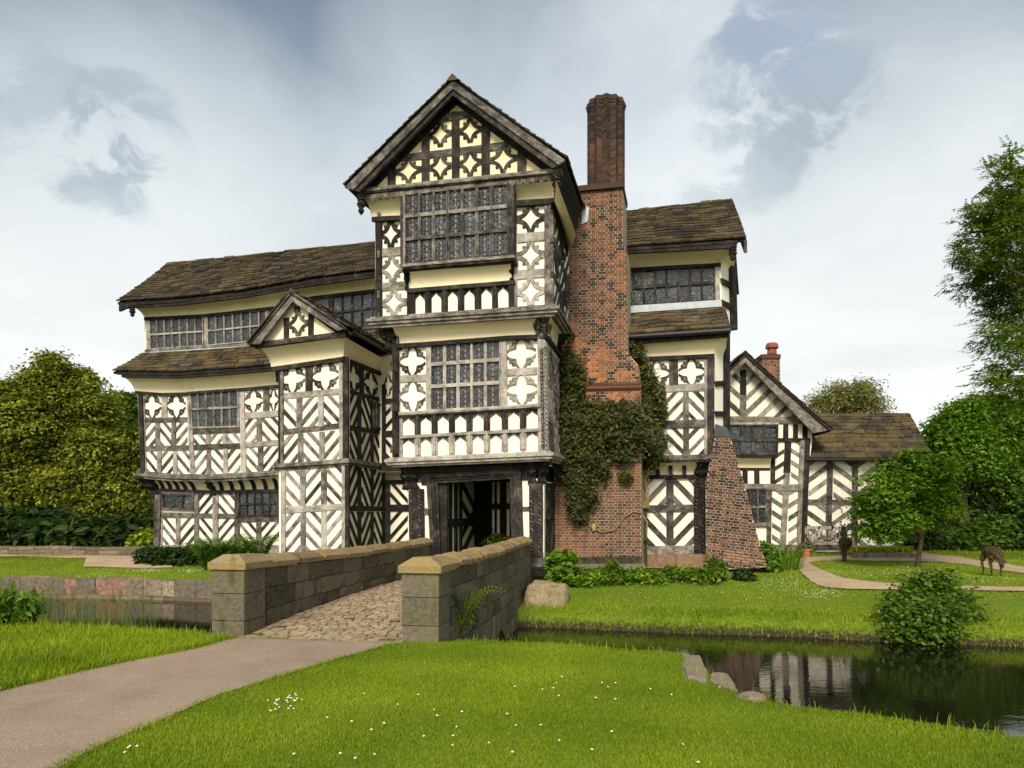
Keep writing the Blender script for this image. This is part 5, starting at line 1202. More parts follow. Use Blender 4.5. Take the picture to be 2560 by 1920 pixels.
# deck: setts on a bed
mb = MB(); N = 40
for i in range(N):
    u, v = i/N, (i+1)/N; a, b, c, d = pathpt(LI, u), pathpt(RI, u), pathpt(RI, v), pathpt(LI, v)
    up = lambda p, s: p+Vector((0, 0, deckz(s)-.012)); mb.face([up(a, u), up(b, u), up(c, v), up(d, v)], .2)
bed = mb.build('deck', mat_simple('sandy_joint', (.20, .15, .09), .95, .3, 12), bridge); mb = MB()
# abutment mass and arch void
s = -.035; row_i = 0
while s < .995:
    dl = random.uniform(.11, .135)/9.3; x = -random.uniform(0, .1); first = s < .02
    while x < 1:
        w = random.uniform(.11, .19)/2.1*(1.3 if first else 1); a, b = max(0, x)+.004, min(1, x+w)-.004; x += w
        if b-a < .02: continue
        g = lambda u, v: pathpt(LI, max(0, u)).lerp(pathpt(RI, max(0, u)), v)+(bd*(u*9.3) if u < 0 else Vector((0, 0, 0)))+Vector((0, 0, deckz(max(0, u))))
        j = lambda: jit(.006); h = .013+jit(.004); s0, s1 = s+.0006, s+dl-.0010; q = [g(s0, a), g(s0, b), g(s1, b), g(s1, a)]; q = [p+Vector((j(), j(), 0)) for p in q]; c = sum(q, Vector())/4
        tp = [p+(c-p)*.06+Vector((0, 0, h)) for p in q]; tn = random.uniform(.5, .9) if random.random() > .03 else .15
        mb.face(tp, tn)
        for i in range(4): k = (i+1) % 4; mb.face([q[i]-Vector((0, 0, .02)), q[k]-Vector((0, 0, .02)), tp[k], tp[i]], tn*.8)
    s += dl; row_i += 1
mb.build('cobble_setts', mat_stone('sandstone_setts', (.40, .30, .19), (.24, .18, .09), .1, 5), bridge)
mb = MB()
for (u0, u1) in ((0, .40), (.545, 1)):
    a, b, c, d = pathpt(LI, u0)-nR*.1, pathpt(RI, u0)+nR*.1, pathpt(RI, u1)+nR*.1, pathpt(LI, u1)-nR*.1; mb.prism([p+Vector((0, 0, -.02)) for p in (a, b, c, d)], Vector((0, 0, 1)), 1.3, .2, back=True)
a, b, c, d = pathpt(LI, .39)-nR*.1, pathpt(RI, .39)+nR*.1, pathpt(RI, .56)+nR*.1, pathpt(LI, .56)-nR*.1; mb.prism([p+Vector((0, 0, -.02)) for p in (a, b, c, d)], Vector((0, 0, 1)), .2, .2, back=True)
mb.build('abutment', M['parapet'], bridge)
# ================================================================ MOAT RETAINING WALL, LOW GARDEN WALL, EDGING STONES
mwall = empty('moat_wall', (-10, 20.6, -.4), 'low moat retaining wall of mixed pink and grey sandstone blocks under the left lawn', 'wall')
MWp = [Vector((*at_z((10, 1490), WZ).xy, 0)), Vector((*at_z((400, 1497), WZ).xy, 0)), Vector((*at_z((528, 1503), WZ).xy, 0)), Vector((-4.2, 18.95, 0))]
d_ = (MWp[-1]-MWp[0]).normalized(); nW = Vector((d_.y, -d_.x, 0)); lenW = sum((b-a).length for a, b in zip(MWp[:-1], MWp[1:]))
mb = MB(); f1 = lambda s: pathpt(MWp, s)+nW*.10
blocks(f1, nW, lambda s: -.25+.03*math.sin(s*23), lambda s: -.72, 1, .62, .3, mb, .35, .95, lenW); slabwall(mb, [p+nW*.07 for p in MWp], nW, .5, lambda s: -.29, lambda s: -1.3, .0)
def mat_mixed():
    t = NT('mixed_moat_stone'); p = t.pos(); n = t.noise(p, 9, 5, .7); n2 = t.noise(p, 1.4, 4); tn = t.tone()
    c = t.ramp(t.math('FRACT', t.math('MULTIPLY', tn, 7.3)), [(0, (.20, .155, .115)), (.3, (.30, .165, .125)), (.45, (.26, .205, .15)), (.7, (.16, .135, .105)), (.85, (.36, .29, .20)), (1, (.26, .14, .11))], 'CONSTANT')
    c = t.mix(t.ramp(n, [(.35, .7), (.6, 0)]), c, (.05, .043, .033)); c = t.mix(t.math('LESS_THAN', tn, .04), c, (.03, .026, .02)); c = t.mix(t.ramp(n2, [(.55, 0), (.7, .5)]), c, (.10, .10, .04))
    return t.done(t.bsdf(c, .92, .2, t.bump(n, .9, .04)).outputs[0])
mb.build('masonry', mat_mixed(), mwall); mb = MB(); blocks(lambda s: pathpt(MWp, s)+nW*.24, nW, lambda s: -.70, lambda s: -1.1, 1, 1.9, .3, mb, .3, .7, lenW)
a = [pathpt(MWp, i/10) for i in range(11)]; mb.grid([[p+nW*.25+Vector((0, 0, -.705)) for p in a], [p-nW*.1+Vector((0, 0, -.69)) for p in a]], .6); mb.build('footing_ledge', M['moatwall'], mwall)
gwall = empty('garden_wall', on_ground(r13(500, 142)), 'low brown sandstone garden wall below the shrubbery left of the house', 'wall')
GWp = [on_ground(r13(x, y)) for x, y in ((-260, 136), (150, 138), (600, 141), (1075, 146))]; z0 = [p.z for p in GWp]
for p in GWp: p.z = 0
d_ = (GWp[-1]-GWp[0]).normalized(); nG = Vector((d_.y, -d_.x, 0)); lenG = sum((b-a).length for a, b in zip(GWp[:-1], GWp[1:])); zb_ = min(z0)-.15; zt_ = float(np.mean(z0))+.62
zt_ = (EYE-(1366-YH)/F*GWp[2].y)
mb = MB(); blocks(lambda s: pathpt(GWp, s), nG, lambda s: zt_+.02*math.sin(s*15), lambda s: zb_, 4, .5, .05, mb, .3, .7, lenG); slabwall(mb, GWp, nG, .4, lambda s: zt_-.02, lambda s: zb_, .2); mb.build('masonry', M['moatwall'], gwall)
def rock(name, c, sx, sy, sz, mat, seed, rough=.2, rot=0):
    import bmesh
    from mathutils import noise as mn
    bm = bmesh.new(); bmesh.ops.create_icosphere(bm, subdivisions=5, radius=1)
    for v in bm.verts:
        n = mn.fractal(v.co*1.1+Vector((seed*3.1, 0, 0)), .8, 2, 5); k = 1+rough*n; p = v.co.copy(); m = max(abs(p.x), abs(p.y), abs(p.z)); p = p*(.55+.45/m)*k*.86; v.co = Vector((p.x*sx, p.y*sy, p.z*sz))
    me = bpy.data.meshes.new(name); bm.to_mesh(me); bm.free(); me.attributes.new('tone', 'FLOAT', 'FACE').data.foreach_set('value', [.62]*len(me.polygons)); me.polygons.foreach_set('use_smooth', [True]*len(me.polygons))
    o = link(name, me, mat); o.location = c; o.rotation_euler = (0, 0, rot); return o
b = rock('foundation_boulder', Vector((.80, 16.4, -.52)), .54, .66, .70, M['boulder'], 3, .22, -.2); tag(b, 'big pale sandstone boulder under the right gatehouse post beside the moat', 'boulder')
M['edging'] = mat_stone('edging_stone', (.30, .235, .18), (.26, .22, .10), .2, 4)
def slab(pts, zt, h, label):
    import bmesh
    mb = MB(); P = [at_z(r15(*p), zt) for p in pts]; mb.prism(P, Vector((0, 0, 1)), h, .6, back=True); o = mb.build('edge_stone', M['edging']); bm = bmesh.new(); bm.from_mesh(o.data); bmesh.ops.remove_doubles(bm, verts=bm.verts, dist=.0005)
    bmesh.ops.bevel(bm, geom=bm.edges[:], offset=.022, segments=2, affect='EDGES'); bmesh.ops.subdivide_edges(bm, edges=[e for e in bm.edges if e.calc_length() > .12], cuts=3, use_grid_fill=True)
    for v in bm.verts: v.co += Vector((jit(.008), jit(.008), jit(.008)))
    bm.to_mesh(o.data); bm.free(); return tag(o, label, 'kerb stone', 'stones edging the near bank')
slab(((826, 388), (900, 384), (926, 458), (928, 492), (836, 474), (818, 430)), .03, .45, 'long pale stone kerb at the lawn corner, farthest of the moat edge stones')
slab(((930, 458), (1006, 452), (1046, 516), (1040, 534), (966, 512), (930, 492)), .02, .45, 'grey stone slab on the moat edge between two other kerb stones')
slab(((1048, 536), (1110, 528), (1168, 548), (1162, 566), (1090, 560), (1040, 548)), .03, .45, 'small stone on the moat edge nearest the photographer')
# ================================================================ VEGETATION
def unit(v): return v/np.maximum(1e-9, np.linalg.norm(v, axis=1, keepdims=True))
def leaves(C, size, up=.35, elong=1.7, droop=0.0, N0=None, fold=.25, D0=None):
    """leaf blades (two folded halves as one quad pair) at centres C; size array"""
    n = len(C); nrm = RNG.normal(size=(n, 3)); nrm[:, 2] = np.abs(nrm[:, 2])+up
    if N0 is not None: nrm = nrm*.6+N0
    nrm = unit(nrm); d = RNG.normal(size=(n, 3)) if D0 is None else D0+RNG.normal(size=(n, 3))*.15; d[:, 2] -= droop; d = unit(d-nrm*(d*nrm).sum(1, keepdims=True)); s = np.cross(nrm, d)
    L = (size*elong/2)[:, None]; w = (size/2)[:, None]; f = nrm*w*fold
    V = np.stack([C-d*L, C+s*w*.9-d*L*.1+f, C+d*L, C-s*w*.9-d*L*.1+f], 1).reshape(-1, 3)
    return V, np.arange(n*4).reshape(n, 4)
class Foliage:
    def __init__(s): s.V, s.Q, s.t, s.k = [], [], [], 0
    def add(s, V, Q, t): s.V.append(V); s.Q.append(Q+s.k); s.t.append(np.broadcast_to(t, (len(Q),))); s.k += len(V)
    def build(s, name, mat, parent=None): return np_mesh(name, np.concatenate(s.V), np.concatenate(s.Q), np.clip(np.concatenate(s.t), 0, 1), mat, parent)
def sphere_pts(n, shell=.55):
    v = unit(RNG.normal(size=(n, 3))); r = (shell**3+(1-shell**3)*RNG.random(n))**(1/3); return v*r[:, None]
def crown(fo, blobs, n, leaf, clump=.45, per=26, up=.35, droop=0, elong=1.7, tmid=.5, tvar=.18, shell=.6, flat=.6, out=.55):
    """blobs: (centre, rx, ry, rz, weight); leaves gathered in flattened sprays set about each blob, facing outwards and up"""
    w = np.array([b[4]*b[1]*b[3] for b in blobs]); w = w/w.sum()
    for b, k in zip(blobs, w):
        m = max(4, int(n*k/per)); sp = sphere_pts(m, shell); c = np.array(b[0])[None]+sp*np.array([[b[1], b[2], b[3]]]); o = unit(sp)
        tc = tmid+RNG.normal(size=m)*tvar; cs = clump*(.45+1.1*RNG.random(m)**1.5); cc = np.repeat(c, per, 0); oo = np.repeat(o, per, 0)
        off = np.clip(RNG.normal(size=(m*per, 3)), -1.7, 1.7)*np.repeat(cs, per)[:, None]*np.array([[.55, .55, .55*flat]]); off[:, 2] -= droop*np.hypot(off[:, 0], off[:, 1])*.5
        sz = leaf*(.6+.8*RNG.random(m*per)); V, Q = leaves(cc+off, sz, up, elong, droop, N0=oo*out+np.array([[0, 0, .35]])); fo.add(V, Q, np.repeat(tc, per)+RNG.normal(size=m*per)*.10)
def ash_sprays(fo, blobs, n, L=.30, leaf=.045, tmid=.5, shell=.1):
    """pinnate leaves: a drooping rachis carrying paired leaflets"""
    w = np.array([b[4]*b[1]*b[3] for b in blobs]); w = w/w.sum()
    for b, k in zip(blobs, w):
        m = max(6, int(n*k)); g = max(3, m//9); tw = sphere_pts(g, shell); idx = RNG.integers(0, g, m); sp = tw[idx]; p = np.array(b[0])[None]+sp*np.array([[b[1], b[2], b[3]]])+RNG.normal(size=(m, 3))*.13
        o = unit(sp+RNG.normal(size=(m, 3))*.5); d = o.copy(); d[:, 2] = d[:, 2]*.5-.22; d = unit(d); sd = unit(np.cross(d, np.array([[0, 0, 1.]]))); nr = unit(np.cross(sd, d)); l = L*(.7+.6*RNG.random(m)); tc = (tmid+RNG.normal(size=g)*.16)[idx]
        for q in range(6):
            for sg in (-1, 1):
                c = p+d*(l*(.15+.16*q))[:, None]+sd*(sg*leaf*.8); V, Q = leaves(c, np.full(m, leaf*.62)*(1-.06*q), .2, 2.7, .1, N0=nr*1.4, D0=sd*sg*1.0+d*.75); fo.add(V, Q, tc+RNG.normal(size=m)*.08)
def limbs(mb, base, targets, r0, bend=.25, seg=7, tone_=.5, lean=Vector((0, 0, 0)), fork=.35):
    top = Vector(base)
    for tg in targets:
        tg = Vector(tg); a = Vector(base)+(tg-Vector(base))*0; st = Vector(base)+Vector((0, 0, (tg.z-base.z)*fork*random.uniform(.7, 1.1)))+lean*.5
        d = tg-st; pts = [st+d*k+Vector((jit(1), jit(1), abs(jit(.8))))*bend*math.sin(k*math.pi)*d.length*.18 for k in (0, .25, .5, .75, 1)]
        mb.tube(pts, [r0*.55, r0*.42, r0*.3, r0*.18, r0*.05], seg, tone_)
def blobpx(R, L, D, k=1.0, depth=.8):
    """crown lobes traced in the photograph, given real distance D: (x, y, rx, ry[, dD, weight])"""
    o = []
    for b in L:
        dd = b[4] if len(b) > 4 else jit(1.0); w = b[5] if len(b) > 5 else 1
        c = at_depth(R(b[0], b[1]), D+dd); e = R(b[0]+b[2], b[1]+b[3]); e0 = R(b[0], b[1]); rx, rz = (e[0]-e0[0])/F*D*k, (e[1]-e0[1])/F*D*k
        o.append((tuple(c), rx, (rx+rz)/2*depth, rz, w))
    return o
M['bark'] = mat_simple('bark', (.06, .046, .032), .95, .4, 9, .15, .8); M['twig'] = mat_simple('twig', (.11, .08, .05), .9, .3, 9)
LF = dict(olive=mat_leaf('olive_leaves', (.030, .044, .005), (.160, .190, .018), (.36, .39, .055), .4), deep=mat_leaf('deep_green_leaves', (.010, .024, .005), (.030, .060, .010), (.07, .11, .018)),
    mid=mat_leaf('green_leaves', (.018, .046, .005), (.078, .150, .012), (.18, .27, .028)), fresh=mat_leaf('fresh_leaves', (.026, .068, .004), (.095, .195, .011), (.22, .33, .025)),
    pale=mat_leaf('pale_leaves', (.09, .10, .03), (.20, .21, .065), (.32, .32, .12), .45), ash=mat_leaf('ash_leaves', (.020, .050, .005), (.095, .170, .014), (.23, .32, .035)), ivy=mat_leaf('climber_leaves', (.018, .022, .006), (.062, .072, .017), (.17, .155, .04)),
    lime=mat_leaf('lime_leaves', (.08, .13, .006), (.20, .27, .015), (.34, .40, .04)), fern=mat_leaf('fern_leaves', (.03, .07, .006), (.09, .18, .014), (.17, .28, .03)), straw=mat_leaf('straw', (.12, .085, .03), (.21, .15, .06), (.30, .22, .10)))
def tree(name, label, base, R, L, D, leaf, n, mat, cat='tree', group=None, r0=.3, trunk_top=None, tk=None, depth=.8, **kw):
    root = empty(name, base, label, cat, group); bl = blobpx(R, L, D, depth=depth); fo = Foliage(); (ash_sprays(fo, bl, n, leaf=leaf, **kw) if mat == 'ash' else crown(fo, bl, n, leaf, **kw)); fo.build('crown', LF[mat], root)
    mb = MB(); cx = Vector(np.mean([b[0] for b in bl], axis=0)); tt = trunk_top or Vector((base.x+(cx.x-base.x)*.3, base.y+(cx.y-base.y)*.3, base.z+(cx.z-base.z)*.8))
    mid = base.lerp(tt, .5)+Vector((jit(.15), 0, 0)); mb.tube([base-Vector((0, 0, .3)), base+Vector((0, 0, .15)), mid, tt], [r0*1.35, r0*1.05, r0*.85, r0*.6], 10, .5); mb.build('trunk', M['bark'], root, smooth=True)
    mb = MB(); limbs(mb, base.lerp(tt, .35), [b[0] for b in bl[:14]], r0*.8); mb.build('limb', M['bark'], root, smooth=True) if False else mb.build('branches', M['bark'], root, smooth=True)
    return root
G0 = lambda R, x, y: on_ground(R(x, y))
# big olive-green tree left of the house
D1 = 31; bs = at_depth(r12(560, 1300), D1); bs.z = .5
tree('broadleaf_tree', 'large olive green broadleaf tree rising behind the low garden wall left of the house', bs, r12,
     ((440, 420, 250, 190), (160, 560, 200, 220), (20, 420, 130, 150), (360, 165, 50, 95, 0, 3), (250, 290, 120, 100), (560, 260, 120, 100), (650, 470, 150, 130), (330, 740, 300, 190), (680, 740, 210, 170), (880, 700, 90, 120), (110, 900, 230, 180), (480, 960, 260, 150), (820, 940, 200, 140), (150, 1120, 220, 100), (60, 700, 150, 200), (900, 1130, 140, 70), (640, 1120, 150, 70), (40, 1050, 160, 150), (-150, 700, 200, 350), (-140, 1050, 180, 180)),
     D1, .105, 150000, 'olive', r0=.42, clump=.50, per=60, trunk_top=at_depth(r12(520, 900), D1), tmid=.55, tvar=.22, shell=.55, flat=.5)
bs = at_depth(r12(860, 1300), 37); bs.z = .5
tree('broadleaf_tree', 'dark green tree showing between the olive tree and the house corner', bs, r12, ((890, 440, 90, 80), (900, 560, 100, 110), (790, 420, 40, 70), (940, 700, 90, 120), (950, 900, 80, 140), (930, 1050, 90, 110), (830, 560, 80, 80)), 37, .12, 45000, 'mid', r0=.35, clump=.5, per=50, tmid=.4)
# shrubbery under it
fo = Foliage(); root = empty('undergrowth', at_depth(r12(500, 1380), 27), None); 
bl = blobpx(r12, [(x, 1310+jit(25), 75, 80, jit(.8)) for x in range(-120, 1060, 62)] + [(x, 1215+jit(20), 70, 60, 1.5) for x in range(-120, 420, 70)], 27); crown(fo, bl, 34000, .17, clump=.4, tmid=.38, droop=.6, elong=2.6, up=.2)
COL.objects.unlink(root); bpy.data.objects.remove(root); o = fo.build('undergrowth', LF['deep']); tag(o, 'dark ferny undergrowth below the big tree behind the low wall', 'undergrowth', kind='stuff')
fo = Foliage(); crown(fo, blobpx(r12, ((990, 1370, 70, 35, 0), (1030, 1340, 40, 40, .3)), 25.4), 2600, .13, clump=.25, tmid=.5); o = fo.build('shrub', LF['lime']); tag(o, 'small yellow green shrub on the low wall at the left house corner', 'shrub')
# hedge and ferns under the left wing
hb = [on_ground(r13(x, 214)) for x in (985, 1120, 1260, 1400, 1500)]
fo = Foliage(); bl = [((p.x+nx_*.0, p.y+.35+r_*.35, p.z+.27), .45, .35, .30, 1) for p in hb for nx_, r_ in ((0, 0), (0, 1))] + [((p.x+.4, p.y+.3, p.z+.27), .42, .33, .30, 1) for p in hb]
crown(fo, bl, 15000, .075, clump=.12, per=16, shell=.85, tmid=.42, elong=1.2, tvar=.15); o = fo.build('hedge', LF['deep']); tag(o, 'low clipped ivy hedge along the foot of the left wing', 'hedge')
def fern(base, n, L, mat='fern', label=None, name='fern', group=None, spread=1.0, tm=.5):
    fo = Foliage()
    for i in range(n):
        a = random.uniform(0, 2*math.pi); l = L*random.uniform(.6, 1.1); u = np.array([math.cos(a), math.sin(a), 0]); K = 16; prev = None; t_ = tm+jit(.2)
        for k in range(K):
            s = (k+1)/K; pos = np.array(base)+u*l*(s**1.4)*.75*spread+np.array([0, 0, l*(math.sin(s*2.1)*.80)]); w = l*.26*(1-s)**.8*(1 if k > 1 else .3)+.012; side = np.array([-u[1], u[0], 0]); dn = np.array([0, 0, -w*.35])
            tdir = u*l/K*1.1
            V = np.array([pos, pos+tdir*.9+side*w*.55, pos+side*w+dn+tdir*.9, pos+tdir*.35+side*w*.5, pos, pos+tdir*.35-side*w*.5, pos-side*w+dn+tdir*.9, pos+tdir*.9-side*w*.55]); fo.add(V, np.array([[0, 1, 2, 3], [4, 5, 6, 7]]), t_)
            if prev is not None:
                q = np.array([prev-side*.006, prev+side*.006, pos+side*.005, pos-side*.005]); fo.add(q, np.array([[0, 1, 2, 3]]), t_)
            prev = pos
    o = fo.build(name, LF[mat])
    return tag(o, label, 'fern', group)
for x, y, L, lb in ((1430, 172, .95, 'bright green fern at the right end of the ivy hedge'), (1530, 150, 1.05, 'leafy fern clump in the middle of the row below the left wing windows'), (1640, 140, 1.0, 'fern below the lower right window of the left wing'), (1790, 128, 1.15, 'tall fern against the stair bay behind the bridge parapet')):
    b_ = at_depth(r13(x, y+60), 21.6); b_.z = hz(b_.x, b_.y); fern(b_, 60, L, label=lb, group='ferns by the left wing')
b_ = at_z(r14(1545, 735), -.15); fern(b_+Vector((.12, .25, 0)), 26, .85, 'lime', 'single bright fern growing against the right bridge pier', tm=.2)
# climber on the chimney
iv = empty('climbing_plant', pC.pt((1440, 1400)), 'dark evergreen climber spreading across the brick chimney and the drainpipe', 'climber')
fo = Foliage()
def climb(pl, pts, n, thick=.20, size=.058, tm=.48):
    C = []; 
    for (x, y, rx, ry) in pts:
        for _ in range(int(n*rx*ry/9000)):
            a = random.uniform(0, 6.28); r = min(1.75, abs(random.gauss(0, .62))); C.append((pl.pt(r8(x+rx*r*math.cos(a), y+ry*r*math.sin(a)), abs(random.gauss(.06, thick*.6))), tm+jit(.1)))
    P0 = np.array([c[0] for c in C]); per = 14; cc = np.repeat(P0, per, 0)+RNG.normal(size=(len(P0)*per, 3))*.065; V, Q = leaves(cc, size*(.6+.8*RNG.random(len(cc))), .3, 1.9, .6, N0=np.array([[0, -.8, .2]]))
    fo.add(V, Q, np.repeat([c[1] for c in C], per)+RNG.normal(size=len(cc))*.14)
climb(pC, ((140, 300, 70, 70), (155, 400, 85, 90), (150, 520, 70, 90), (130, 620, 60, 90), (200, 640, 90, 60), (300, 640, 95, 80), (420, 640, 90, 85), (520, 640, 90, 85), (600, 700, 70, 90), (220, 760, 110, 110), (320, 760, 80, 90), (260, 880, 90, 90), (220, 980, 70, 90), (235, 1080, 65, 80), (225, 1180, 55, 70), (215, 1250, 30, 40), (150, 850, 60, 80), (500, 760, 60, 60), (440, 740, 60, 60)), 560)
climb(R1p.shift(.12), ((665, 430, 55, 80), (660, 540, 70, 80), (640, 640, 70, 80), (650, 740, 75, 80), (670, 840, 55, 70), (640, 330, 26, 50), (590, 200, 25, 50), (560, 150, 22, 30), (740, 560, 25, 40), (720, 480, 30, 50), (690, 900, 30, 40)), 560)
climb(pC, ((330, 900, 40, 60), (380, 960, 30, 60), (480, 880, 60, 30), (540, 850, 50, 30), (500, 1000, 30, 30), (300, 1120, 30, 50)), 170)
fo.build('leaves', LF['ivy'], iv); mb = MB()
for st in (((270, 1265), (300, 1320), (370, 1355), (450, 1340), (510, 1260), (570, 1222), (620, 1230), (660, 1290), (655, 1360)),): mb.tube([pC.pt(r8(*p), .05) for p in st], [.02]*len(st), 6, .6)
for k in range(14):
    x = random.uniform(610, 650); mb.tube([R1p.pt(r8(x+jit(12)+20*math.sin(i*.9+k), 1200-i*58), .10+jit(.03)) for i in range(9)], [.018, .017, .016, .015, .014, .012, .01, .008, .006], 5, .5)
for k in range(16):
    x = random.uniform(180, 420); y = random.uniform(820, 1200); mb.tube([pC.pt(r8(x+jit(16)+i*jit(14), y-i*30), .06+jit(.03)) for i in range(5)], [.008]*5, 4, .4)
mb.build('stems', mat_simple('pale_vine', (.23, .16, .08), .9, .3, 9), iv)
mb = MB(); c = pC.pt(r8(318, 1322), .06); mb.tube([c+Vector((0, 0, .09)), c, c-Vector((0, 0, .09))], [.04, .06, .04], 8, .6); mb.build('wall_bracket', M['straw'] if 'straw' in M else mat_simple('pale_bracket', (.42, .27, .09), .8), iv)
# border plants along the chimney foot
def bush(name, label, cat, R, L, D, leaf, n, mat, group=None, **kw):
    fo = Foliage(); crown(fo, blobpx(R, L, D), n, leaf, **kw); o = fo.build(name, LF[mat]); return tag(o, label, cat, group)
bush('shrub', 'big leaved green plant beside the right gatehouse post', 'plant', r15, ((315, 30, 45, 35, 0), (335, 0, 40, 30, .2), (300, 60, 30, 20, -.1), (350, 45, 26, 26, 0)), 18.2, .15, 1500, 'fresh', clump=.16, per=8, elong=1.2, shell=.5)
bush('ground_cover', 'mixed leafy ground cover in the border along the chimney foot', 'ground cover', r15, [(x, 95-(x-340)*.03+jit(14)+(abs(x-620)/500)**2*-14, 34, 19+jit(8), jit(.5)) for x in range(350, 960, 30)] + [(x, 60+jit(8), 30, 18, .7) for x in range(380, 900, 40)], 18.0, .062, 30000, 'fresh', clump=.15, per=18, shell=.45, tvar=.28, tmid=.6)['kind'] = 'stuff'
for x, y, rx, ry, lb in ((540, 60, 55, 55, 'loose feathery bush in the border below the chimney'), (535, 112, 48, 32, 'low bush at the front of the chimney border'), (835, 80, 45, 34, 'twiggy low bush in the border before the pink plinth'), (955, 38, 45, 40, 'rounded green bush in front of the brick buttress'), (1070, 70, 38, 30, 'sparse little shrub right of the buttress bush')):
    bush('bush', lb, 'bush', r15, ((x, y, rx*.7, ry*.75, 0), (x-rx*.4, y+ry*.3, rx*.5, ry*.5, .1), (x+rx*.4, y+ry*.25, rx*.5, ry*.5, -.1), (x, y-ry*.6, rx*.35, ry*.4, 0)), 17.9, .055, 2200, 'mid' if x != 1070 else 'deep', 'bushes in the border', clump=.14, per=12, elong=2.2, shell=.3, tmid=.55)
def blades(name, label, cat, base, n, h, spread, mat, w=.02):
    fo = Foliage(); V = []; 
    for i in range(n):
        a = random.uniform(0, 6.28); r = spread*math.sqrt(random.random()); l = h*random.uniform(.6, 1.1); b = np.array(base)+np.array([math.cos(a)*r*.5, math.sin(a)*r*.5, 0]); u = np.array([math.cos(a), math.sin(a), 0]); s = np.array([-u[1], u[0], 0])*w/2
        m = b+u*l*.15+np.array([0, 0, l*.6]); tp = b+u*l*.45+np.array([0, 0, l*.9]); fo.add(np.array([b-s, b+s, m+s*.8, m-s*.8, m-s*.8, m+s*.8, tp+s*.1, tp-s*.1]), np.array([[0, 1, 2, 3], [4, 5, 6, 7]]), .5+jit(.3))
    return tag(fo.build(name, LF[mat]), label, cat)
b_ = on_ground(r9(530, 1640)); blades('strap_leaved_plant', 'clump of long strap leaves beside the gravel path by the buttress', 'plant', b_, 150, .75, 1.1, 'fresh', .035)
bush('bush', 'upright leafy plant at the right foot of the brick buttress', 'bush', r9, ((420, 1520, 35, 60, 0), (450, 1580, 40, 45, 0), (470, 1620, 50, 30, 0)), 19.6, .08, 2400, 'fresh', clump=.12, per=10, shell=.4)
# flower bed by the garden wing
bush('flower_bed', 'low lime green planting in the narrow bed under the garden wing', 'flower bed', r9, [(x, 1517+jit(4), 24, 20, jit(.15)) for x in range(1020, 1400, 26)], 24.6, .06, 12000, 'lime', clump=.12, per=12, shell=.5, tmid=.75)['kind'] = 'stuff'
mb = MB(); eb = [on_ground(r9(x, 1566)) for x in np.linspace(1005, 1450, 14)]
for a, b in zip(eb[:-1], eb[1:]): mb.box((a+b)/2+Vector((0, 0, .07)), (b-a)*.48, Vector((0, .11, 0)), Vector((0, 0, .11+jit(.02))), random.uniform(.3, .7))
eo = mb.build('bed_edging', M['moatwall']); tag(eo, 'row of low edging stones in front of the lime green flower bed', 'edging')
# young tree on the lawn
bt = on_ground(r11(1110, 1392)); Dt = bt.y
tree('young_tree', 'young bright green tree on the round lawn in front of the garden wing', bt, r11, ((1090, 470, 90, 70, 0), (950, 560, 110, 70, .3), (1200, 540, 130, 80, -.3), (1320, 570, 70, 70, 0), (1000, 680, 170, 100, -.2), (1240, 700, 150, 100, .4), (760, 640, 70, 40, 0), (820, 800, 190, 80, -.4), (1080, 830, 190, 100, .4), (1300, 860, 140, 80, -.3), (760, 930, 130, 70, 0), (950, 990, 170, 80, -.5), (1180, 980, 150, 70, .4), (720, 1080, 90, 50, 0), (870, 1110, 110, 40, -.3), (640, 830, 60, 45, 0), (1390, 940, 70, 50, .3)),
     Dt, .075, 24000, 'fresh', r0=.07, clump=.36, per=26, shell=.2, elong=1.8, up=.6, flat=.4, trunk_top=at_depth(r11(1085, 900), Dt), tvar=.22, tmid=.56, droop=.3)
# bush on the bank
bb = on_ground(r15(1830, 318)); Db = bb.y+.75
rt = tree('shrub', 'large dark green leafy bush on the far moat bank', bb, r15, ((1830, 140, 100, 60, .3), (1750, 170, 75, 55, 0), (1905, 160, 75, 60, 0), (1705, 235, 60, 60, -.3), (1820, 235, 105, 70, -.6), (1935, 245, 75, 70, -.2), (1830, 300, 110, 36, -.8), (1740, 300, 70, 36, -.6), (1950, 310, 50, 30, -.4), (1870, 80, 50, 32, .2), (1790, 90, 40, 30, .1), (2000, 300, 40, 32, 0), (1670, 290, 35, 30, -.4)),
     Db, .066, 17000, 'mid', 'bush', r0=.05, clump=.34, per=22, shell=.4, elong=1.3, up=.6, flat=.5, tmid=.5, tvar=.2)
# pale tree over the garden-wing roof
bs = at_depth(r9(980, 1300), 46); bs.z = .3
tree('pale_tree', 'thin pale green tree top rising behind the garden wing roof', bs, r9, ((900, 470, 110, 75), (1040, 430, 110, 80), (1130, 500, 90, 70), (800, 520, 80, 60), (980, 540, 150, 70), (1190, 540, 40, 40), (760, 490, 40, 45), (1100, 400, 70, 50), (900, 410, 60, 40)), 46, .085, 10500, 'pale', r0=.16, clump=.8, per=30, shell=.3, elong=2.6, droop=.5)
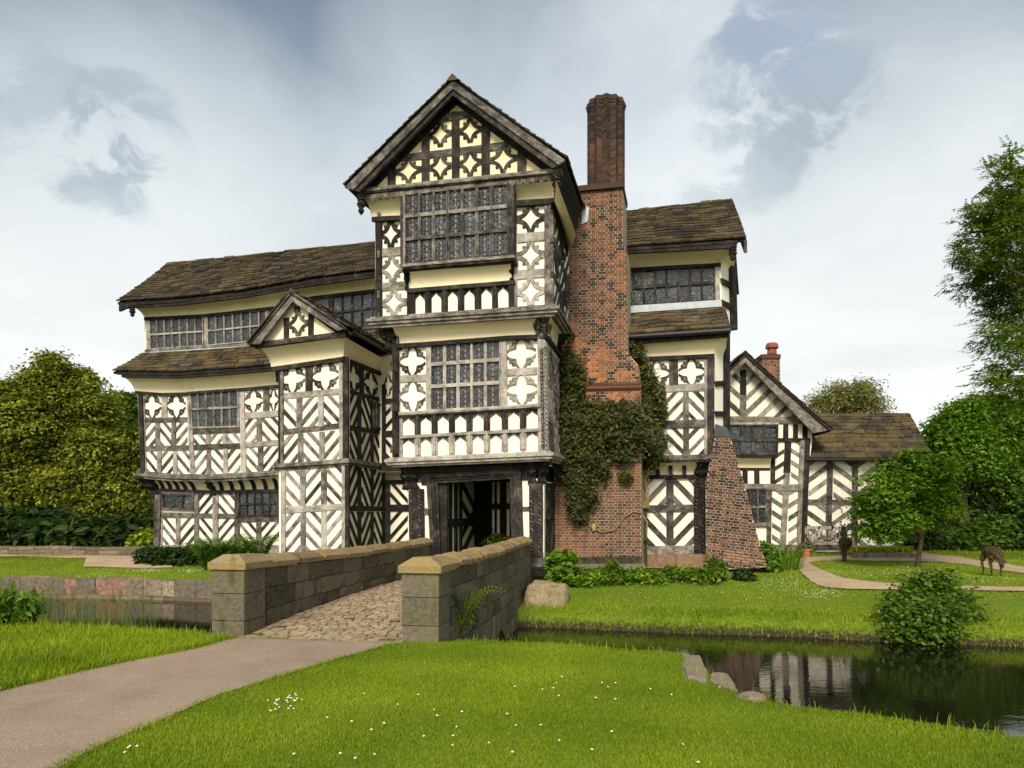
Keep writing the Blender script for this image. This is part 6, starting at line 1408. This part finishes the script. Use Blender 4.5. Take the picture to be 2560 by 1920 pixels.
# overhanging ash at the right edge
bs = Vector((17.4, 17.5, -.2))
tree('ash_tree', 'tall overhanging ash tree with drooping leaf sprays cut by the picture edge', bs, r10, ((1450, 240, 110, 110), (1330, 300, 40, 40), (1420, 420, 90, 80), (1300, 470, 120, 80), (1200, 520, 70, 50), (1420, 600, 120, 110), (1250, 640, 130, 70), (1180, 730, 90, 60), (1350, 780, 150, 100), (1220, 860, 110, 70), (1160, 950, 55, 50), (1330, 950, 130, 90), (1470, 900, 90, 130), (1400, 1080, 120, 80), (1300, 1140, 60, 50), (1420, 1220, 110, 80), (1320, 1260, 70, 60), (1400, 1360, 110, 90), (1290, 1500, 70, 50), (1400, 1500, 110, 90), (1450, 1640, 100, 90), (1650, 500, 150, 250), (1650, 1000, 150, 300), (1650, 1450, 150, 250)),
     17.5, .078, 4300, 'ash', r0=.35, tmid=.5, trunk_top=Vector((16.5, 17.5, 8)))
# trees closing the view on the right
for lb, bx, by, D, L, mat, n, tm in (
    ('yellow green leafy tree standing behind the young lawn tree', 1500, 1180, 33, ((1500, 130, 150, 100), (1420, 220, 120, 90), (1330, 220, 90, 60), (1600, 60, 120, 70), (1680, 180, 170, 120), (1500, 330, 170, 110), (1380, 400, 100, 90), (1680, 400, 200, 120), (1560, 520, 200, 110), (1250, 330, 40, 50)), 'fresh', 34000, .5),
    ('broad green tree at the right edge behind the ash', 1850, 1180, 36, ((1850, 100, 130, 110), (1950, 250, 150, 150), (1830, 400, 160, 150), (1980, 550, 160, 90), (1800, 650, 190, 130), (1950, 800, 170, 130), (2200, 500, 200, 400)), 'mid', 30000, .5),
    ('dark shaded tree filling the gap right of the garden wing', 1300, 1200, 36, ((1180, 700, 110, 150), (1350, 700, 200, 150), (1550, 720, 180, 130), (1250, 900, 180, 130), (1480, 900, 200, 140), (1700, 900, 160, 120), (1150, 980, 110, 110)), 'deep', 30000, .45)):
    bs = at_depth(r11(bx, by), D); bs.z = .3; tree('broadleaf_tree', lb, bs, r11, L, D, .12, int(n*1.9), mat, 'tree', 'trees right of the house', r0=.2, clump=.55, per=50, shell=.5, flat=.5, tmid=tm)
for i, (lb, L, mat) in enumerate((('low dark shrub beside the end of the garden wing', ((1180, 1170, 120, 60, 0), (1090, 1150, 70, 70, 0)), 'deep'), ('glossy rounded shrub behind the far path', ((1420, 1200, 110, 55, 0), (1330, 1180, 80, 60, 0), (1500, 1150, 90, 70, .5)), 'mid'), ('leafy shrub behind the standing wicker deer', ((1700, 1180, 130, 90, 0), (1620, 1120, 110, 90, .3), (1780, 1080, 120, 110, .5)), 'mid'), ('shrub at the far right edge of the lawn', ((1900, 1220, 110, 70, 0), (1990, 1130, 110, 110, .4), (2100, 1200, 130, 90, 0)), 'deep'))):
    bush('shrub', lb, 'shrub', r11, L, 27.5, .14, 7000, mat, 'shrubs along the far path', clump=.3, per=14, shell=.6, tmid=.42)
fo = Foliage(); bl = [((x, 62+8*math.sin(x*.13), 3.0+1.6*math.sin(x*.21+1)), 5, 3, 3.2+1.2*math.sin(x*.37), 1) for x in range(-75, 90, 5)] + [((44+k*.5, 48-k*3.0, 4), 4, 3, 4.5, 1) for k in range(10)] + [((-40-k*.3, 50-k*3.5, 3), 4, 3, 4, 1) for k in range(7)]
crown(fo, bl, 60000, .45, clump=1.1, tmid=.35); o = fo.build('far_wood', LF['deep']); tag(o, 'distant belt of dark trees closing the garden', 'wood', kind='stuff')
# ---------------------------------------------------------------- grass
def grass_pts(n, x0, x1, y0, y1): return RNG.uniform(x0, x1, n), RNG.uniform(y0, y1, n)
PATHS = [np.array([(p[0], p[1]) for p in P])[::2] for P in (PATH1, PATH2, PATH3, PATH4, PATH5)]
deckpoly = np.array([tuple(p.xy) for p in ([LI[0]-nR*.55-bd*.2]+[q-nR*.55 for q in LI[1:]]+[q+nR*.5 for q in RI[::-1][:-1]]+[RI[0]+nR*.62-bd*.05, RI[0]-bd*.2, LI[0]-bd*.2])])
houses = [np.array([tuple(v.xy) for v in pts]) for pts in ([Pq(-17.6, 21.3, 0), Pq(-11.2, 21.3, 0), Pq(-11.2, 18.5, 0), Pq(-9.1, 18.5, 0), Pq(-9.1, 21, 0), Pq(-7, 21, 0), Pq(-7, 17.85, 0), Pq(-3.4, 17.85, 0), Pq(-3.4, 19.5, 0), Pq(1.2, 19.5, 0), Pq(1.2, 27, 0), Pq(-17.6, 27, 0)], [pBl.pt(r9(100, 1500)), pBl.pt(r9(1360, 1500)), pBl.pt(r9(1360, 1500))+N3*6, pBl.pt(r9(100, 1500))+N3*6])]
GV, GQ, GT = [], [], []; gk = 0
def patchy(X, Y): return .5*np.sin(X*1.3+1.7*np.sin(Y*.9))*np.sin(Y*1.7+.8*np.sin(X*1.1))+.35*np.sin(X*3.7+Y*2.9)*np.sin(Y*4.1-X*2.2)
def grass(n, x0, x1, y0, y1, h, w, tm, keep=None, dens=None, hv=.5, lean=.45, XY=None):
    global gk
    X, Y = XY if XY is not None else grass_pts(n, x0, x1, y0, y1); n = len(X); ok = (~in_poly_np(X, Y, MOAT)) | (np.minimum(dist_poly(X, Y, near), dist_poly(X, Y, far)) < .10)
    fr_ = np.abs(X/np.maximum(Y, .1)) < .92; ok &= fr_
    for P in (PATHS if XY is None else ()): ok &= ~in_poly_np(X, Y, P)
    ok &= ~in_poly_np(X, Y, deckpoly)
    for P in houses: ok &= ~in_poly_np(X, Y, P)
    if keep is not None: ok &= keep(X, Y)
    if dens is not None: ok &= RNG.random(n) < dens(X, Y)
    X, Y = X[ok], Y[ok]; n = len(X); Z = height(X, Y); hh = (h(X, Y) if callable(h) else h)*(1-hv+2*hv*RNG.random(n))*(1+.35*patchy(X, Y)); ww = w(X, Y) if callable(w) else np.full(n, w)
    a = RNG.uniform(0, 6.283, n); l = lean*(.3+RNG.random(n))*hh; u = np.stack([np.cos(a), np.sin(a), 0*a], 1); b2 = RNG.uniform(0, 6.283, n); s = np.stack([np.cos(b2), np.sin(b2), 0*b2], 1)*ww[:, None]/2
    B = np.stack([X, Y, Z-.005], 1); Mid = B+u*(l*.35)[:, None]; Mid[:, 2] += hh*.6; Tp = B+u*l[:, None]; Tp[:, 2] += hh*.95
    V = np.stack([B-s, B+s, Mid+s*.75, Mid-s*.75, Tp], 1).reshape(-1, 3); k = np.arange(n)[:, None]*5
    Q = np.concatenate([k+np.array([[0, 1, 2, 3]]), k+np.array([[3, 2, 4, 4]])])
    GV.append(V); t_ = tm+.34*patchy(X*.7+3, Y*.7)+.18*patchy(X*.19+1, Y*.23+2)+RNG.normal(size=n)*.14
    GQ.append((k+gk+np.array([[0, 1, 2]]), k+gk+np.array([[0, 2, 3]]), k+gk+np.array([[3, 2, 4]]))); GT.append((t_, t_, t_)); gk += len(V)
nearside = lambda X, Y: dist_poly(X, Y, near) < dist_poly(X, Y, far)
farside = lambda X, Y: ~nearside(X, Y)
grass(650000, -5.6, 4.2, 3.6, 9.9, .026, .0042, .5, nearside, lambda X, Y: np.clip((6.5/np.maximum(Y, 4))**1.4, .3, 1), lean=.7)
grass(120000, -9, -2.8, 5.5, 12, .075, .008, .55, lambda X, Y: nearside(X, Y) & (X < -2.6-(9.9-Y)*.25))
grass(30000, -9, 5, 4, 12.4, lambda X, Y: np.where(X < -3.4, .14, .08), .007, .6, lambda X, Y: nearside(X, Y) & (dist_poly(X, Y, near) < np.where(X < -3.4, .55, .16)), hv=.6)
grass(26000, -5, 5, 3.6, 10, .06, .006, .45, lambda X, Y: nearside(X, Y) & (dist_poly(X, Y, np.array(PATH1+[PATH1[0]])) < .13), lean=.9)
grass(230000, -1.5, 19, 11.5, 30, .038, lambda X, Y: .009+.0006*np.maximum(Y-14, 0), .62, farside, lambda X, Y: np.clip((17/np.maximum(Y, 10))**1.5, .3, 1))
grass(42000, -1, 13, 11, 17, lambda X, Y: .10+.07*patchy(X*1.6, Y*1.6), .012, .62, lambda X, Y: farside(X, Y) & (dist_poly(X, Y, far) < .75), hv=.6, lean=.9)
grass(70000, -18, -4, 17, 27, .05, .012, .55, farside)
grass(60000, -30, 34, 24, 46, .09, .03, .5, farside)
for P in PATHS:                                                     # blades creeping over the path edges
    P_ = np.concatenate([P, P[:1]]); k_ = RNG.integers(0, len(P), 9000 if P is PATHS[0] else 5000); f_ = RNG.random(len(k_))[:, None]; q_ = P_[k_]*(1-f_)+P_[k_+1]*f_+RNG.normal(size=(len(k_), 2))*.035
    q_ = q_[np.hypot(*(P_[k_+1]-P_[k_]).T) < 1.2]; grass(0, 0, 0, 0, 0, .035, .006 if P is PATHS[0] else .012, .45, XY=(q_[:, 0].copy(), q_[:, 1].copy()), lean=.9)
Vg = np.concatenate(GV); Qg = np.concatenate([q for g in GQ for q in g]); Tg = np.concatenate([t_ for g in GT for t_ in g])
M['grass'] = mat_leaf('grass_blades', (.060, .100, .003), (.185, .275, .006), (.34, .40, .018), .35, .5)
o = np_mesh('grass', Vg, Qg, np.clip(Tg, 0, 1), M['grass']); tag(o, 'short green grass of the lawns and moat banks', 'grass', kind='stuff')
# tall grasses and weeds on the left bank, seed heads
fo = Foliage(); hd = Foliage()
for i in range(210):
    x = random.uniform(-60, 1080) if random.random() > .25 else random.uniform(-60, 350); y = 640+jit(40)-(40 if x < 300 else 0); b = np.array(at_z(r13(x, y), -.03)); h_ = random.uniform(.30, .62)*(1.15 if x < 300 else 1); a = random.uniform(0, 6.28); u = np.array([math.cos(a), math.sin(a), 0]); s = np.array([.0032, 0, 0]); tp = b+u*h_*.22+np.array([0, 0, h_]); m = b+u*h_*.06+np.array([0, 0, h_*.55])
    fo.add(np.array([b-s, b+s, m+s*.9, m-s*.9, m-s*.9, m+s*.9, tp+s*.3, tp-s*.3]), np.array([[0, 1, 2, 3], [4, 5, 6, 7]]), .35+jit(.3))
    if random.random() < .42:
        m_ = 22; cc = tp[None]+np.stack([RNG.normal(size=m_)*.010, RNG.normal(size=m_)*.010, RNG.uniform(-.10, .03, m_)], 1); V, Q = leaves(cc, np.full(m_, .011), .2, 2.2, 0); hd.add(V, Q, .4+jit(.3))
o = fo.build('tall_grass', LF['fern']); tag(o, 'tall thin grass stalks along the left moat edge', 'tall grass', kind='stuff'); hd.build('seed_head', LF['straw'], o)
for x, y, h_, lb in ((200, 560, .5, 'leafy weed with upright stems among the tall grass left'), (20, 560, .55, 'bushy weed at the left edge of the near moat bank')):
    b = at_z(r13(x, y+80), 0); fo = Foliage()
    for k in range(9):
        a = random.uniform(0, 6.28); top = np.array(b)+np.array([math.cos(a)*.14, math.sin(a)*.14, h_*random.uniform(.6, 1)]); cc = np.array(b)[None]+(top-np.array(b))[None]*np.repeat(np.linspace(.2, 1, 12), 3)[:, None]+RNG.normal(size=(36, 3))*.03; V, Q = leaves(cc, .05+.03*RNG.random(36), .3, 2.4, .4); fo.add(V, Q, .5+jit(.2))
    o = fo.build('weed', LF['fern']); tag(o, lb, 'weed')
fern(at_z(r13(90, 640), 0), 12, .5, 'fern', 'small fern among the tall grass on the left bank')
# daisies
C = []
for (x, y, rx, ry, n) in ((715, 1752, 55, 20, 24), (1000, 1800, 330, 60, 14), (1500, 1720, 260, 40, 14), (1450, 1850, 280, 55, 9), (900, 1880, 250, 40, 6), (330, 1875, 30, 15, 4)):
    for _ in range(n):
        p = at_z((random.gauss(x, rx*.55), random.gauss(y, ry*.5)), .03)
        if not any(in_poly_np(np.array([p.x]), np.array([p.y]), P)[0] for P in PATHS[:1]) and not in_poly_np(np.array([p.x]), np.array([p.y]), MOAT)[0]: C.append(p)
for (R, x, y, rx, ry, n) in ((r15, 1250, 95, 130, 30, 110), (r15, 1500, 60, 200, 25, 90), (r13, 1000, 245, 150, 14, 110), (r13, 1320, 250, 60, 12, 60), (r13, 650, 285, 160, 14, 50), (r15, 900, 150, 400, 60, 90), (r15, 2000, 85, 200, 20, 60), (r11, 1050, 1440, 350, 40, 110), (r11, 300, 1620, 150, 40, 80)):
    for _ in range(n):
        p = on_ground(R(random.gauss(x, rx*.6), random.gauss(y, ry*.6))); C.append(p+Vector((0, 0, .04)))
V, Q = [], []; T_ = []
for i, p in enumerate(C):
    r = .010*random.uniform(.7, 1.2) if p.y < 12 else .012*random.uniform(.5, 1.1); b0 = len(V); tl = jit(.004)
    for k in range(8): V.append((p.x+r*math.cos(k*.785), p.y+r*math.sin(k*.785), p.z+tl*math.cos(k*.785)+.004)); 
    V.append((p.x, p.y, p.z+.012))
    for k in range(8): Q.append((b0+k, b0+(k+1) % 8, b0+8)); T_.append(.5)
o = np_mesh('daisies', V, Q, T_, mat_simple('white_petals', (.82, .80, .70), .8, .05)); tag(o, 'small white daisies scattered through the lawns', 'daisies', kind='stuff')

# pot of dark red flowers just inside the passage
bp_ = Pq(-5.25, 20.2, .06); fo = Foliage(); crown(fo, [(tuple(bp_+Vector((0, 0, .55))), .42, .3, .35, 1)], 900, .08, clump=.14, per=10, tmid=.5); fl = empty('flower_display', bp_, 'dim pot of dark red flowers standing inside the gatehouse passage', 'flower pot'); fo.build('leaves', LF['mid'], fl)
mb = MB(); mb.tube([bp_, bp_+Vector((0, 0, .34))], [.15, .2], 14, .5); mb.build('pot', mat_simple('dark_terracotta', (.2, .07, .04), .8), fl)
fo = Foliage(); cc = np.array(bp_)[None]+np.array([[0, -.12, .62]])+RNG.normal(size=(60, 3))*np.array([[.22, .12, .16]]); V, Q = leaves(cc, np.full(60, .07), .3, 1.1); fo.add(V, Q, .5); fo.build('flowers', mat_simple('red_petals', (.30, .03, .03), .7, .2), fl)
# ================================================================ BENCH, POT, WICKER DEER
pb = on_ground(r9(860, 1556)); M['teak'] = mat_timber('silvered_teak')
bn = empty('garden_bench', pb, 'silvered wooden garden bench with arched back panels against the garden wing', 'bench'); Db = pBl.pt(r9(850, 1450)).y-.75
bx = lambda x: at_depth(r9(x, 1500), Db-.0).x
X0, X1 = bx(712), bx(988); gz = hz((X0+X1)/2, Db); hgt = lambda y: EYE-(r9(0, y)[1]-YH)/F*Db
zs = gz+.43; zt = hgt(1352)+.02; mb = MB()
def bar(mb, a, b, w, d): a, b = Vector(a), Vector(b); mb.box((a+b)/2, (b-a)/2, *( (Vector((w/2, 0, 0)), Vector((0, d/2, 0))) if abs((b-a).normalized().z) > .7 else (Vector((0, w/2, 0)), Vector((0, 0, d/2))) if abs((b-a).normalized().x) > .7 else (Vector((w/2, 0, 0)), Vector((0, 0, d/2)))), random.uniform(.55, .85))
yb, yf = Db+.28, Db-.28
for i in range(5): bar(mb, (X0, yf+.05+i*.11, zs), (X1, yf+.05+i*.11, zs), .09, .03)
mb.build('seat', M['teak'], bn); mb = MB(); bar(mb, (X0, yb, zt-.05), (X1, yb, zt-.05), .06, .10); bar(mb, (X0, yb, zs+.10), (X1, yb, zs+.10), .06, .07)
for p in range(3):
    a, b = X0+(X1-X0)*p/3, X0+(X1-X0)*(p+1)/3; m = (a+b)/2; bar(mb, (a, yb, zs), (a, yb, zt), .06, .06); h = zt-zs-.2
    bar(mb, (m, yb, zs+.1), (m, yb, zt-.1), .035, .03); bar(mb, (m-.12, yb, zs+.1), (m-.12, yb, zs+.1+h*.75), .03, .03); bar(mb, (m+.12, yb, zs+.1), (m+.12, yb, zs+.1+h*.75), .03, .03)
    for sg in (-1, 1): mb.tube([Vector((m+sg*(b-a)*.46*math.cos(k*math.pi/16), yb, zs+.12+h*math.sin(k*math.pi/16))) for k in range(9)], .028, 6, .7)
bar(mb, (X1, yb, zs), (X1, yb, zt), .06, .06); mb.build('backrest', M['teak'], bn)
for x in (X0, X1):
    mb = MB(); bar(mb, (x, yf, zs+.24), (x, yb, zs+.24), .07, .045); bar(mb, (x, yf, zs), (x, yf, zs+.24), .055, .055); mb.build('armrest', M['teak'], bn)
    for y in (yf, yb): mb = MB(); bar(mb, (x, y, gz-.02), (x, y, zs), .07, .07); mb.build('leg', M['teak'], bn)
mb = MB(); bar(mb, (X0, yf, gz+.12), (X1, yf, gz+.12), .05, .06); bar(mb, (X0, yf, zs-.05), (X1, yf, zs-.05), .03, .08); mb.build('stretcher', M['teak'], bn)
# flower pot
pp = on_ground(r9(690, 1562)); k = 1/F*pp.y*.36765; pot = empty('flower_pot', pp, 'terracotta flower pot with trailing grey green plant at the bench end', 'flower pot'); r_ = 34*k
mb = MB(); h = 62*k; mb.tube([pp, pp+Vector((0, 0, h*.8)), pp+Vector((0, 0, h*.8)), pp+Vector((0, 0, h)), pp+Vector((0, 0, h)), pp+Vector((0, 0, h*.85))], [r_*.72, r_*.98, r_*1.12, r_*1.14, r_*1.0, r_*.95], 16, .5); mb.build('pot', mat_simple('terracotta_pot', (.44, .14, .06), .8, .2), pot, smooth=False)
fo = Foliage(); crown(fo, [(tuple(pp+Vector((jit(.1), jit(.1), h*1.2))), r_*1.4, r_*1.2, r_*.7, 1), (tuple(pp+Vector((-r_, 0, h*.9))), r_*.5, r_*.5, r_*.9, 1), (tuple(pp+Vector((r_, 0, h*.95))), r_*.6, r_*.5, r_*.6, 1)], 900, .06, clump=.08, per=8, tmid=.5); fo.build('plant', LF['pale'], pot)
fo = Foliage(); cc = np.array(pp)[None]+np.array([[0, -.1, h*1.35]])+RNG.normal(size=(26, 3))*np.array([[.16, .12, .06]]); V, Q = leaves(cc, np.full(26, .035), .4, 1.1); fo.add(V, Q, .5); fo.build('flowers', mat_simple('violet_petals', (.16, .09, .32), .7, .2), pot)
# woven willow deer
t = NT('woven_willow'); p = t.pos(); w1_ = t.n('TexWave', wave_type='BANDS', bands_direction='DIAGONAL', i_Scale=16.0, i_Distortion=9.0, i_Detail=3.0); t.l(p, w1_.inputs['Vector'])
c = t.ramp(w1_.outputs['Fac'], [(.15, (.014, .009, .005)), (.5, (.10, .062, .030)), (.9, (.23, .15, .075))]); M['willow'] = t.done(t.bsdf(c, .9, .15, t.bump(w1_.outputs['Fac'], 1.0, .03)).outputs[0])
def solid(name, chains, mat, voxel=.016):
    """tapering chains of points fused into one continuous body"""
    import bmesh
    mb = MB()
    for pts, rad in chains:
        P_, R_ = [], []
        for k in range(len(pts)-1):
            for m in range(4): u = m/4; P_.append(Vector(pts[k]).lerp(Vector(pts[k+1]), u)); R_.append(rad[k]+(rad[k+1]-rad[k])*(u*u*(3-2*u)))
        P_.append(Vector(pts[-1])); R_.append(rad[-1])
        d0, d1 = (P_[0]-P_[1]).normalized(), (P_[-1]-P_[-2]).normalized()
        P_ = [P_[0]+d0*R_[0]*.8] + P_ + [P_[-1]+d1*R_[-1]*.8]; R_ = [R_[0]*.45] + R_ + [R_[-1]*.45]; mb.tube(P_, R_, 12, .5)
    o = mb.build(name, mat); m = o.modifiers.new('Remesh', 'REMESH'); m.mode = 'VOXEL'; m.voxel_size = voxel; sm = o.modifiers.new('Smooth', 'SMOOTH'); sm.iterations = 3
    bpy.context.view_layer.update(); dg = bpy.context.evaluated_depsgraph_get(); m2 = bpy.data.meshes.new_from_object(o.evaluated_get(dg)); bpy.data.objects.remove(o)
    m2.name = name; o = bpy.data.objects.new(name, m2); COL.objects.link(o); m2.materials.clear(); m2.materials.append(mat); m2.polygons.foreach_set('use_smooth', [True]*len(m2.polygons)); return o
def sticks(o, n, L, r=.006):
    """loose willow rods sticking out of the weave"""
    me = o.data; mb = MB(); idx = RNG.integers(0, len(me.vertices), n)
    for i in idx:
        v = me.vertices[int(i)]; d = Vector(RNG.normal(size=3)).normalized(); d = (d-v.normal*d.dot(v.normal)*.75+v.normal*.12).normalized(); mb.tube([v.co-d*L*.5+v.normal*.008, v.co+v.normal*.022, v.co+d*L*.5+v.normal*.01], [r*.6, r, r*.5], 4, .5)
    return mb.build('willow_rods', M['twig'], o)
d1 = on_ground(r9(965, 1592)); s = d1.y/F*.36765                          # metres per zoom px there
DY = Vector((.25, .97, 0)); DX = Vector((.97, -.25, 0))
P = lambda x, y, o=0: Vector(d1)+Vector(((x-965)*s, o, (1592-y)*s))
deer = solid('wicker_deer', [([P(984, 1452, .22), P(968, 1468, .08), P(946, 1452, -.12), P(936, 1425, -.2)], [.13, .19, .17, .11]), ([P(940, 1440, -.17), P(930, 1405, -.24), P(922, 1372, -.28), P(916, 1356, -.30)], [.11, .085, .06, .06]), ([P(917, 1356, -.29), P(902, 1364, -.40)], [.065, .028]), ([P(986, 1440, .25), P(1002, 1436, .34)], [.04, .02])] +
    [([P(x0, 1480, o), P(x1, 1525, o+.04), P(x2, 1560, o), P(x2, 1592, o-.02)], [.075, .034, .026, .022]) for x0, x1, x2, o in ((984, 988, 986, .20), (966, 962, 964, .18), (952, 954, 950, -.10), (938, 936, 935, -.10))], M['willow']); tag(deer, 'woven willow deer sculpture with raised neck standing in front of the bench', 'sculpture', 'willow deer on the lawn')
for sg in (-1, 1): mb = MB(); a = P(917, 1350, -.29); mb.tube([a, a+Vector((sg*.06, .03, .07)), a+Vector((sg*.11, .05, .06))], [.014, .025, .006], 6, .5); mb.build('ear', M['willow'], deer)
sticks(deer, 120, .16, .005)
d2 = on_ground(r11(1728, 1462)); s = d2.y/F*.30136; P = lambda x, y, o=0: Vector(d2)+Vector(((x-1728)*s, o, (1462-y)*s))
deer = solid('wicker_deer', [([P(1728, 1264, .22), P(1728, 1262, 0), P(1727, 1268, -.18)], [.135, .15, .13]), ([P(1727, 1280, -.20), P(1725, 1310, -.30), P(1723, 1340, -.36)], [.12, .075, .05]), ([P(1723, 1345, -.37), P(1722, 1378, -.42)], [.055, .028])] +
    [([P(x0, 1300, o), P(x1, 1350, o+.03), P(x2, 1405, o-.02), P(x2, 1461, o)], [.075, .034, .024, .02]) for x0, x1, x2, o in ((1696, 1690, 1692, .2), (1760, 1764, 1762, .2), (1694, 1686, 1688, -.14), (1762, 1770, 1767, -.14))], M['willow']); tag(deer, 'dark woven willow deer sculpture grazing with lowered head by the right picture edge', 'sculpture', 'willow deer on the lawn')
for sg in (-1, 1): mb = MB(); a = P(1723, 1336, -.36)+Vector((sg*.03, 0, 0)); mb.tube([a, a+Vector((sg*.07, .02, .02)), a+Vector((sg*.11, .03, -.01))], [.012, .024, .006], 6, .5); mb.build('ear', M['willow'], deer)
sticks(deer, 120, .14, .004)
wd = bpy.data.worlds.new('World'); scene.world = wd; wd.use_nodes = True; nt = wd.node_tree; nt.nodes.clear()
SUN_EL, SUN_AZ = math.radians(37), math.radians(-171)     # azimuth from +Y, clockwise
class W(NT):
    def __init__(s): s.t = nt
w = W(); out = w.n('OutputWorld')
sky = w.n('TexSky', sky_type='NISHITA', sun_disc=False, sun_elevation=SUN_EL, sun_rotation=SUN_AZ, altitude=50.0, air_density=1.2, dust_density=2.5)
bg1 = w.n('Background', i_Strength=.09); w.l(sky.outputs[0], bg1.inputs[0])
g = w.n('TexCoord').outputs['Generated']; sx = w.n('SeparateXYZ'); w.l(g, sx.inputs[0])
# cloud sheet mapped on a flat layer overhead
zc = w.math('MAXIMUM', sx.outputs['Z'], .0); den = w.math('ADD', zc, .14)
cv = w.n('CombineXYZ'); w.l(w.math('DIVIDE', sx.outputs['X'], den), cv.inputs[0]); w.l(w.math('DIVIDE', sx.outputs['Y'], den), cv.inputs[1])
mp = w.mapping(cv.outputs[0], (1, 1, 1), (0, 0, .5))
n1 = w.noise(mp, .75, 7, .55, .35); n2 = w.noise(mp, 2.6, 9, .62, .3)
nd3 = w.n('TexNoise', i_Scale=5.0, i_Detail=6.0, i_Roughness=.6); w.l(g, nd3.inputs['Vector']); va = w.n('VectorMath', operation='SUBTRACT'); w.l(nd3.outputs['Color'], va.inputs[0]); va.inputs[1].default_value = (.5, .5, .5); vs_ = w.n('VectorMath', operation='SCALE'); vs_.inputs['Scale'].default_value = .075; w.l(va.outputs[0], vs_.inputs[0]); vd = w.n('VectorMath', operation='ADD'); w.l(g, vd.inputs[0]); w.l(vs_.outputs[0], vd.inputs[1]); gd = w.n('VectorMath', operation='NORMALIZE'); w.l(vd.outputs[0], gd.inputs[0]); GD = gd.outputs[0]
base = w.ramp(zc, [(0, (.84, .83, .79)), (.14, (.75, .76, .74)), (.275, (.62, .65, .65)), (.388, (.45, .50, .53)), (.486, (.26, .315, .37)), (.57, (.15, .195, .25)), (1, (.22, .26, .33))])
br = w.ramp(n1, [(.33, (.80, .83, .87)), (.5, (1, 1, 1)), (.66, (1.2, 1.18, 1.15))])
c = w.mix(.8, base, br, 'MULTIPLY')
def dirv(x, y): return ray(x, y).normalized()
nw = w.noise(w.mapping(GD, (1, 1, 1.5), (0, .6, 0)), 9.0, 9, .62, .4)
def patch(px, rad, col, amt, nz=None, lo=.42, hi=.58):
    """broad bank of cloud (nz given) or a torn wisp"""
    global c
    d = dirv(*px); vm = w.n('VectorMath', operation='DOT_PRODUCT'); w.l(GD, vm.inputs[0]); vm.inputs[1].default_value = d
    f = w.ramp(vm.outputs['Value'], [(math.cos(math.radians(rad)), 0), (min(.999999, math.cos(math.radians(rad*.2))), 1)], 'EASE')
    if nz is None: k = w.ramp(w.math('MULTIPLY', f, w.math('ADD', w.math('MULTIPLY', w.math('SUBTRACT', nw, .5), 3.6), .62)), [(.18, 0), (.62, 1)], 'EASE')
    else: k = w.ramp(w.math('ADD', w.math('ADD', w.math('MULTIPLY', w.math('SUBTRACT', nz, .5), 1.3), .4), w.math('MULTIPLY', w.math('SUBTRACT', f, .5), .75)), [(lo, 0), (hi, 1)])
    c = w.mix(w.math('MULTIPLY', k, amt), c, col)
patch((1400, 230), 24, (.76, .79, .80), .7, n1, .42, 1.0); patch((2080, 520), 24, (.80, .81, .79), .6, n1, .42, 1.0)
patch((480, 660), 22, (.78, .80, .79), .5, n1, .42, 1.0); patch((1680, 250), 16, (.74, .77, .79), .6, n1, .42, 1.0)
for a_ in (((1850, 430), 3.2, (.47, .52, .54), .75), ((1935, 350), 2.7, (.42, .47, .50), .85), ((2010, 270), 2.1, (.36, .41, .45), .9), ((2060, 210), 1.6, (.34, .39, .44), .9), ((1900, 140), 1.7, (.34, .40, .47), .75), ((1930, 80), 1.6, (.32, .38, .46), .7), ((1955, 35), 1.4, (.30, .36, .44), .6),
           ((270, 400), 2.6, (.38, .44, .48), .7), ((330, 350), 2.0, (.34, .40, .45), .75), ((110, 295), 2.4, (.34, .40, .46), .6), ((2100, 75), 1.6, (.34, .41, .48), .5)): patch(*a_)
back = w.ramp(w.math('ADD', w.math('MULTIPLY', sx.outputs['Y'], -.5), .5), [(.42, (1, 1, 1)), (.80, (1.9, 1.82, 1.7))]); c = w.mix(1.0, c, back, 'MULTIPLY')  # sky behind the camera brightened to add soft frontal light
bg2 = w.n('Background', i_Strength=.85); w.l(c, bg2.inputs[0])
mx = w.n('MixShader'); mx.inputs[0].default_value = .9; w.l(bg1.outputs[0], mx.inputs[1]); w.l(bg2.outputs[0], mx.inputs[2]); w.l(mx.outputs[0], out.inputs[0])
sl = bpy.data.lights.new('sun', 'SUN'); so = bpy.data.objects.new('sun', sl); COL.objects.link(so)
sl.energy = 2.9; sl.angle = math.radians(20); sl.color = (1, .91, .75)
sd = Vector((math.sin(SUN_AZ)*math.cos(SUN_EL), math.cos(SUN_AZ)*math.cos(SUN_EL), math.sin(SUN_EL)))
so.rotation_euler = sd.to_track_quat('Z', 'Y').to_euler(); so.location = (0, -5, 30)
# ---------------------------------------------------------------- camera
cd = bpy.data.cameras.new('camera'); cam = bpy.data.objects.new('camera', cd); COL.objects.link(cam)
cam.location = (0, 0, EYE); cam.rotation_euler = (math.pi/2, 0, 0); cd.sensor_width = 36; cd.lens = 36*F/2560; cd.shift_y = 320/2560; cd.clip_end = 3000; cd.clip_start = .05
scene.camera = cam
scene.view_settings.view_transform = 'Standard'; scene.view_settings.look = 'None'; scene.view_settings.gamma = 1; scene.view_settings.exposure = .66
scene.render.resolution_x, scene.render.resolution_y = 1024, 768
scene.cycles.max_bounces = 6; scene.cycles.transparent_max_bounces = 6; scene.cycles.use_denoising = True
